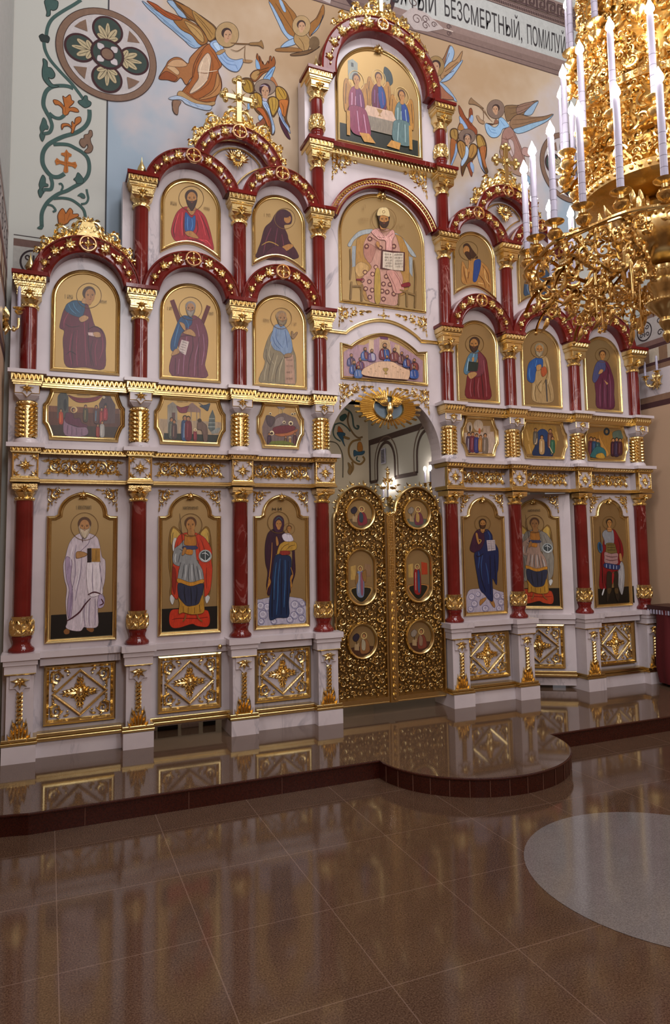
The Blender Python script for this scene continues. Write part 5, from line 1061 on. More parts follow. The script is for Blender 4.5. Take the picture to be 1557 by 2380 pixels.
# ------------------------------------------------------------------ royal doors
YD = .02
def royal(s):
    t = thing('royal_door', 'pierced gilded royal door leaf, %s of the pair, with three painted medallions' % ('left' if s < 0 else 'right'), 'door', (s*.285, YD, .09), 'gilded royal doors')
    hw = .250; H = 1.66
    out = [(-hw-.015, 0), (hw+.0, 0), (hw, H)]+arc(-.002, H+.01, .235, 0, 180, 20)+[(-hw, H), (-hw-.015, H-.05)] if s < 0 else [(-hw, 0), (hw+.015, 0), (hw+.015, H-.05), (hw, H)]+arc(.002, H+.01, .235, 0, 180, 20)+[(-hw, H)]
    G().frame(out, [(0, -.02), (0, .022), (.008, .03), (.018, .024), (.022, -.02)]).build('gilded_frame', GOLD, t)
    G().box(-hw, hw, 0, .05, -.02, .028).build('bottom_rail', GOLD, t)
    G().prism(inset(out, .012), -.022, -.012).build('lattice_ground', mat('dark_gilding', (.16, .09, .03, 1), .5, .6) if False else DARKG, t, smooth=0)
    g = G(); rnd = random.Random(5)
    meds = [(0, 1.652, .122, .125), (0, 1.098, .125, .23), (0, .545, .125, .135)]
    def free(x, z, r):
        for mx, mz, a, b in meds:
            if ((x-mx)/(a+.03+r*.5))**2+((z-mz)/(b+.03+r*.5))**2 < 1: return False
        if z > H: return x*x+(z-H)**2 < (.225-r)**2
        return abs(x) < hw-r-.005 and z > .06+r
    placed = []
    for tries in range(5200):      # right half, then mirrored: scrollwork fills what the medallions leave
        r = rnd.choice((.036, .028, .022, .016)) if tries < 2500 else rnd.choice((.014, .011)); x, z = rnd.uniform(0.0, hw), rnd.uniform(.06, H+.22)
        if x < r*.9 and x > 0: x = r
        if not free(x, z, r): continue
        if any((x-a)**2+(z-b)**2 < (r+c)**2*.80 for a, b, c in placed): continue
        placed.append((x, z, r))
        a = rnd.uniform(0, 2*PI); d = rnd.choice((-1, 1))
        if r > .02: g.scroll(x+math.sin(a)*r*d, z-math.cos(a)*r*d, a, r*.9, d, 0, r*.8, 1.2, 4, .26)
        elif r > .013:
            for k in range(3): g.leaf(x, z, a+k*2.1, r*1.3, r*.9, 0, r*1.1, .5, 3)
            g.ball(x, z, r*.5, r*.45, 6, 4)
        else: g.ball(x, z, r*.4, r*.75, 6, 4)
    g.mirror(); g.build('pierced_scrollwork', CARVED, t)
    g = G()
    for i in range(13):
        q = math.radians(8+164*i/12); g.ball(.25*math.cos(q), H+.01+.25*math.sin(q), .005, .013 if i % 2 else .010, 8, 5)
        if i % 2: g.leaf(.245*math.cos(q), H+.01+.245*math.sin(q), q+1.0, .05, .02, 0, .016, -1.2, 3)
    g.build('beaded_crest', CARVED, t)
    cols = {(-1, 0): ('#6a5438', '#7c2c34', '#30404c'), (-1, 1): ('#a8844c', '#7c88a0', '#8a5060'), (-1, 2): ('#4a2c1c', '#8a5c34', '#a89c80'), (1, 0): ('#5c6050', '#6c3440', '#a88448'), (1, 1): ('#a8743c', '#8a1c1c', '#2f4c6c'), (1, 2): ('#4c2c1c', '#7a3c2c', '#8c6c54')}
    for k, (mx, mz, a, b) in enumerate(meds):
        out_ = [((a+.022)*math.cos(2*PI*i/32), (b+.022)*math.sin(2*PI*i/32) if k != 1 else ((b+.022)-(a+.022))*(1 if math.sin(2*PI*i/32+1e-9) > 0 else -1)+(a+.022)*math.sin(2*PI*i/32)) for i in range(32)]
        m_ = G().frame(out_, [(0, -.01), (.0, .025), (.008, .036), (.018, .032), (.026, .012)]).build('medallion_frame', GOLD, t, (mx, 0, mz))
        G().prism(inset(out_, .018), -.01, .006).build('medallion_ground', LEAFGOLD, m_, smooth=0)
        def fm(u, v): return (u/100*a, v/100*b)
        p = Pn(fn=fm, base=.0066); c0, c1, c2 = cols[(s, k)]
        p.poly(c0, '-85 -40 85 -40 60 -78 0 -96 -60 -78')
        if k == 1:
            p.rect('#b89450', '-80 -10 -40 -10 -40 45 -80 40'); p.rect('#8a6a4c' if s < 0 else '#a83c1c', '30 0 80 0 78 45 30 50'); p.poly('#1c1c10', '-70 -45 70 -45 40 -80 0 -94 -40 -80')
            x0 = -5; p.poly(c1, [(x0-22, 20), (x0-30, -20), (x0-26, -70), (x0+22, -74), (x0+28, -15), (x0+16, 22)]); p.poly(c2, [(x0+2, 18), (x0+20, 0), (x0+18, -66), (x0+2, -60)]); p.line('#d0c0b0', [(x0-14, 10), (x0-16, -60)], 4); p.ell('#c8a868', x0, 32, 20, 11); p.ell('#3a2414', x0, 32, 12, 8); p.ell('#b07c50', x0, 31, 8, 6)
            if s < 0: p.poly('#8a6434', '8 15 40 25 36 -20 14 -10'); p.poly('#8a6434', '-24 15 -44 0 -40 -30 -22 -10')
        else:
            p.poly(c1, '10 15 45 -5 55 -70 -10 -80 -15 -20'); p.poly(c2, '0 10 25 -10 20 -60 -5 -50'); p.ell('#c8a868', 15, 32, 24, 22); p.ell('#3a2414', 15, 33, 15, 15); p.ell('#b07c50', 14, 31, 10, 11)
            p.poly('#a88c64', '-60 -20 -25 -10 -25 -60 -60 -55', False); p.poly('#2a2430' if s < 0 else '#8a7c6c', '-70 30 -40 50 -20 30 -40 0 -65 5'); p.line('#3a2414', '-45 5 -40 -20', 6)
        p.build('medallion_painting', m_, (0, 0, 0))
    return t
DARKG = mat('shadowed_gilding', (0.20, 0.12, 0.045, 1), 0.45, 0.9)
royal(-1); royal(1)
t = thing('door_post', 'narrow beaded gilded post where the royal doors meet', 'door post', (0.0, YD, .09))
G().box(-.034, .034, .0, 1.66, .024, .044).build('post_body', GOLD, t)
g = G()
for r_ in range(46):
    for q in (-1, 0, 1): g.ball(q*.017+(.0085 if r_ % 2 else 0)*0, .98+r_*.0145, .05, .0072, 6, 4)
g.build('pearl_rows', CARVED, t)
g = G()
for k in range(13): z = .03+k*.072; g.leaf(0, z, PI/2, .08, .05, .04, .022); g.leaf(0, z+.02, math.radians(50), .045, .02, .04, .018, .8, 3); g.leaf(0, z+.02, math.radians(130), .045, .02, .04, .018, -.8, 3); g.ball(0, z, .056, .012, 6, 4)
g.build('leaf_carving', CARVED, t)
g = G()
for a in (90, 50, 130, 20, 160): g.leaf(0, 1.63, math.radians(a), .06, .03, .035, .02)
g.ball(0, 1.65, .055, .014); g.build('top_palmette', CARVED, t)
t = thing('door_crest', 'small gilded crest with cross standing above the meeting of the royal doors', 'crest', (0.0, YD, 1.98))
g = G(); g.tube([(0, -.02, .0), (0, .12, .0)], .012, 8)
v0, f0 = len(g.v), len(g.f); g.scroll(.02, .03, 0, .026, 1, 0, .02, 1.1, 4, .28); g.scroll(.065, .02, 0, .018, -1, 0, .02, 1.1, 3, .28); g.leaf(.09, .02, math.radians(20), .05, .02, 0, .016, -.6); g.leaf(.01, .05, math.radians(60), .06, .025, 0, .016, -.6); g.leaf(0.02, .0, math.radians(-10), .08, .03, 0, .016, .4)
g.mirror(v0, f0); g.ball(0, .13, .005, .018, 10, 6); g.build('leafwork', CARVED, t)
g = G()
for a in (0, 90, 180, 270): g.leaf(0, .165, math.radians(a), .03, .016, 0, .012)
g.ball(0, .165, .006, .009); g.build('cross', GOLD, t)
# ------------------------------------------------------------------ dove in a sunburst over the doors
t = thing('dove_sunburst', 'gilded dove with spread wings in an oval sunburst under the arch', 'sunburst', (0.0, -.02, 2.70))
g = G(); n = 48
for i in range(n):
    a = 2*PI*i/n; k = 1.0 if i % 2 == 0 else .84; r0x, r0z = .15, .108; r1x, r1z = .335*k, .19*k
    x0, z0, x1, z1 = r0x*math.cos(a), r0z*math.sin(a), r1x*math.cos(a), r1z*math.sin(a); px_, pz_ = -math.sin(a), math.cos(a); w0, w1 = .009, .012
    g.add([(x0-px_*w0, z0-pz_*w0, 0), (x0, z0, .014), (x0+px_*w0, z0+pz_*w0, 0), (x1-px_*w1, z1-pz_*w1, 0), (x1, z1, .018), (x1+px_*w1, z1+pz_*w1, 0), (x1*1.02, z1*1.02, 0), (x0, z0, -.006), (x1, z1, -.006)], [(0, 1, 4, 3), (1, 2, 5, 4), (3, 4, 6), (4, 5, 6), (0, 3, 8, 7), (2, 7, 8, 5), (3, 6, 8), (6, 5, 8)])
g.build('rays', GOLD, t)
el = [(.158*math.cos(2*PI*i/40), .115*math.sin(2*PI*i/40)) for i in range(40)]
G().frame(el, [(0, -.005), (0, .018), (.006, .024), (.013, .016), (.014, -.005)]).build('oval_rim', GOLD, t)
G().prism(inset(el, .008), -.006, .002).build('blue_oval_ground', mat('grey_blue_enamel', L('#6d7f8c'), .4), t, smooth=0)
g = G(); g.ball(0, -.01, .035, .034, 12, 8, fz=1.9); g.ball(0, -.085, .045, .022, 10, 7); g.leaf(0, -.10, -PI/2, .02, .012, .045, .01)
for k in range(5): g.leaf(0, -.05-.002*k, math.radians(-90+(k-2)*17), .085, .03, .014, .02)
v0, f0 = len(g.v), len(g.f)
for k in range(8): g.leaf(.02+.012*k, .015+.004*k, math.radians(78-k*6), .155-.011*k, .028, .03, .02, .15, 5)
for k in range(5): g.leaf(.02+.008*k, .01, math.radians(60-k*9), .08, .024, .045, .018, 0, 4)
g.mirror(v0, f0); g.build('dove', CARVED, t)
# ------------------------------------------------------------------ painted walls
CROP['Ma'] = (330, 0, 4.8656); CROP['V1'] = (60, 0, 7.785); CROP['V2'] = (60, 260, 7.785); CROP['T'] = (740, 0, 4.0974)
YM = .2185
Pn.ow = .006
def mural(crop): return Pn(crop, YM, (0, 0), step=.00006, base=.0)
def mput(p, name, label=None):
    o = p.build(name, wb, (0, YM, 0), MURAL)
    if label: o['label'] = label
    return o
def bandline(p, c, q, w, outline=None):
    if outline: bandline(p, outline, q, w+7)
    q = [float(x) for x in q.split()]; pts = smooth_closed(list(zip(q[::2], q[1::2])), 5, False)
    P = np.array([p.T(u, v) for u, v in pts]); n = len(P); p.h += p.step; w = w*p.k/2
    T = np.gradient(P, axis=0); T /= np.linalg.norm(T, axis=1)[:, None]+1e-12; N = np.stack([-T[:, 1], T[:, 0]], 1); v = []
    for i in range(n): a, b = P[i]+N[i]*w, P[i]-N[i]*w; v += [(a[0], a[1], p.h), (b[0], b[1], p.h)]
    p.g.add(v, [(2*i, 2*i+1, 2*i+3, 2*i+2) for i in range(n-1)], L(c))
# edge lines of the painted field
p = mural('px')
def wl_(p, c, x0, x1, z0, z1): 
    p.h += p.step; p.g.add([(x0, z0, p.h), (x1, z0, p.h), (x1, z1, p.h), (x0, z1, p.h)], [(0, 1, 2, 3)], L(c))
wl_(p, '#3c3c40', -2.446, -2.434, 3.9, 9.0); wl_(p, '#3c3c40', 2.49, 2.502, 3.9, 7.0)
wl_(p, '#4a4242', -3.12, -2.35, 3.925, 3.932); wl_(p, '#6b5148', -3.12, -2.3, 3.84, 3.90); wl_(p, '#a8a49c', -3.12, -2.3, 3.60, 3.84); wl_(p, '#4a2e2c', -3.12, -2.3, 3.555, 3.60); wl_(p, '#4a4242', 2.35, 3.24, 3.925, 3.932); wl_(p, '#6b5148', 2.3, 3.24, 3.84, 3.90); wl_(p, '#a8a49c', 2.3, 3.24, 3.60, 3.84)
mput(p, 'border_lines')
def swirl_band(p, T, n, z0, z1, c='#2e2022'):      # scroll band; T maps (s, z) on the wall
    h = (z1-z0)/2; zc = (z0+z1)/2
    for k in range(n):
        s0 = k*h*4.2
        def at(s, z): return T(s0+s, z)
        def L_(pts, w): p.g2(pts, w)
        P = lambda pts: [at(*q) for q in pts]
        p.raw(c, P([(1.3*h+h*.78*math.cos(t), zc+h*.82*math.sin(t)) for t in np.linspace(0, 2*PI, 28)]), .014)
        for sx in (-1, 1):
            for sz in (-1, 1):
                p.raw(c, P([(1.3*h+sx*(h*.34-h*.22*(1-q*.75)*math.cos(q*7)), zc+sz*(h*.34-h*.22*(1-q*.75)*math.sin(q*7))) for q in np.linspace(0, 1, 16)]), .010)
                p.raw(c, P([(3.4*h+sx*(h*.42-h*.33*(1-q*.75)*math.cos(q*7)), zc+sz*(h*.55-h*.30*(1-q*.75)*math.sin(q*7))) for q in np.linspace(0, 1, 16)]), .011)
        p.raw(c, P([(1.3*h, zc-h*.5), (1.3*h, zc+h*.5)]), .012); p.raw(c, P([(3.4*h-.014, zc), (3.4*h, zc+.018)]), .012); p.raw(c, P([(3.4*h+.014, zc), (3.4*h, zc-.018)]), .012)
def raw(s, c, pts, w):
    P = np.array(pts); s.h += s.step; T = np.gradient(P, axis=0); T /= np.linalg.norm(T, axis=1)[:, None]+1e-12; N = np.stack([-T[:, 1], T[:, 0]], 1)*w/2; v = []
    for i in range(len(P)): a, b = P[i]+N[i], P[i]-N[i]; v += [(a[0], a[1], s.h), (b[0], b[1], s.h)]
    s.g.add(v, [(2*i, 2*i+1, 2*i+3, 2*i+2) for i in range(len(P)-1)], L(c))
Pn.raw = raw
def flatpn(): return Pn(fn=lambda u, v: (u, v), step=.00008, base=.0)
p = flatpn(); swirl_band(p, lambda s, z: (-3.13+s, z), 2, 3.60, 3.84); swirl_band(p, lambda s, z: (2.3+s, z), 2, 3.60, 3.84); p.build('scroll_border', wb, (0, YM-.002, 0), MURAL)
# rosette medallions on the mural wall, straddling the border line
def rosette_med(cx, cz, label):
    R = .405; p = flatpn()
    def C_(c, x, z, a, b, n=40): p.poly(c, [(cx+x+a*math.cos(2*PI*i/n), cz+z+b*math.sin(2*PI*i/n)) for i in range(n)], False)
    C_('#3a2420', 0, 0, R, R, 64); C_('#7d6250', 0, 0, R-.006, R-.006, 64); C_('#3a2420', 0, 0, R-.056, R-.056, 64); C_('#beb7b6', 0, 0, R-.061, R-.061, 64)
    for k in range(4):
        a = k*PI/2; dx, dz = math.cos(a), math.sin(a); C_('#3c1c20', dx*.215, dz*.215, .125, .125); C_('#36453f', dx*.215, dz*.215, .107, .107)
        for j, (da, l, w) in enumerate(((0, .155, .036), (.55, .135, .05), (-.55, .135, .05), (1.15, .09, .045), (-1.15, .09, .045))):
            t = a+da; bx, bz = cx+dx*.125, cz+dz*.125; nx, nz = -math.sin(t), math.cos(t); ct, st = math.cos(t), math.sin(t)
            p.poly('#b8a986', [(bx, bz), (bx+ct*l*.5+nx*w*.5, bz+st*l*.5+nz*w*.5), (bx+ct*l*.9+nx*w*.3, bz+st*l*.9+nz*w*.3), (bx+ct*l, bz+st*l), (bx+ct*l*.9-nx*w*.3, bz+st*l*.9-nz*w*.3), (bx+ct*l*.5-nx*w*.5, bz+st*l*.5-nz*w*.5)]); p.raw('#4a4434', [(bx, bz), (bx+ct*l*.85, bz+st*l*.85)], .004)
        t = a+PI/4; q = .315; n_ = .05
        p.poly('#7d6250', [(cx+q*math.cos(t-.20), cz+q*math.sin(t-.20)), (cx+q*math.cos(t), cz+q*math.sin(t)), (cx+q*math.cos(t+.20), cz+q*math.sin(t+.20)), (cx+.225*math.cos(t), cz+.225*math.sin(t))], False)
    C_('#3c1c20', 0, 0, .135, .135); C_('#36453f', 0, 0, .115, .115)
    for k in range(4): t = PI/4+k*PI/2; p.poly('#c4bdbe', [(cx+.045*math.cos(t), cz+.045*math.sin(t)), (cx+.08*math.cos(t-.4), cz+.08*math.sin(t-.4)), (cx+.112*math.cos(t), cz+.112*math.sin(t)), (cx+.08*math.cos(t+.4), cz+.08*math.sin(t+.4))])
    C_('#3c1c20', 0, 0, .058, .058); C_('#7d6250', 0, 0, .046, .046)
    o = p.build('painted_medallion', wb, (0, YM-.004, 0), MURAL); o['label'] = label
rosette_med(-2.445, 5.60, 'painted quatrefoil rosette in a brown ring, upper left'); rosette_med(2.445, 5.60, 'painted quatrefoil rosette behind the chandelier candles')
GR = '#3f5a55'; OR = '#b0682c'; OL = '#2a3432'
p = mural('V1')
bandline(p, GR, '1000 0 860 90 640 220 480 340 400 480 370 640', 58, OL); bandline(p, GR, '325 740 350 900 440 1080 620 1290 820 1500 960 1680 1060 1820', 56, OL)
bandline(p, GR, '860 1600 760 1560 620 1550 480 1570 380 1640 330 1760 320 1900 370 2020 450 2150', 70, OL)
p.poly(GR, '350 0 560 10 585 90 560 160 500 190 450 180 445 260 420 292 370 290 380 220 355 120').poly(GR, '312 1060 385 1110 395 1210 460 1230 525 1330 515 1400 460 1425 410 1410 480 1520 600 1560 500 1590 400 1540 310 1420 295 1280 315 1160')
p.poly(OL, '240 650 300 612 345 640 390 640 430 680 425 740 400 775 350 760 280 750 255 700').poly(GR, '1060 1735 1110 1740 1125 1810 1180 1850 1170 1910 1090 1950 1030 1930 950 1860 960 1820 1030 1800')
p.poly(OR, '495 1815 560 1810 640 1860 700 1930 670 1760 680 1740 720 1765 800 1712 830 1810 870 1830 860 1870 780 1950 860 1940 930 1970 960 2024 900 2030 800 2010 760 2070 700 2090 670 2050 660 1960 590 1900 530 1890'); p.folds('#6a3c14', ['720 1940 715 2040', '620 1870 680 1950'], 8)
p.build('painted_vine', wb, (0, YM, 0), MURAL)
p = mural('V2')
bandline(p, GR, '1150 -40 1155 60 1130 180 1050 290 900 380 700 440 540 510 400 600 320 720 300 850 320 970 400 1100 490 1170 600 1175 700 1120', 74, OL)
bandline(p, GR, '420 20 520 100 620 115 700 60', 60, OL); bandline(p, GR, '370 0 440 130 475 260 430 370 330 400 300 440', 60, OL)
bandline(p, GR, '500 590 640 585 780 600 900 660 1020 730 1120 840 1150 1000 1120 1150 1020 1270 880 1350 740 1430 600 1480 440 1590 350 1700 290 1850 290 2080', 64, OL)
bandline(p, GR, '450 1180 480 1300 450 1400 340 1410 290 1470', 60, OL); bandline(p, GR, '500 1570 660 1560 820 1590 960 1680 1050 1780 1080 1900', 48, OL); bandline(p, GR, '1000 1670 1090 1650 1130 1570 1110 1460 1100 1400', 34, OL)
bandline(p, GR, '640 1430 670 1360 640 1300 600 1310', 30, OL); bandline(p, GR, '400 1680 480 1700 540 1780 490 1810', 34, OL)
p.poly(GR, '318 105 370 160 385 230 410 270 400 320 350 320 300 400 350 430 300 540 250 430 270 370 255 290 280 200').poly(GR, '300 1145 355 1200 360 1290 400 1310 400 1350 330 1360 290 1420 320 1450 265 1555 220 1440 250 1380 240 1300').poly(GR, '940 1100 1000 1150 1040 1220 1030 1290 930 1300 900 1250 865 1220 905 1180').poly(GR, '935 1520 1000 1470 1060 1500 1075 1560 1020 1565 980 1530').poly(GR, '205 2105 270 2060 320 2060 290 2125')
p.poly('#7d6250', '1150 340 1195 345 1205 430 1170 480 1180 560 1215 640 1190 720 1120 750 1060 720 1120 650 1110 590 1060 650 1000 620 970 550 1000 490 1050 480 1060 420 1130 400')
p.poly(OR, '645 235 700 212 780 225 830 280 830 190 850 180 880 220 900 120 985 95 1000 170 950 220 900 260 860 380 820 380 830 310 770 260 690 270 655 325')
p.poly(OR, '735 680 770 735 830 770 825 810 780 820 765 900 830 920 900 905 930 980 900 1030 840 990 765 980 770 1090 720 1110 680 1080 700 970 620 940 550 965 525 890 560 835 620 880 700 905 705 810 640 780 640 745 700 740', False).poly(OR, '660 1750 710 1810 725 1840 795 1745 850 1800 850 1850 940 1850 950 1890 870 1930 800 1960 750 2020 620 2060 585 1960 585 1850'); p.folds('#6a3c14', ['700 1850 700 1980', '800 1830 750 1960', '735 720 735 1080', '560 900 900 960'], 7)
p.build('painted_vine', wb, (0, YM-.0016, 0), MURAL)
# angels
WG = '#8f5f28'; WB = '#8fa9c4'; WR = '#9a4a1c'
def halo_head(p, u, v, r, R, prof=0, hc='#a88c62', hair='#3a2620', rb=None):
    p.ell('#4a3820', u+prof*r*.1, v, R*1.04, (rb or R)*1.04, 28).ell(hc, u+prof*r*.1, v, R, rb or R, 28); p.head(u, v, r, hair, None, '#b89070', turn=prof)
p = mural('Ma')
p.poly('#6a4a24', '350 5 430 30 560 110 700 200 835 310 845 420 760 470 700 380 600 250 500 210 430 120').poly(WG, '360 12 440 90 520 190 610 235 560 110 430 40').poly('#a07a40', '570 118 700 210 825 320 835 410 760 462 700 360 610 240').poly(WB, '285 8 350 10 400 80 470 150 500 208 420 180 370 110 320 60')
p.poly(WB, '0 10 80 60 130 100 250 170 390 250 460 345 560 400 650 500 670 525 600 545 540 520 480 460 410 400 330 330 230 250 150 170 70 100').poly(WR, '55 8 160 50 260 120 460 210 450 270 400 250 250 180 130 80').poly(WG, '440 230 470 205 560 250 640 300 690 360 745 460 700 505 640 495 560 400 450 340 390 280 360 230').poly('#b08c54', '480 240 560 270 660 340 700 430 690 480 620 430 540 340')
p.folds('#5c3a16', ['120 60 250 150 390 240', '200 80 330 170 440 230', '470 250 600 330 700 450', '450 300 560 370 660 470', '420 60 500 150 600 230', '590 150 700 260 800 390', '620 200 720 320 790 430'], 6).folds('#5c7ca0', ['30 30 160 150 330 290 540 470', '240 230 380 350 560 480', '480 460 600 530'], 7)
p.poly('#a0683a', '270 745 300 690 370 650 440 660 520 720 540 660 600 590 680 520 760 500 800 600 700 780 560 880 500 960 440 880 380 925 290 905 190 890 240 790').poly('#c4a078', '280 760 340 740 420 810 400 850 330 800').poly('#8a4820', '190 890 260 810 330 830 400 880 360 920 290 905').poly('#c09870', '290 740 350 680 450 680 510 740 420 760')
p.poly('#9c5a28', '765 500 700 540 620 660 580 760 560 900 480 1000 440 1080 580 1150 700 1190 800 1195 850 1080 900 1000 895 900 860 800 900 740 870 640 820 560').poly('#c8ae94', '740 600 670 680 630 780 640 880 590 960 540 1040 560 1060 660 1000 740 900 770 760 780 660').poly('#b07c48', '850 830 890 920 890 1020 830 1090 640 1130 800 1020')
p.folds('#6a3812', ['700 560 620 700 580 860 480 1040', '790 640 800 800 740 960 560 1080', '860 820 870 960 760 1080 600 1120', '680 600 600 760 580 880', '620 820 740 830 860 790', '500 1040 640 1140 820 1150', '770 560 850 680 880 760'], 7).folds('#e0ccb0', ['700 660 660 780 650 880', '740 640 760 740 740 860', '560 1040 660 980 740 900', '640 800 760 812 850 798'], 8)
p.poly('#b08c5c', '440 1030 580 1120 720 1160 820 1150 800 1195 640 1180 500 1130 400 1080').poly('#a8b8cc', '300 1112 380 1085 460 1100 600 1170 780 1200 760 1250 640 1230 500 1180 440 1130 340 1130').folds('#7c94b4', ['440 1110 560 1170 700 1230', '600 1180 640 1220', '520 1150 560 1200'], 8)
p.poly('#8a6a54', '345 1140 440 1150 415 1210 405 1290 370 1290 348 1240').line('#2a1c18', '350 1140 345 1240 380 1295 408 1300', 7)
p.poly('#8fa9cc', '765 500 830 455 900 500 940 600 990 660 1060 680 1140 670 1130 740 1080 810 1000 800 920 740 860 660 830 590').poly('#b0c8e0', '800 500 850 480 890 560 860 580').folds('#5878a4', ['880 640 960 720 1060 740', '900 600 960 680 1040 700', '1060 740 1080 790'], 8).poly('#a08058', '835 600 910 560 940 580 870 625')
p.poly('#a07a50', '1140 680 1200 680 1250 690 1220 712 1150 705').poly('#a07a50', '900 430 950 430 960 500 930 530')
halo_head(p, 955, 395, 62, 130, .8, rb=140)
p.line('#6a4a28', '1000 490 1120 498 1230 500', 16).poly('#8a683c', '1220 488 1320 480 1350 460 1375 550 1320 520 1220 512').line('#6a4a28', '1000 560 1080 580 1170 520', 8).line('#6a4a28', '1165 520 1160 640 1170 700', 8)
mput(p, 'painted_angel', 'painted angel in ochre robe blowing a trumpet, upper left')
def seraph(crop, pts, name, label, yoff=0):
    p = mural(crop)
    for c, q in pts: (p.poly(c, q) if c[0] == '#' else p.folds(c[1:], q, 9))
    return p
p = mural('Mb')
p.poly('#8a4c18', '235 640 250 560 330 480 430 450 480 410 430 260 385 150 410 45 440 130 480 250 460 100 520 230 560 320 540 240 600 340 680 230 700 300 720 130 760 120 760 240 820 120 865 260 830 380 720 470 560 560 430 700 330 760')
p.poly('#a8824c', '250 640 300 520 420 470 470 520 430 640 350 720').poly('#7fa4c8', '370 200 440 260 485 420 430 440 380 400').poly('#7fa4c8', '560 680 640 560 760 420 860 380 800 560 740 720 640 700').poly('#a86a3c', '740 700 800 640 900 800 915 880 850 900')
p.poly('#5c3c14', '5 740 60 670 170 660 270 700 330 850 340 1000 260 1060 150 1020 60 960').poly('#a07c28', '40 760 150 700 250 760 300 900 290 1010 180 1040 70 960').poly('#6a4414', '870 900 960 875 1060 920 1160 1040 1210 1230 1170 1500 1150 1700 1230 1900 1150 1850 1080 1640 960 1500 950 1250 880 1150').poly('#b08830', '880 920 980 890 1100 980 1150 1100 1120 1200 980 1230 890 1140').poly('#b86c2c', '960 1240 1120 1210 1190 1250 1150 1450 1100 1640 1000 1500')
p.poly('#9cb0d0', '950 1380 1000 1460 1030 1600 1100 1760 1200 1900 1240 2060 1160 1960 1050 1800 960 1620 925 1480').poly('#4a2030', '960 1640 1040 1800 1140 1950 1240 2200 1150 2150 1050 1980 980 1800')
p.ell('#4a3a30', 605, 900, 275, 215).ell('#8a7868', 605, 900, 262, 200)
p.poly('#6a4414', '250 1180 290 1060 400 1030 500 1100 560 1250 700 1480 800 1750 850 2000 800 2100 720 2010 620 1800 520 1640 380 1500 280 1320').poly('#b08830', '265 1180 320 1060 420 1050 510 1150 530 1330 480 1450 380 1440 290 1320').poly('#b4602a', '390 1440 520 1420 640 1560 740 1800 720 1980 640 1800 560 1640').poly('#a8c0dc', '540 1230 640 1260 720 1420 740 1540 820 1800 850 1960 790 2080 770 1850 680 1560 560 1370')
p.poly('#6a4414', '670 1220 740 1140 850 1140 940 1220 950 1400 860 1600 800 1640 740 1500').poly('#b08c38', '690 1230 760 1150 860 1160 930 1240 920 1420 850 1560 790 1600 740 1450')
p.poly('#7fa4c8', '175 1260 245 1240 240 1380 200 1460 165 1440').poly('#a8c0dc', '430 1640 480 1600 550 1660 470 1740').poly('#8a4c30', '480 1760 560 1680 620 1800 590 1940 420 1900 380 1820')
p.folds('#5c3c10', ['330 1060 340 1200 420 1400', '400 1050 420 1200 490 1380', '290 1120 300 1280 380 1420', '770 1160 790 1300 800 1500', '860 1180 880 1320 840 1500', '920 920 960 1020 1060 1180', '980 900 1060 1000 1120 1140', '1000 1280 1060 1400 1080 1600', '120 700 200 820 240 1000', '430 480 560 440 700 400', '400 600 520 520 640 480', '430 1480 560 1640 660 1860', '560 1440 660 1640 720 1880'], 12).folds('#3c5c90', ['580 1300 680 1500 800 1860', '620 1300 700 1420', '960 1480 1040 1700 1160 1900', '620 660 720 560 800 440'], 14)
p.head(600, 990, 150, '#3a1c24', None, '#b89070', turn=.15, fr=.62, by=1).line('#b0a0b0', '480 880 580 850 680 900', 22).poly('#b0a8b8', '540 1170 620 1190 660 1230 600 1260 545 1230')
mput(p, 'painted_seraph', 'painted six-winged seraph above the left cross-topped arch')
p = mural('Mc')
p.poly('#8a4420', '205 140 250 200 300 300 340 320 350 200 380 185 395 260 380 380 450 470 440 540 330 460 200 470 210 400 240 330 210 230').poly('#8fa9cc', '215 290 260 330 330 450 260 450 230 390').poly('#8fa9cc', '380 270 405 310 385 380 345 330').poly('#a8743c', '200 470 210 410 250 390 280 470')
p.poly('#5c3c14', '95 480 140 450 190 470 205 560 180 640 100 580').poly('#a07c3c', '100 490 140 462 185 480 190 560 170 610 110 570').poly('#9c5c2c', '100 600 180 640 170 740 120 860 100 930').poly('#8fa9cc', '170 650 190 760 120 940 100 940 150 780')
p.poly('#5c3c14', '440 560 480 530 540 570 580 680 580 800 560 900 600 1030 560 1060 500 960 460 800 460 700').poly('#a8843c', '450 570 490 545 530 590 560 680 470 700').poly('#a86430', '490 720 570 700 560 860 580 980 540 940').poly('#8fa9cc', '465 720 500 830 530 980 570 1060 500 960 460 820')
p.ell('#4a3830', 318, 560, 116, 104).ell('#7c6658', 318, 560, 110, 98)
p.poly('#8a4420', '250 880 330 880 400 780 390 900 360 930 390 1020 375 1100 320 960 290 1000 255 1095 235 980').poly('#5c3c14', '182 660 220 612 280 640 320 700 300 830 260 880 200 760').poly('#a87c3c', '190 660 225 620 275 650 305 720 290 810 250 860 205 760').poly('#5c3c14', '350 690 400 655 450 690 455 780 400 870 320 930 260 1080 250 960 330 840').poly('#a87c3c', '355 695 400 665 445 700 445 770 390 850 340 830').poly('#a8c0d8', '300 690 340 740 320 860 250 960 240 900 290 800').poly('#8fa9cc', '370 900 410 960 400 1050 360 960')
p.folds('#5c3414', ['220 640 240 740 260 850', '260 660 280 760', '400 680 400 760 360 850', '500 560 540 660 555 780', '260 230 310 320 380 420', '370 220 360 320', '140 470 160 560'], 6); p.head(322, 595, 58, '#3a2420', None, '#b89070', turn=.1, fr=.65).line('#a89890', '290 548 320 535 355 560', 8)
mput(p, 'painted_seraph', 'painted six-winged seraph right of the tower')
p = mural('Mc')
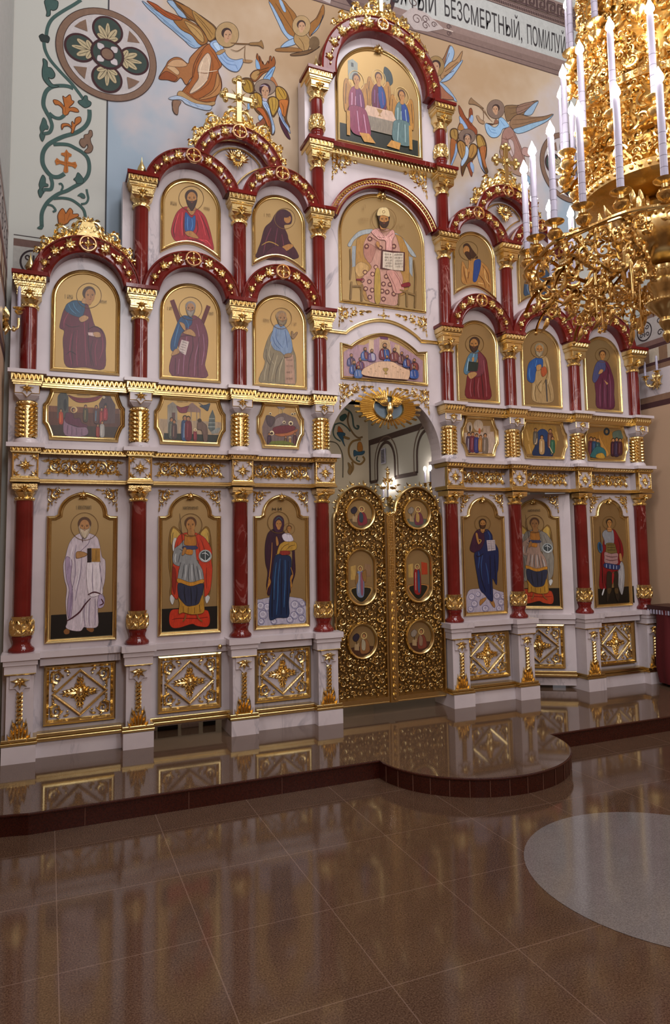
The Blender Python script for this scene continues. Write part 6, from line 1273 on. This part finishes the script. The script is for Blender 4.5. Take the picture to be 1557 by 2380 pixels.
p.poly('#7c6040', '820 170 900 140 1020 140 1200 90 1275 85 1240 160 1180 250 1060 270 920 330 850 350').poly('#8a6a58', '1000 150 1190 95 1210 130 1100 220 990 260').poly('#8fa9c0', '1080 260 1200 130 1275 90 1240 170 1180 270')
p.poly('#8a6a4c', '890 400 920 320 1010 265 1180 300 1350 290 1470 260 1380 340 1180 390 1050 440 950 470').poly('#8fb0c8', '940 465 1050 430 1180 385 1380 330 1480 260 1400 350 1250 430 1100 500 990 520').folds('#5c4430', ['930 340 1100 330 1350 300', '920 400 1050 390 1250 340', '860 180 1000 170 1180 120', '900 260 1040 220 1180 150'], 6)
p.poly('#9a7468', '870 430 930 470 990 580 1060 750 1100 900 1120 1090 1040 1090 900 900 760 800 780 640 800 500').poly('#bda8a4', '880 600 940 640 950 800 900 830 870 740').poly('#a0806c', '760 700 850 720 950 900 1060 1070 980 1080 800 950').poly('#b08c84', '1060 720 1120 710 1190 760 1150 830 1060 800').poly('#8fb0c8', '1050 1110 1130 1080 1190 1170 1160 1200 1060 1140')
p.folds('#6a4438', ['830 560 900 700 960 880', '940 520 1020 700 1090 920', '800 620 780 760', '880 860 980 980 1080 1080', '780 580 860 600 940 560'], 7)
p.poly('#8fb4d4', '745 320 790 310 850 370 880 430 800 460 770 520 720 570 640 570 580 500 560 400 600 390 680 440 740 400').folds('#5c84b0', ['600 430 640 500 720 520', '760 340 820 420', '640 460 700 480'], 8).poly('#8a5c44', '570 380 640 400 740 380 700 330 660 410').poly('#a08060', '440 290 470 285 500 330 550 360 540 395 480 370')
halo_head(p, 706, 195, 52, 115, -.7, '#7c6658', rb=125)
p.line('#7c6044', '620 330 540 220 470 150', 14).poly('#8a6c4c', '340 120 370 45 400 70 500 150 540 190 420 135').line('#6a4c34', '530 180 540 300 530 360', 8).line('#6a4c34', '550 200 600 300 660 370', 6)
mput(p, 'painted_angel', 'painted angel with trumpet flying left, beside the chandelier')
CROP['Mu'] = (700, 0, 3.8925)
p = mural('M')    # seraph at the top, left of the tower
p.poly(WG, '1070 0 1190 0 1250 60 1320 150 1300 260 1320 330 1240 320 1180 180').poly(WB, '1070 20 1110 60 1180 190 1240 300 1320 350 1280 380 1200 300 1150 200').poly(WB, '1160 5 1190 10 1225 100 1200 100').poly(WG, '1440 220 1500 160 1560 40 1570 130 1520 230 1440 330').poly(WB, '1560 130 1540 200 1480 280 1450 320 1520 250').poly(WB, '1180 420 1240 370 1330 340 1310 400 1200 430')
p.poly('#a08050', '1300 320 1340 280 1400 310 1440 360 1430 440 1380 500 1350 440 1300 380').poly('#8a6030', '1140 440 1250 430 1350 440 1360 468 1150 466').poly('#6a4c2c', '1270 490 1400 460 1440 450 1530 420 1420 490 1290 506').ell('#6e5638', 1480, 388, 48, 60).folds('#5c3a16', ['1130 30 1200 140 1290 280', '1200 30 1260 120 1300 220', '1500 180 1540 100', '1340 340 1380 400 1390 460'], 6)
halo_head(p, 1362, 235, 42, 80, .4, rb=92); mput(p, 'painted_seraph', 'painted winged seraph at the top edge, left of the tower')
p = mural('Me')   # right of the tower
p.poly('#9c6440', '1020 310 1050 330 1100 400 1150 480 1100 480').poly('#8a6040', '1270 560 1300 500 1340 410 1360 450 1330 560 1290 640').poly(WB, '1345 420 1385 470 1360 560 1300 650 1290 620').poly('#a07c54', '1280 640 1340 570 1400 540 1460 460 1430 580 1380 660 1310 720 1260 700').poly(WB, '1460 540 1420 620 1340 720 1260 740 1340 660').poly(WB, '1250 740 1330 800 1410 920 1330 870 1260 800').folds('#5c3a20', ['1300 580 1340 480', '1300 650 1420 560', '1290 690 1380 640'], 6)
halo_head(p, 1218, 600, 46, 76, -.3, '#94784c', rb=92); p.poly('#9a6448', '1240 760 1310 830 1380 900 1250 880'); mput(p, 'painted_seraph', 'painted winged seraph right of the topmost arch')
# inscription band, bead line and Greek key, with the round ornament at the middle
p = flatpn(); zz = dict()
wl_(p, '#7c665e', -2.44, 3.24, 6.67, 6.865); wl_(p, '#4c3836', -2.44, 3.24, 6.715, 6.722); wl_(p, '#4c3836', -2.44, 3.24, 6.662, 6.67); wl_(p, '#8a746c', -2.44, 3.24, 6.79, 6.865); wl_(p, '#b4b6b2', -2.44, 3.24, 6.865, 7.275); wl_(p, '#4a3c3a', -2.44, 3.24, 7.275, 7.285); wl_(p, '#8a746c', -2.44, 3.24, 7.285, 7.56); wl_(p, '#b4b6b2', -2.44, 3.24, 7.56, 7.62)
wl_(p, '#4a3434', -2.44, 3.24, 7.345, 7.352)
for i in range(110): x = .1+i*.0235; wl_(p, '#4a3434', x, x+.014, 7.30, 7.33)
for i in range(17):
    x = .2+i*.145; z = 7.375; s = .145/5; P = [(0, 0), (0, 4.6), (4, 4.6), (4, 1.2), (1.6, 1.2), (1.6, 3), (2.7, 3)]
    p.raw('#4a3434', [(x, z), (x, z+s*4.6)], s*.62)
    for a, b in (((0, 4.6), (3.6, 4.6)), ((3.6, 4.6), (3.6, 1.3)), ((3.6, 1.3), (1.5, 1.3)), ((1.5, 1.3), (1.5, 3.0)), ((1.5, 3.0), (2.5, 3.0)), ((0, 0), (5, 0))): p.raw('#4a3434', [(x+a[0]*s, z+a[1]*s), (x+b[0]*s, z+b[1]*s)], s*.62)
p.build('inscription_band', wb, (0, YM-.001, 0), MURAL)
p = flatpn()
for s in (-1, 1):
    R = .28; p.raw('#3c2426', [(.0+s*R*math.cos(t), 6.96+R*math.sin(t)) for t in np.linspace(-1.45, 1.2, 20)], .05)
    p.poly('#b0a4a0', [(.0+s*.38, 6.80), (.05+s*.46, 6.93), (.05+s*.62, 6.90), (.05+s*.82, 6.79), (.05+s*.62, 6.70), (.05+s*.46, 6.68)], False)
    for (a, b, r) in ((.47, 6.98, .07), (.50, 6.80, .06), (.60, 6.83, .045), (.60, 6.76, .045), (.88, 6.83, .03), (.88, 6.755, .03), (.70, 6.80, .035)): p.raw('#5c4846', [(.05+s*(a+r*(1-q*.75)*math.cos(q*8)), b+r*(1-q*.75)*math.sin(q*8)) for q in np.linspace(0, 1, 18)], .010)
    p.raw('#c4b4a8', [(.05+s*.82, 6.79), (.05+s*.93, 6.79)], .012)
p.build('painted_scroll_ornament', wb, (0, YM-.002, 0), MURAL)
INK = mat('inscription_paint', L('#2e2a2c'), .85)
def text(body, x, z, h, w, parent, y, M, name='lettering', align='LEFT'):
    c = bpy.data.curves.new(name, 'FONT'); c.body = body; c.align_x = align; c.size = 1.0; c.extrude = 0.0
    o = bpy.data.objects.new(name, c); C.objects.link(o); bpy.context.view_layer.update()
    d = o.dimensions; me = bpy.data.meshes.new_from_object(o.evaluated_get(bpy.context.evaluated_depsgraph_get())); bpy.data.objects.remove(o)
    xs = [v.co.x for v in me.vertices]; ys = [v.co.y for v in me.vertices]; x0, x1, y0, y1 = min(xs), max(xs), min(ys), max(ys)
    for v in me.vertices: X = (v.co.x-x0)/(x1-x0)*w; Z = (v.co.y-y0)/(y1-y0)*h; v.co = (X, 0, Z)
    me.materials.clear(); me.materials.append(M); o = bpy.data.objects.new(name, me); C.objects.link(o); o.parent = parent; o.location = (x, y, z); return o
text('СВЯТЫЙ', .16, 6.905, .315, .62, wb, YM-.004, INK); text('БЕЗСМЕРТНЫЙ,', .885, 6.905, .315, 0.985, wb, YM-.004, INK); text('ПОМИЛУЙ', 1.94, 6.925, .30, .53, wb, YM-.004, INK)
# bands on the side walls
def side_bands(x, face, parent, d):
    def q(c, y0, y1, z0, z1, e=.001): 
        g = G(); X = x+face*e; v = [(X, z0, -y0), (X, z0, -y1), (X, z1, -y1), (X, z1, -y0)]
        g.add(v, [(0, 1, 2, 3)], L(c)); return g
    g = G()
    for c, z0, z1, e in (('#b4b6b2', 3.9, 9.4, .001), ('#4a4242', 3.972, 3.979, .002), ('#7c665e', 3.895, 3.95, .002), ('#b4aca8', 3.645, 3.895, .002), ('#7c5c54', 3.59, 3.645, .002), ('#4a2a2a', 3.55, 3.59, .002), ('#c3b4a0', 3.40, 3.55, .002), ('#4a2a2a', 3.365, 3.40, .002), ('#8a6a54', 3.31, 3.365, .002), ('#8a6a54', 2.965, 3.03, .002), ('#4a2a2a', 2.905, 2.965, .002)):
        k = q(c, -1.69, .215, z0, z1, e); g.add([(a, zz, -b) for a, b, zz in k.v], k.f, L(c))
    for k_ in range(8):
        y = .10-k_*.24; k = q('', y-.12, y, 3.40, 3.55, .003) if False else None
        X = x+face*.003; g.add([(X, 3.402, -(y-.11)), (X, 3.402, -y), (X, 3.548, -y), (X, 3.548, -(y-.11))], [(0, 1, 2, 3)], L('#8a6a50'))
    g.build('painted_bands', MURAL, parent, smooth=0)
    g = G(); X = x+face*.002; g.add([(X, 3.03, 1.69), (X, 3.03, -.215), (X, 3.31, -.215), (X, 3.31, 1.69)], [(0, 1, 2, 3)]); g.build('marble_band', WHITE, parent, smooth=0)
    p = flatpn(); swirl_band(p, lambda s, z: (s, z), 4, 3.645, 3.895); gg = G(); gg.v = [(x+face*(.004+(-v[1])*.2), .20-v[0], v[2]) for v in p.g.v]; gg.f = p.g.f; gg.c = p.g.c; gg.m = p.g.m
    gg.build('scroll_border', MURAL, parent, smooth=0)
side_bands(-3.16, 1, wl, 1); side_bands(3.24, -1, wr, -1)
# ------------------------------------------------------------------ altar room seen through the arch
far = bpy.data.objects['wall_altar_far']; rgt = bpy.data.objects['wall_altar_right']
CROP['Al'] = (740, 740, 4.8656)
p = Pn('Al', 4.598, (0, 0), step=.0003, base=0)
for c, q, w in (('#4a5a54', '300 1020 360 1060 385 1120 400 1220 440 1250 455 1220 430 1215', 20), ('#7c6040', '345 1060 330 1150 350 1230 400 1310 450 1350 500 1340', 20), ('#4a5a54', '190 1200 250 1185 320 1230 360 1280', 16), ('#4a5a54', '190 1190 165 1280 190 1350 250 1390', 16), ('#8a6a3c', '480 1370 390 1390 345 1460 350 1550 400 1620 470 1650 520 1600 500 1560', 22), ('#8a6a3c', '380 1620 390 1700 350 1760', 26), ('#5c5040', '120 1390 200 1410 250 1480 275 1580 275 1800', 12), ('#4a5a54', '440 1560 430 1600 470 1620', 14)): bandline(p, c, q, w)
p.poly('#3c5650', '245 1110 300 1080 320 1110 280 1160 245 1150').poly('#b0602c', '220 1230 240 1225 280 1290 250 1310 220 1290').poly('#34566a', '210 1290 300 1300 280 1370 300 1450 260 1380 230 1340').poly('#8a6a3c', '280 1330 350 1350 340 1370 290 1355').poly('#b0702c', '445 1410 480 1400 500 1470 480 1510 440 1490').poly('#34566a', '400 1490 450 1510 520 1500 500 1540 430 1550 400 1560').poly('#8a6a3c', '330 1630 360 1650 380 1700 360 1770 330 1740 340 1690')
p.build('painted_vine', far, (0, 4.598, 0), MURAL)
g = G(); X = 1.997
def rb(c, pts, e=0, w=.05):
    P = np.array(pts, float); T = np.gradient(P, axis=0); T /= np.linalg.norm(T, axis=1)[:, None]+1e-9; N = np.stack([-T[:, 1], T[:, 0]], 1)*w/2; v = []
    for i in range(len(P)): a, b = P[i]+N[i], P[i]-N[i]; v += [(X-e, a[1], -a[0]), (X-e, b[1], -b[0])]
    g.add(v, [(2*i, 2*i+1, 2*i+3, 2*i+2) for i in range(len(P)-1)], L(c))
rb('#4a3630', [(4.58, 3.10), (2.2, 3.10)], 0, .09)
for yc in (3.98, 2.7):
    aw = .30
    for r, c, w, e in ((aw, '#4a3630', .05, .001), (aw+.09, '#6a5448', .025, .002)):
        rb(c, [(yc+r, 2.45)]+[(yc+r*math.cos(t), 2.70+(r+.03)*math.sin(t)) for t in np.linspace(0, PI, 16)]+[(yc-r, 2.45)], e, w)
rb('#4a3630', [(4.55, 3.08), (4.55, 2.45)], .001, .05); rb('#4a3630', [(4.55, 2.45), (4.28, 2.45)], .001, .05); rb('#4a3630', [(3.68, 2.45), (3.0, 2.45)], .001, .06)
g.build('painted_arcade', MURAL, rgt, smooth=0)
g = G(); g.box(-.07, .07, -.12, .12, 0, .012)
vo = thing('air_vent', 'small white slotted air vent on the altar wall above the royal doors', 'vent', (1.985, 4.03, 2.82)); vo.rotation_euler = (0, 0, -PI/2)
g.build('vent_frame', WAX, vo, smooth=0); g = G()
for k in range(9): g.box(-.055, .055, -.1+k*.023, -.09+k*.023, .012, .016)
g.build('vent_slot', BLACKLINE, vo, smooth=0)
# ------------------------------------------------------------------ wall lights
def sconce_parts(t, arms, lit=False):
    g = G(); g.ball(0, 0, .0, .045, 10, 8, fz=1.9, fh=.5)
    for a in (90, 60, 120, 20, 160, -40, 220, -70, 250, -90): g.leaf(0, -.01, math.radians(a), .10, .04, .01, .03, .3 if a < 90 else -.3, 5)
    g.scroll(.02, -.02, 0, .03, 1, .01, .03, 1.1, 4, .25); g.build('back_plate', CARVED, t)
    for (x, h, z) in arms:
        g = G(); g.tube(smooth3([(0, -.02, .02), (x*.3, -.07, h*.5), (x*.8, -.05, h*.95), (x, .02, h)]), .009, 8); g.ball(x*.5, -.07, h*.7, .014, 8, 5)
        g.leaf(x*.5, -.06, math.radians(40 if x >= 0 else 140), .05, .02, h*.6, .02); a_ = g.build('arm', CARVED, t)
        G().lathe([(.008, z-.045), (.022, z-.035), (.03, z-.02), (.012, z-.012), (.04, z), (.042, z+.004), (.01, z+.005)], 16, x, h).build('drip_pan', CARVED, a_)
        G().lathe([(.0125+.0012*math.sin(k*1.9), z+.004+k*.010) for k in range(16)]+[(.004, z+.17)], 12, x, h).build('candle', WAX, a_)
        if lit: g = G(); g.ball(x, z+.20, h, .02, 8, 6, fz=1.7); g.build('bulb', FLAME, a_)
def smooth3(pts, k=5):
    a = smooth_closed([(p[0], p[1]) for p in pts], k, False); b = smooth_closed([(p[2], 0) for p in pts], k, False); return [(x, z, h[0]) for (x, z), h in zip(a, b)]
t = thing('wall_sconce', 'gilded one-candle wall light on the left wall beside the leftmost capital', 'wall light', (-3.155, -.15, 3.13)); t.rotation_euler = (0, 0, PI/2)
sconce_parts(t, [(0, .10, .09)])
t = thing('wall_sconce', 'gilded two-candle wall light on the marble band of the right wall', 'wall light', (3.235, -.10, 3.19)); t.rotation_euler = (0, 0, -PI/2)
sconce_parts(t, [(-.075, .09, .045), (.075, .08, .075)])
for y, z, lb in ((2.54, 2.22, 'lit wall light inside the altar, nearest the right jamb'), (3.81, 2.10, 'lit wall light inside the altar, behind the royal door crest')):
    t = thing('altar_sconce', lb, 'wall light', (1.985, y, z)); t.rotation_euler = (0, 0, -PI/2); sconce_parts(t, [(-.07, .09, .05), (.07, .09, .05)], True)
# ------------------------------------------------------------------ chandelier
CX_, CY_ = -.035, -3.10
ch = thing('chandelier', 'huge gilded openwork chandelier with rings of electric candles', 'chandelier', (CX_, CY_, 0))
def wrapc(k, R, th0):      # bend a flat relief round a cylinder of radius R
    return [(( (R-q[1])*math.cos(th0-q[0]/R)), q[2], ((R-q[1])*math.sin(th0-q[0]/R))) for q in k.v]
def drum(name, R, z0, z1, n, seed, taper=0.0):
    rnd = random.Random(seed); g = G(); pl = []
    for tries in range(n*12):
        if len(pl) >= n: break
        r = rnd.choice((.042, .034, .028, .022, .017)); x = rnd.uniform(-PI*R, PI*R); z = rnd.uniform(z0+r, z1-r)
        if any((x-a)**2+(z-b)**2 < ((r+c)*.8)**2 for a, b, c in pl): continue
        pl.append((x, z, r)); k = G(); a = rnd.uniform(0, 2*PI); d = rnd.choice((-1, 1))
        k.scroll(math.sin(a)*r*d, -math.cos(a)*r*d, a, r, d, -.01, .03, 1.2, 4, .22); 
        if r > .03: k.leaf(0, r, rnd.uniform(0, 6.28), r*2, r*.7, -.005, .03, .8, 4)
        k.v = [(v[0]+x, v[1], v[2]) for v in k.v]; rr = R-taper*(z-z0)/(z1-z0)
        g.add([(X, zz+z, hh) for X, zz, hh in wrapc(k, rr, 0)], k.f)
    g.build(name, CHG, ch)
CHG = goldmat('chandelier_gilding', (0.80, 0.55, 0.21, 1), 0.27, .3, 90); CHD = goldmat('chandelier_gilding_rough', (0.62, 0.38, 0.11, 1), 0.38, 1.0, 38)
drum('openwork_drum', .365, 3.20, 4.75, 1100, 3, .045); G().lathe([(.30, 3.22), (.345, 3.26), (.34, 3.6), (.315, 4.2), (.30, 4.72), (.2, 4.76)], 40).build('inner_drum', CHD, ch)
g = G(); g.lathe([(.33, 3.16), (.37, 3.18), (.375, 3.22), (.34, 3.235)], 48); bead_ring(g, .375, 3.20, .011, 60); g.build('beaded_hoop', CHG, ch); g = G(); g.lathe([(.33, 3.62), (.365, 3.63), (.37, 3.665), (.33, 3.68)], 48); bead_ring(g, .368, 3.65, .011, 60); g.build('beaded_hoop', CHG, ch)
g = G(); g.lathe([(.02, 2.84), (.11, 2.85), (.17, 2.88), (.205, 2.94), (.215, 3.01), (.19, 3.06), (.21, 3.09), (.17, 3.12), (.10, 3.16), (.22, 3.20), (.3, 3.22)], 40); bead_ring(g, .217, 3.03, .010, 40); g.build('bottom_bowl', GOLD, ch)
g = G(); g.lathe([(.004, 2.45), (.016, 2.47), (.022, 2.49), (.012, 2.51), (.026, 2.53), (.036, 2.555), (.028, 2.575), (.05, 2.60), (.082, 2.632), (.088, 2.65), (.05, 2.668), (.055, 2.70), (.078, 2.73), (.08, 2.755), (.05, 2.775), (.06, 2.80), (.062, 2.83), (.035, 2.85), (.04, 2.875)], 28)
bead_ring(g, .088, 2.652, .006, 36); bead_ring(g, .06, 2.81, .007, 24); g.build('turned_finial', GOLD, ch)
G().lathe([(.02, 4.7), (.02, 9.5)], 10).build('hanging_rod', GOLD, ch); G().lathe([(.2, 4.75), (.3, 4.9), (.12, 5.1), (.05, 5.3), (.02, 5.35)], 24).build('top_crown', CHG, ch)
# one arm, in its own radial plane: x outwards, relief on both faces
def armmesh(s=1.0, R0=.16, R1=.64, zc=0.0):
    g = G()
    def both(f):
        k = G(); f(k); g.add([(x, z, -y) for x, y, z in k.v], k.f); g.add([(x, z, y) for x, y, z in k.v], [tuple(reversed(q)) for q in k.f])
    def f(k):
        k.tube(smooth3([(R0, zc-.06, 0), (R0+.12, zc-.17, 0), (R0+.27, zc-.13, 0), (R1-.10, zc-.03, 0), (R1, zc-.06, 0)]), .010, 6)
        k.tube(smooth3([(R0, zc+.06, 0), (R0+.12, zc+.10, 0), (R0+.24, zc+.03, 0), (R1-.14, zc-.10, 0), (R1-.02, zc-.22, 0), (R1+.02, zc-.30, 0)]), .008, 6)
        for x, z, a, r, d in ((.20, -.02, 40, .052, 1), (.30, .04, -30, .045, -1), (.30, -.10, 20, .05, -1), (.40, -.02, 60, .048, 1), (.40, -.16, -60, .045, 1), (.48, -.08, 10, .045, -1), (.53, -.20, -100, .04, 1), (.56, -.03, 80, .03, 1), (.24, -.20, -90, .038, -1), (.34, -.24, -60, .034, 1), (.46, -.28, -80, .03, -1)):
            k.scroll(x, zc+z, math.radians(a), r, d, 0, .014, 1.25, 4, .17)
        for x, z, a, l in ((.22, .08, 60, .09), (.30, .08, 30, .09), (.36, .03, 50, .08), (.45, .03, 40, .08), (.5, -.12, -20, .1), (.44, -.22, -60, .1), (.36, -.2, -100, .1), (.56, -.14, -50, .1), (.6, -.24, -80, .09), (.27, -.15, -120, .09)):
            k.leaf(x, zc+z, math.radians(a), l, .034, 0, .014, .9, 5)
    both(f); g.ball(R1+.02, zc-.31, 0, .012, 8, 6); g.ball(R0+.14, zc-.25, 0, .014, 8, 6)
    return g
def candle_parts(t_parent, R, z, H=.42):
    g = G(); g.lathe([(.006, z-.105), (.022, z-.10), (.012, z-.088), (.030, z-.075), (.036, z-.058), (.026, z-.040), (.012, z-.034), (.014, z-.018), (.044, z-.004), (.046, z), (.02, z+.002)], 18, R, 0)
    g.lathe([(.017, z), (.019, z+.012), (.012, z+.014)], 14, R, 0); p_ = g.build('candle_cup', CHG, t_parent)
    c = G().lathe([(.0155, z+.002), (.0155, z+H-.01), (.012, z+H)], 14, R, 0).build('candle', WAX, p_)
    g = G()
    for k in range(4): g.lathe([(.0157, z+.05+k*.05), (.0162, z+.051+k*.05), (.0157, z+.052+k*.05)], 14, R, 0)
    g.build('candle_ring_line', mat('candle_line', L('#6a6474'), .5) if 'candle_line' not in bpy.data.materials else bpy.data.materials['candle_line'], p_)
    g = G(); g.lathe([(.010, z+H), (.0205, z+H+.018), (.018, z+H+.034), (.008, z+H+.056), (.001, z+H+.075)], 14, R, 0); g.build('bulb', FLAME, p_); return p_
def ring_of(n, R, z, off, arm, H=.42):
    pr = []; a0 = off
    ap_ = arm.build('scroll_arm', CHG, ch) if arm else None; cp = candle_parts(ch, R, z, H)
    for i in range(n):
        a = math.radians(off+i*360/n)
        for src in ([ap_] if ap_ else [])+[cp]:
            if i == 0: o = src
            else:
                o = src.copy(); C.objects.link(o); o.parent = ch
                for q in src.children: d = q.copy(); C.objects.link(d); d.parent = o
            o.rotation_euler = (0, 0, a)
ring_of(24, .65, 2.965, 13, None)
am = armmesh(1, .16, .65, 2.945).build('scroll_arm', CHG, ch)
for i in range(12):
    o = am if i == 0 else am.copy()
    if i: C.objects.link(o); o.parent = ch
    o.rotation_euler = (0, 0, math.radians(28+i*30))
g = G(); n = 72; pts = [(.60*math.cos(2*PI*i/n), 2.875, .60*math.sin(2*PI*i/n)) for i in range(n+1)]; g.tube(pts, .007, 6); pts = [((.655+.012*math.cos(24*PI*i/n))*math.cos(2*PI*i/n), 2.862, (.655+.012*math.cos(24*PI*i/n))*math.sin(2*PI*i/n)) for i in range(n+1)]; g.tube(pts, .009, 6)
for i in range(24):
    t0 = math.radians(13+i*15)
    k = G(); k.scroll(-.05, 0, .6, .04, -1, -.004, .012, 1.2, 4, .2); k.scroll(.05, 0, 2.5, .04, 1, -.004, .012, 1.2, 4, .2); k.leaf(0, -.02, -PI/2, .07, .03, 0, .014)
    g.add([(X, zz+2.86, hh) for X, zz, hh in wrapc(k, .63, t0+PI/24*0)], k.f)
g.build('candle_hoop', CHG, ch); 
def small_arm(R0, R1, z):
    g = G(); k = G(); k.tube(smooth3([(R0, z-.04, 0), (R0+.05, z-.10, 0), (R1-.03, z-.12, 0), (R1, z-.09, 0)]), .008, 6); k.scroll(R0+.04, z-.05, math.radians(-60), .03, 1, 0, .012, 1.2, 4, .2); k.leaf(R0+.06, z-.09, math.radians(-50), .07, .03, 0, .012, .8)
    g.add([(x, zz, -y) for x, y, zz in k.v], k.f); g.add([(x, zz, y) for x, y, zz in k.v], [tuple(reversed(q)) for q in k.f]); return g
ring_of(16, .445, 3.45, 19, small_arm(.36, .445, 3.45), .40); ring_of(12, .40, 3.98, 5, small_arm(.33, .40, 3.98), .40)
# pointed pendants hanging below the arms
pd = G(); pd.lathe([(.001, 2.60), (.006, 2.63), (.008, 2.70), (.012, 2.76), (.006, 2.78), (.01, 2.80), (.004, 2.88)], 10, .33, 0)
for k in range(5): pd.leaf(.33, 2.66+k*.03, math.radians(60 if k % 2 else 120), .04, .018, .004, .01)
po = pd.build('pendant', CHG, ch)
for i in range(1, 8): o = po.copy(); C.objects.link(o); o.parent = ch; o.rotation_euler = (0, 0, i*2*PI/8+.3)
# ------------------------------------------------------------------ red draped stand at the right wall
t = thing('draped_stand', 'dark red velvet draped stand with fringed top at the right wall', 'stand', (3.06, -.30, 0))
g = G(); v = []; n = 40
for z, r in ((.03, .15), (.2, .175), (.45, .165), (.62, .15), (.76, .155)):
    v += [((r+.012*math.sin(9*a)*(1-z*.8))*math.cos(a), z, (r*1.2+.012*math.sin(9*a)*(1-z*.8))*math.sin(a)) for a in [2*PI*i/n for i in range(n)]]
f = [(l*n+i, l*n+(i+1) % n, (l+1)*n+(i+1) % n, (l+1)*n+i) for l in range(4) for i in range(n)]; f.append(tuple(range(4*n, 5*n))); g.add(v, f); g.build('velvet_drape', REDCLOTH, t)
g = G(); g.box(-.15, .15, .76, .80, -.2, .2); tp = g.build('top_board', mat('dark_wood', L('#3a1410'), .4), t, smooth=0)
g = G()
for i in range(9): g.box(-.15+i*.034, -.132+i*.034, .715, .757, .196, .204)
for i in range(11): g.box(-.155, -.150, .715, .757, -.19+i*.036, -.172+i*.036)
g.build('white_fringe', WAX, tp, smooth=0)
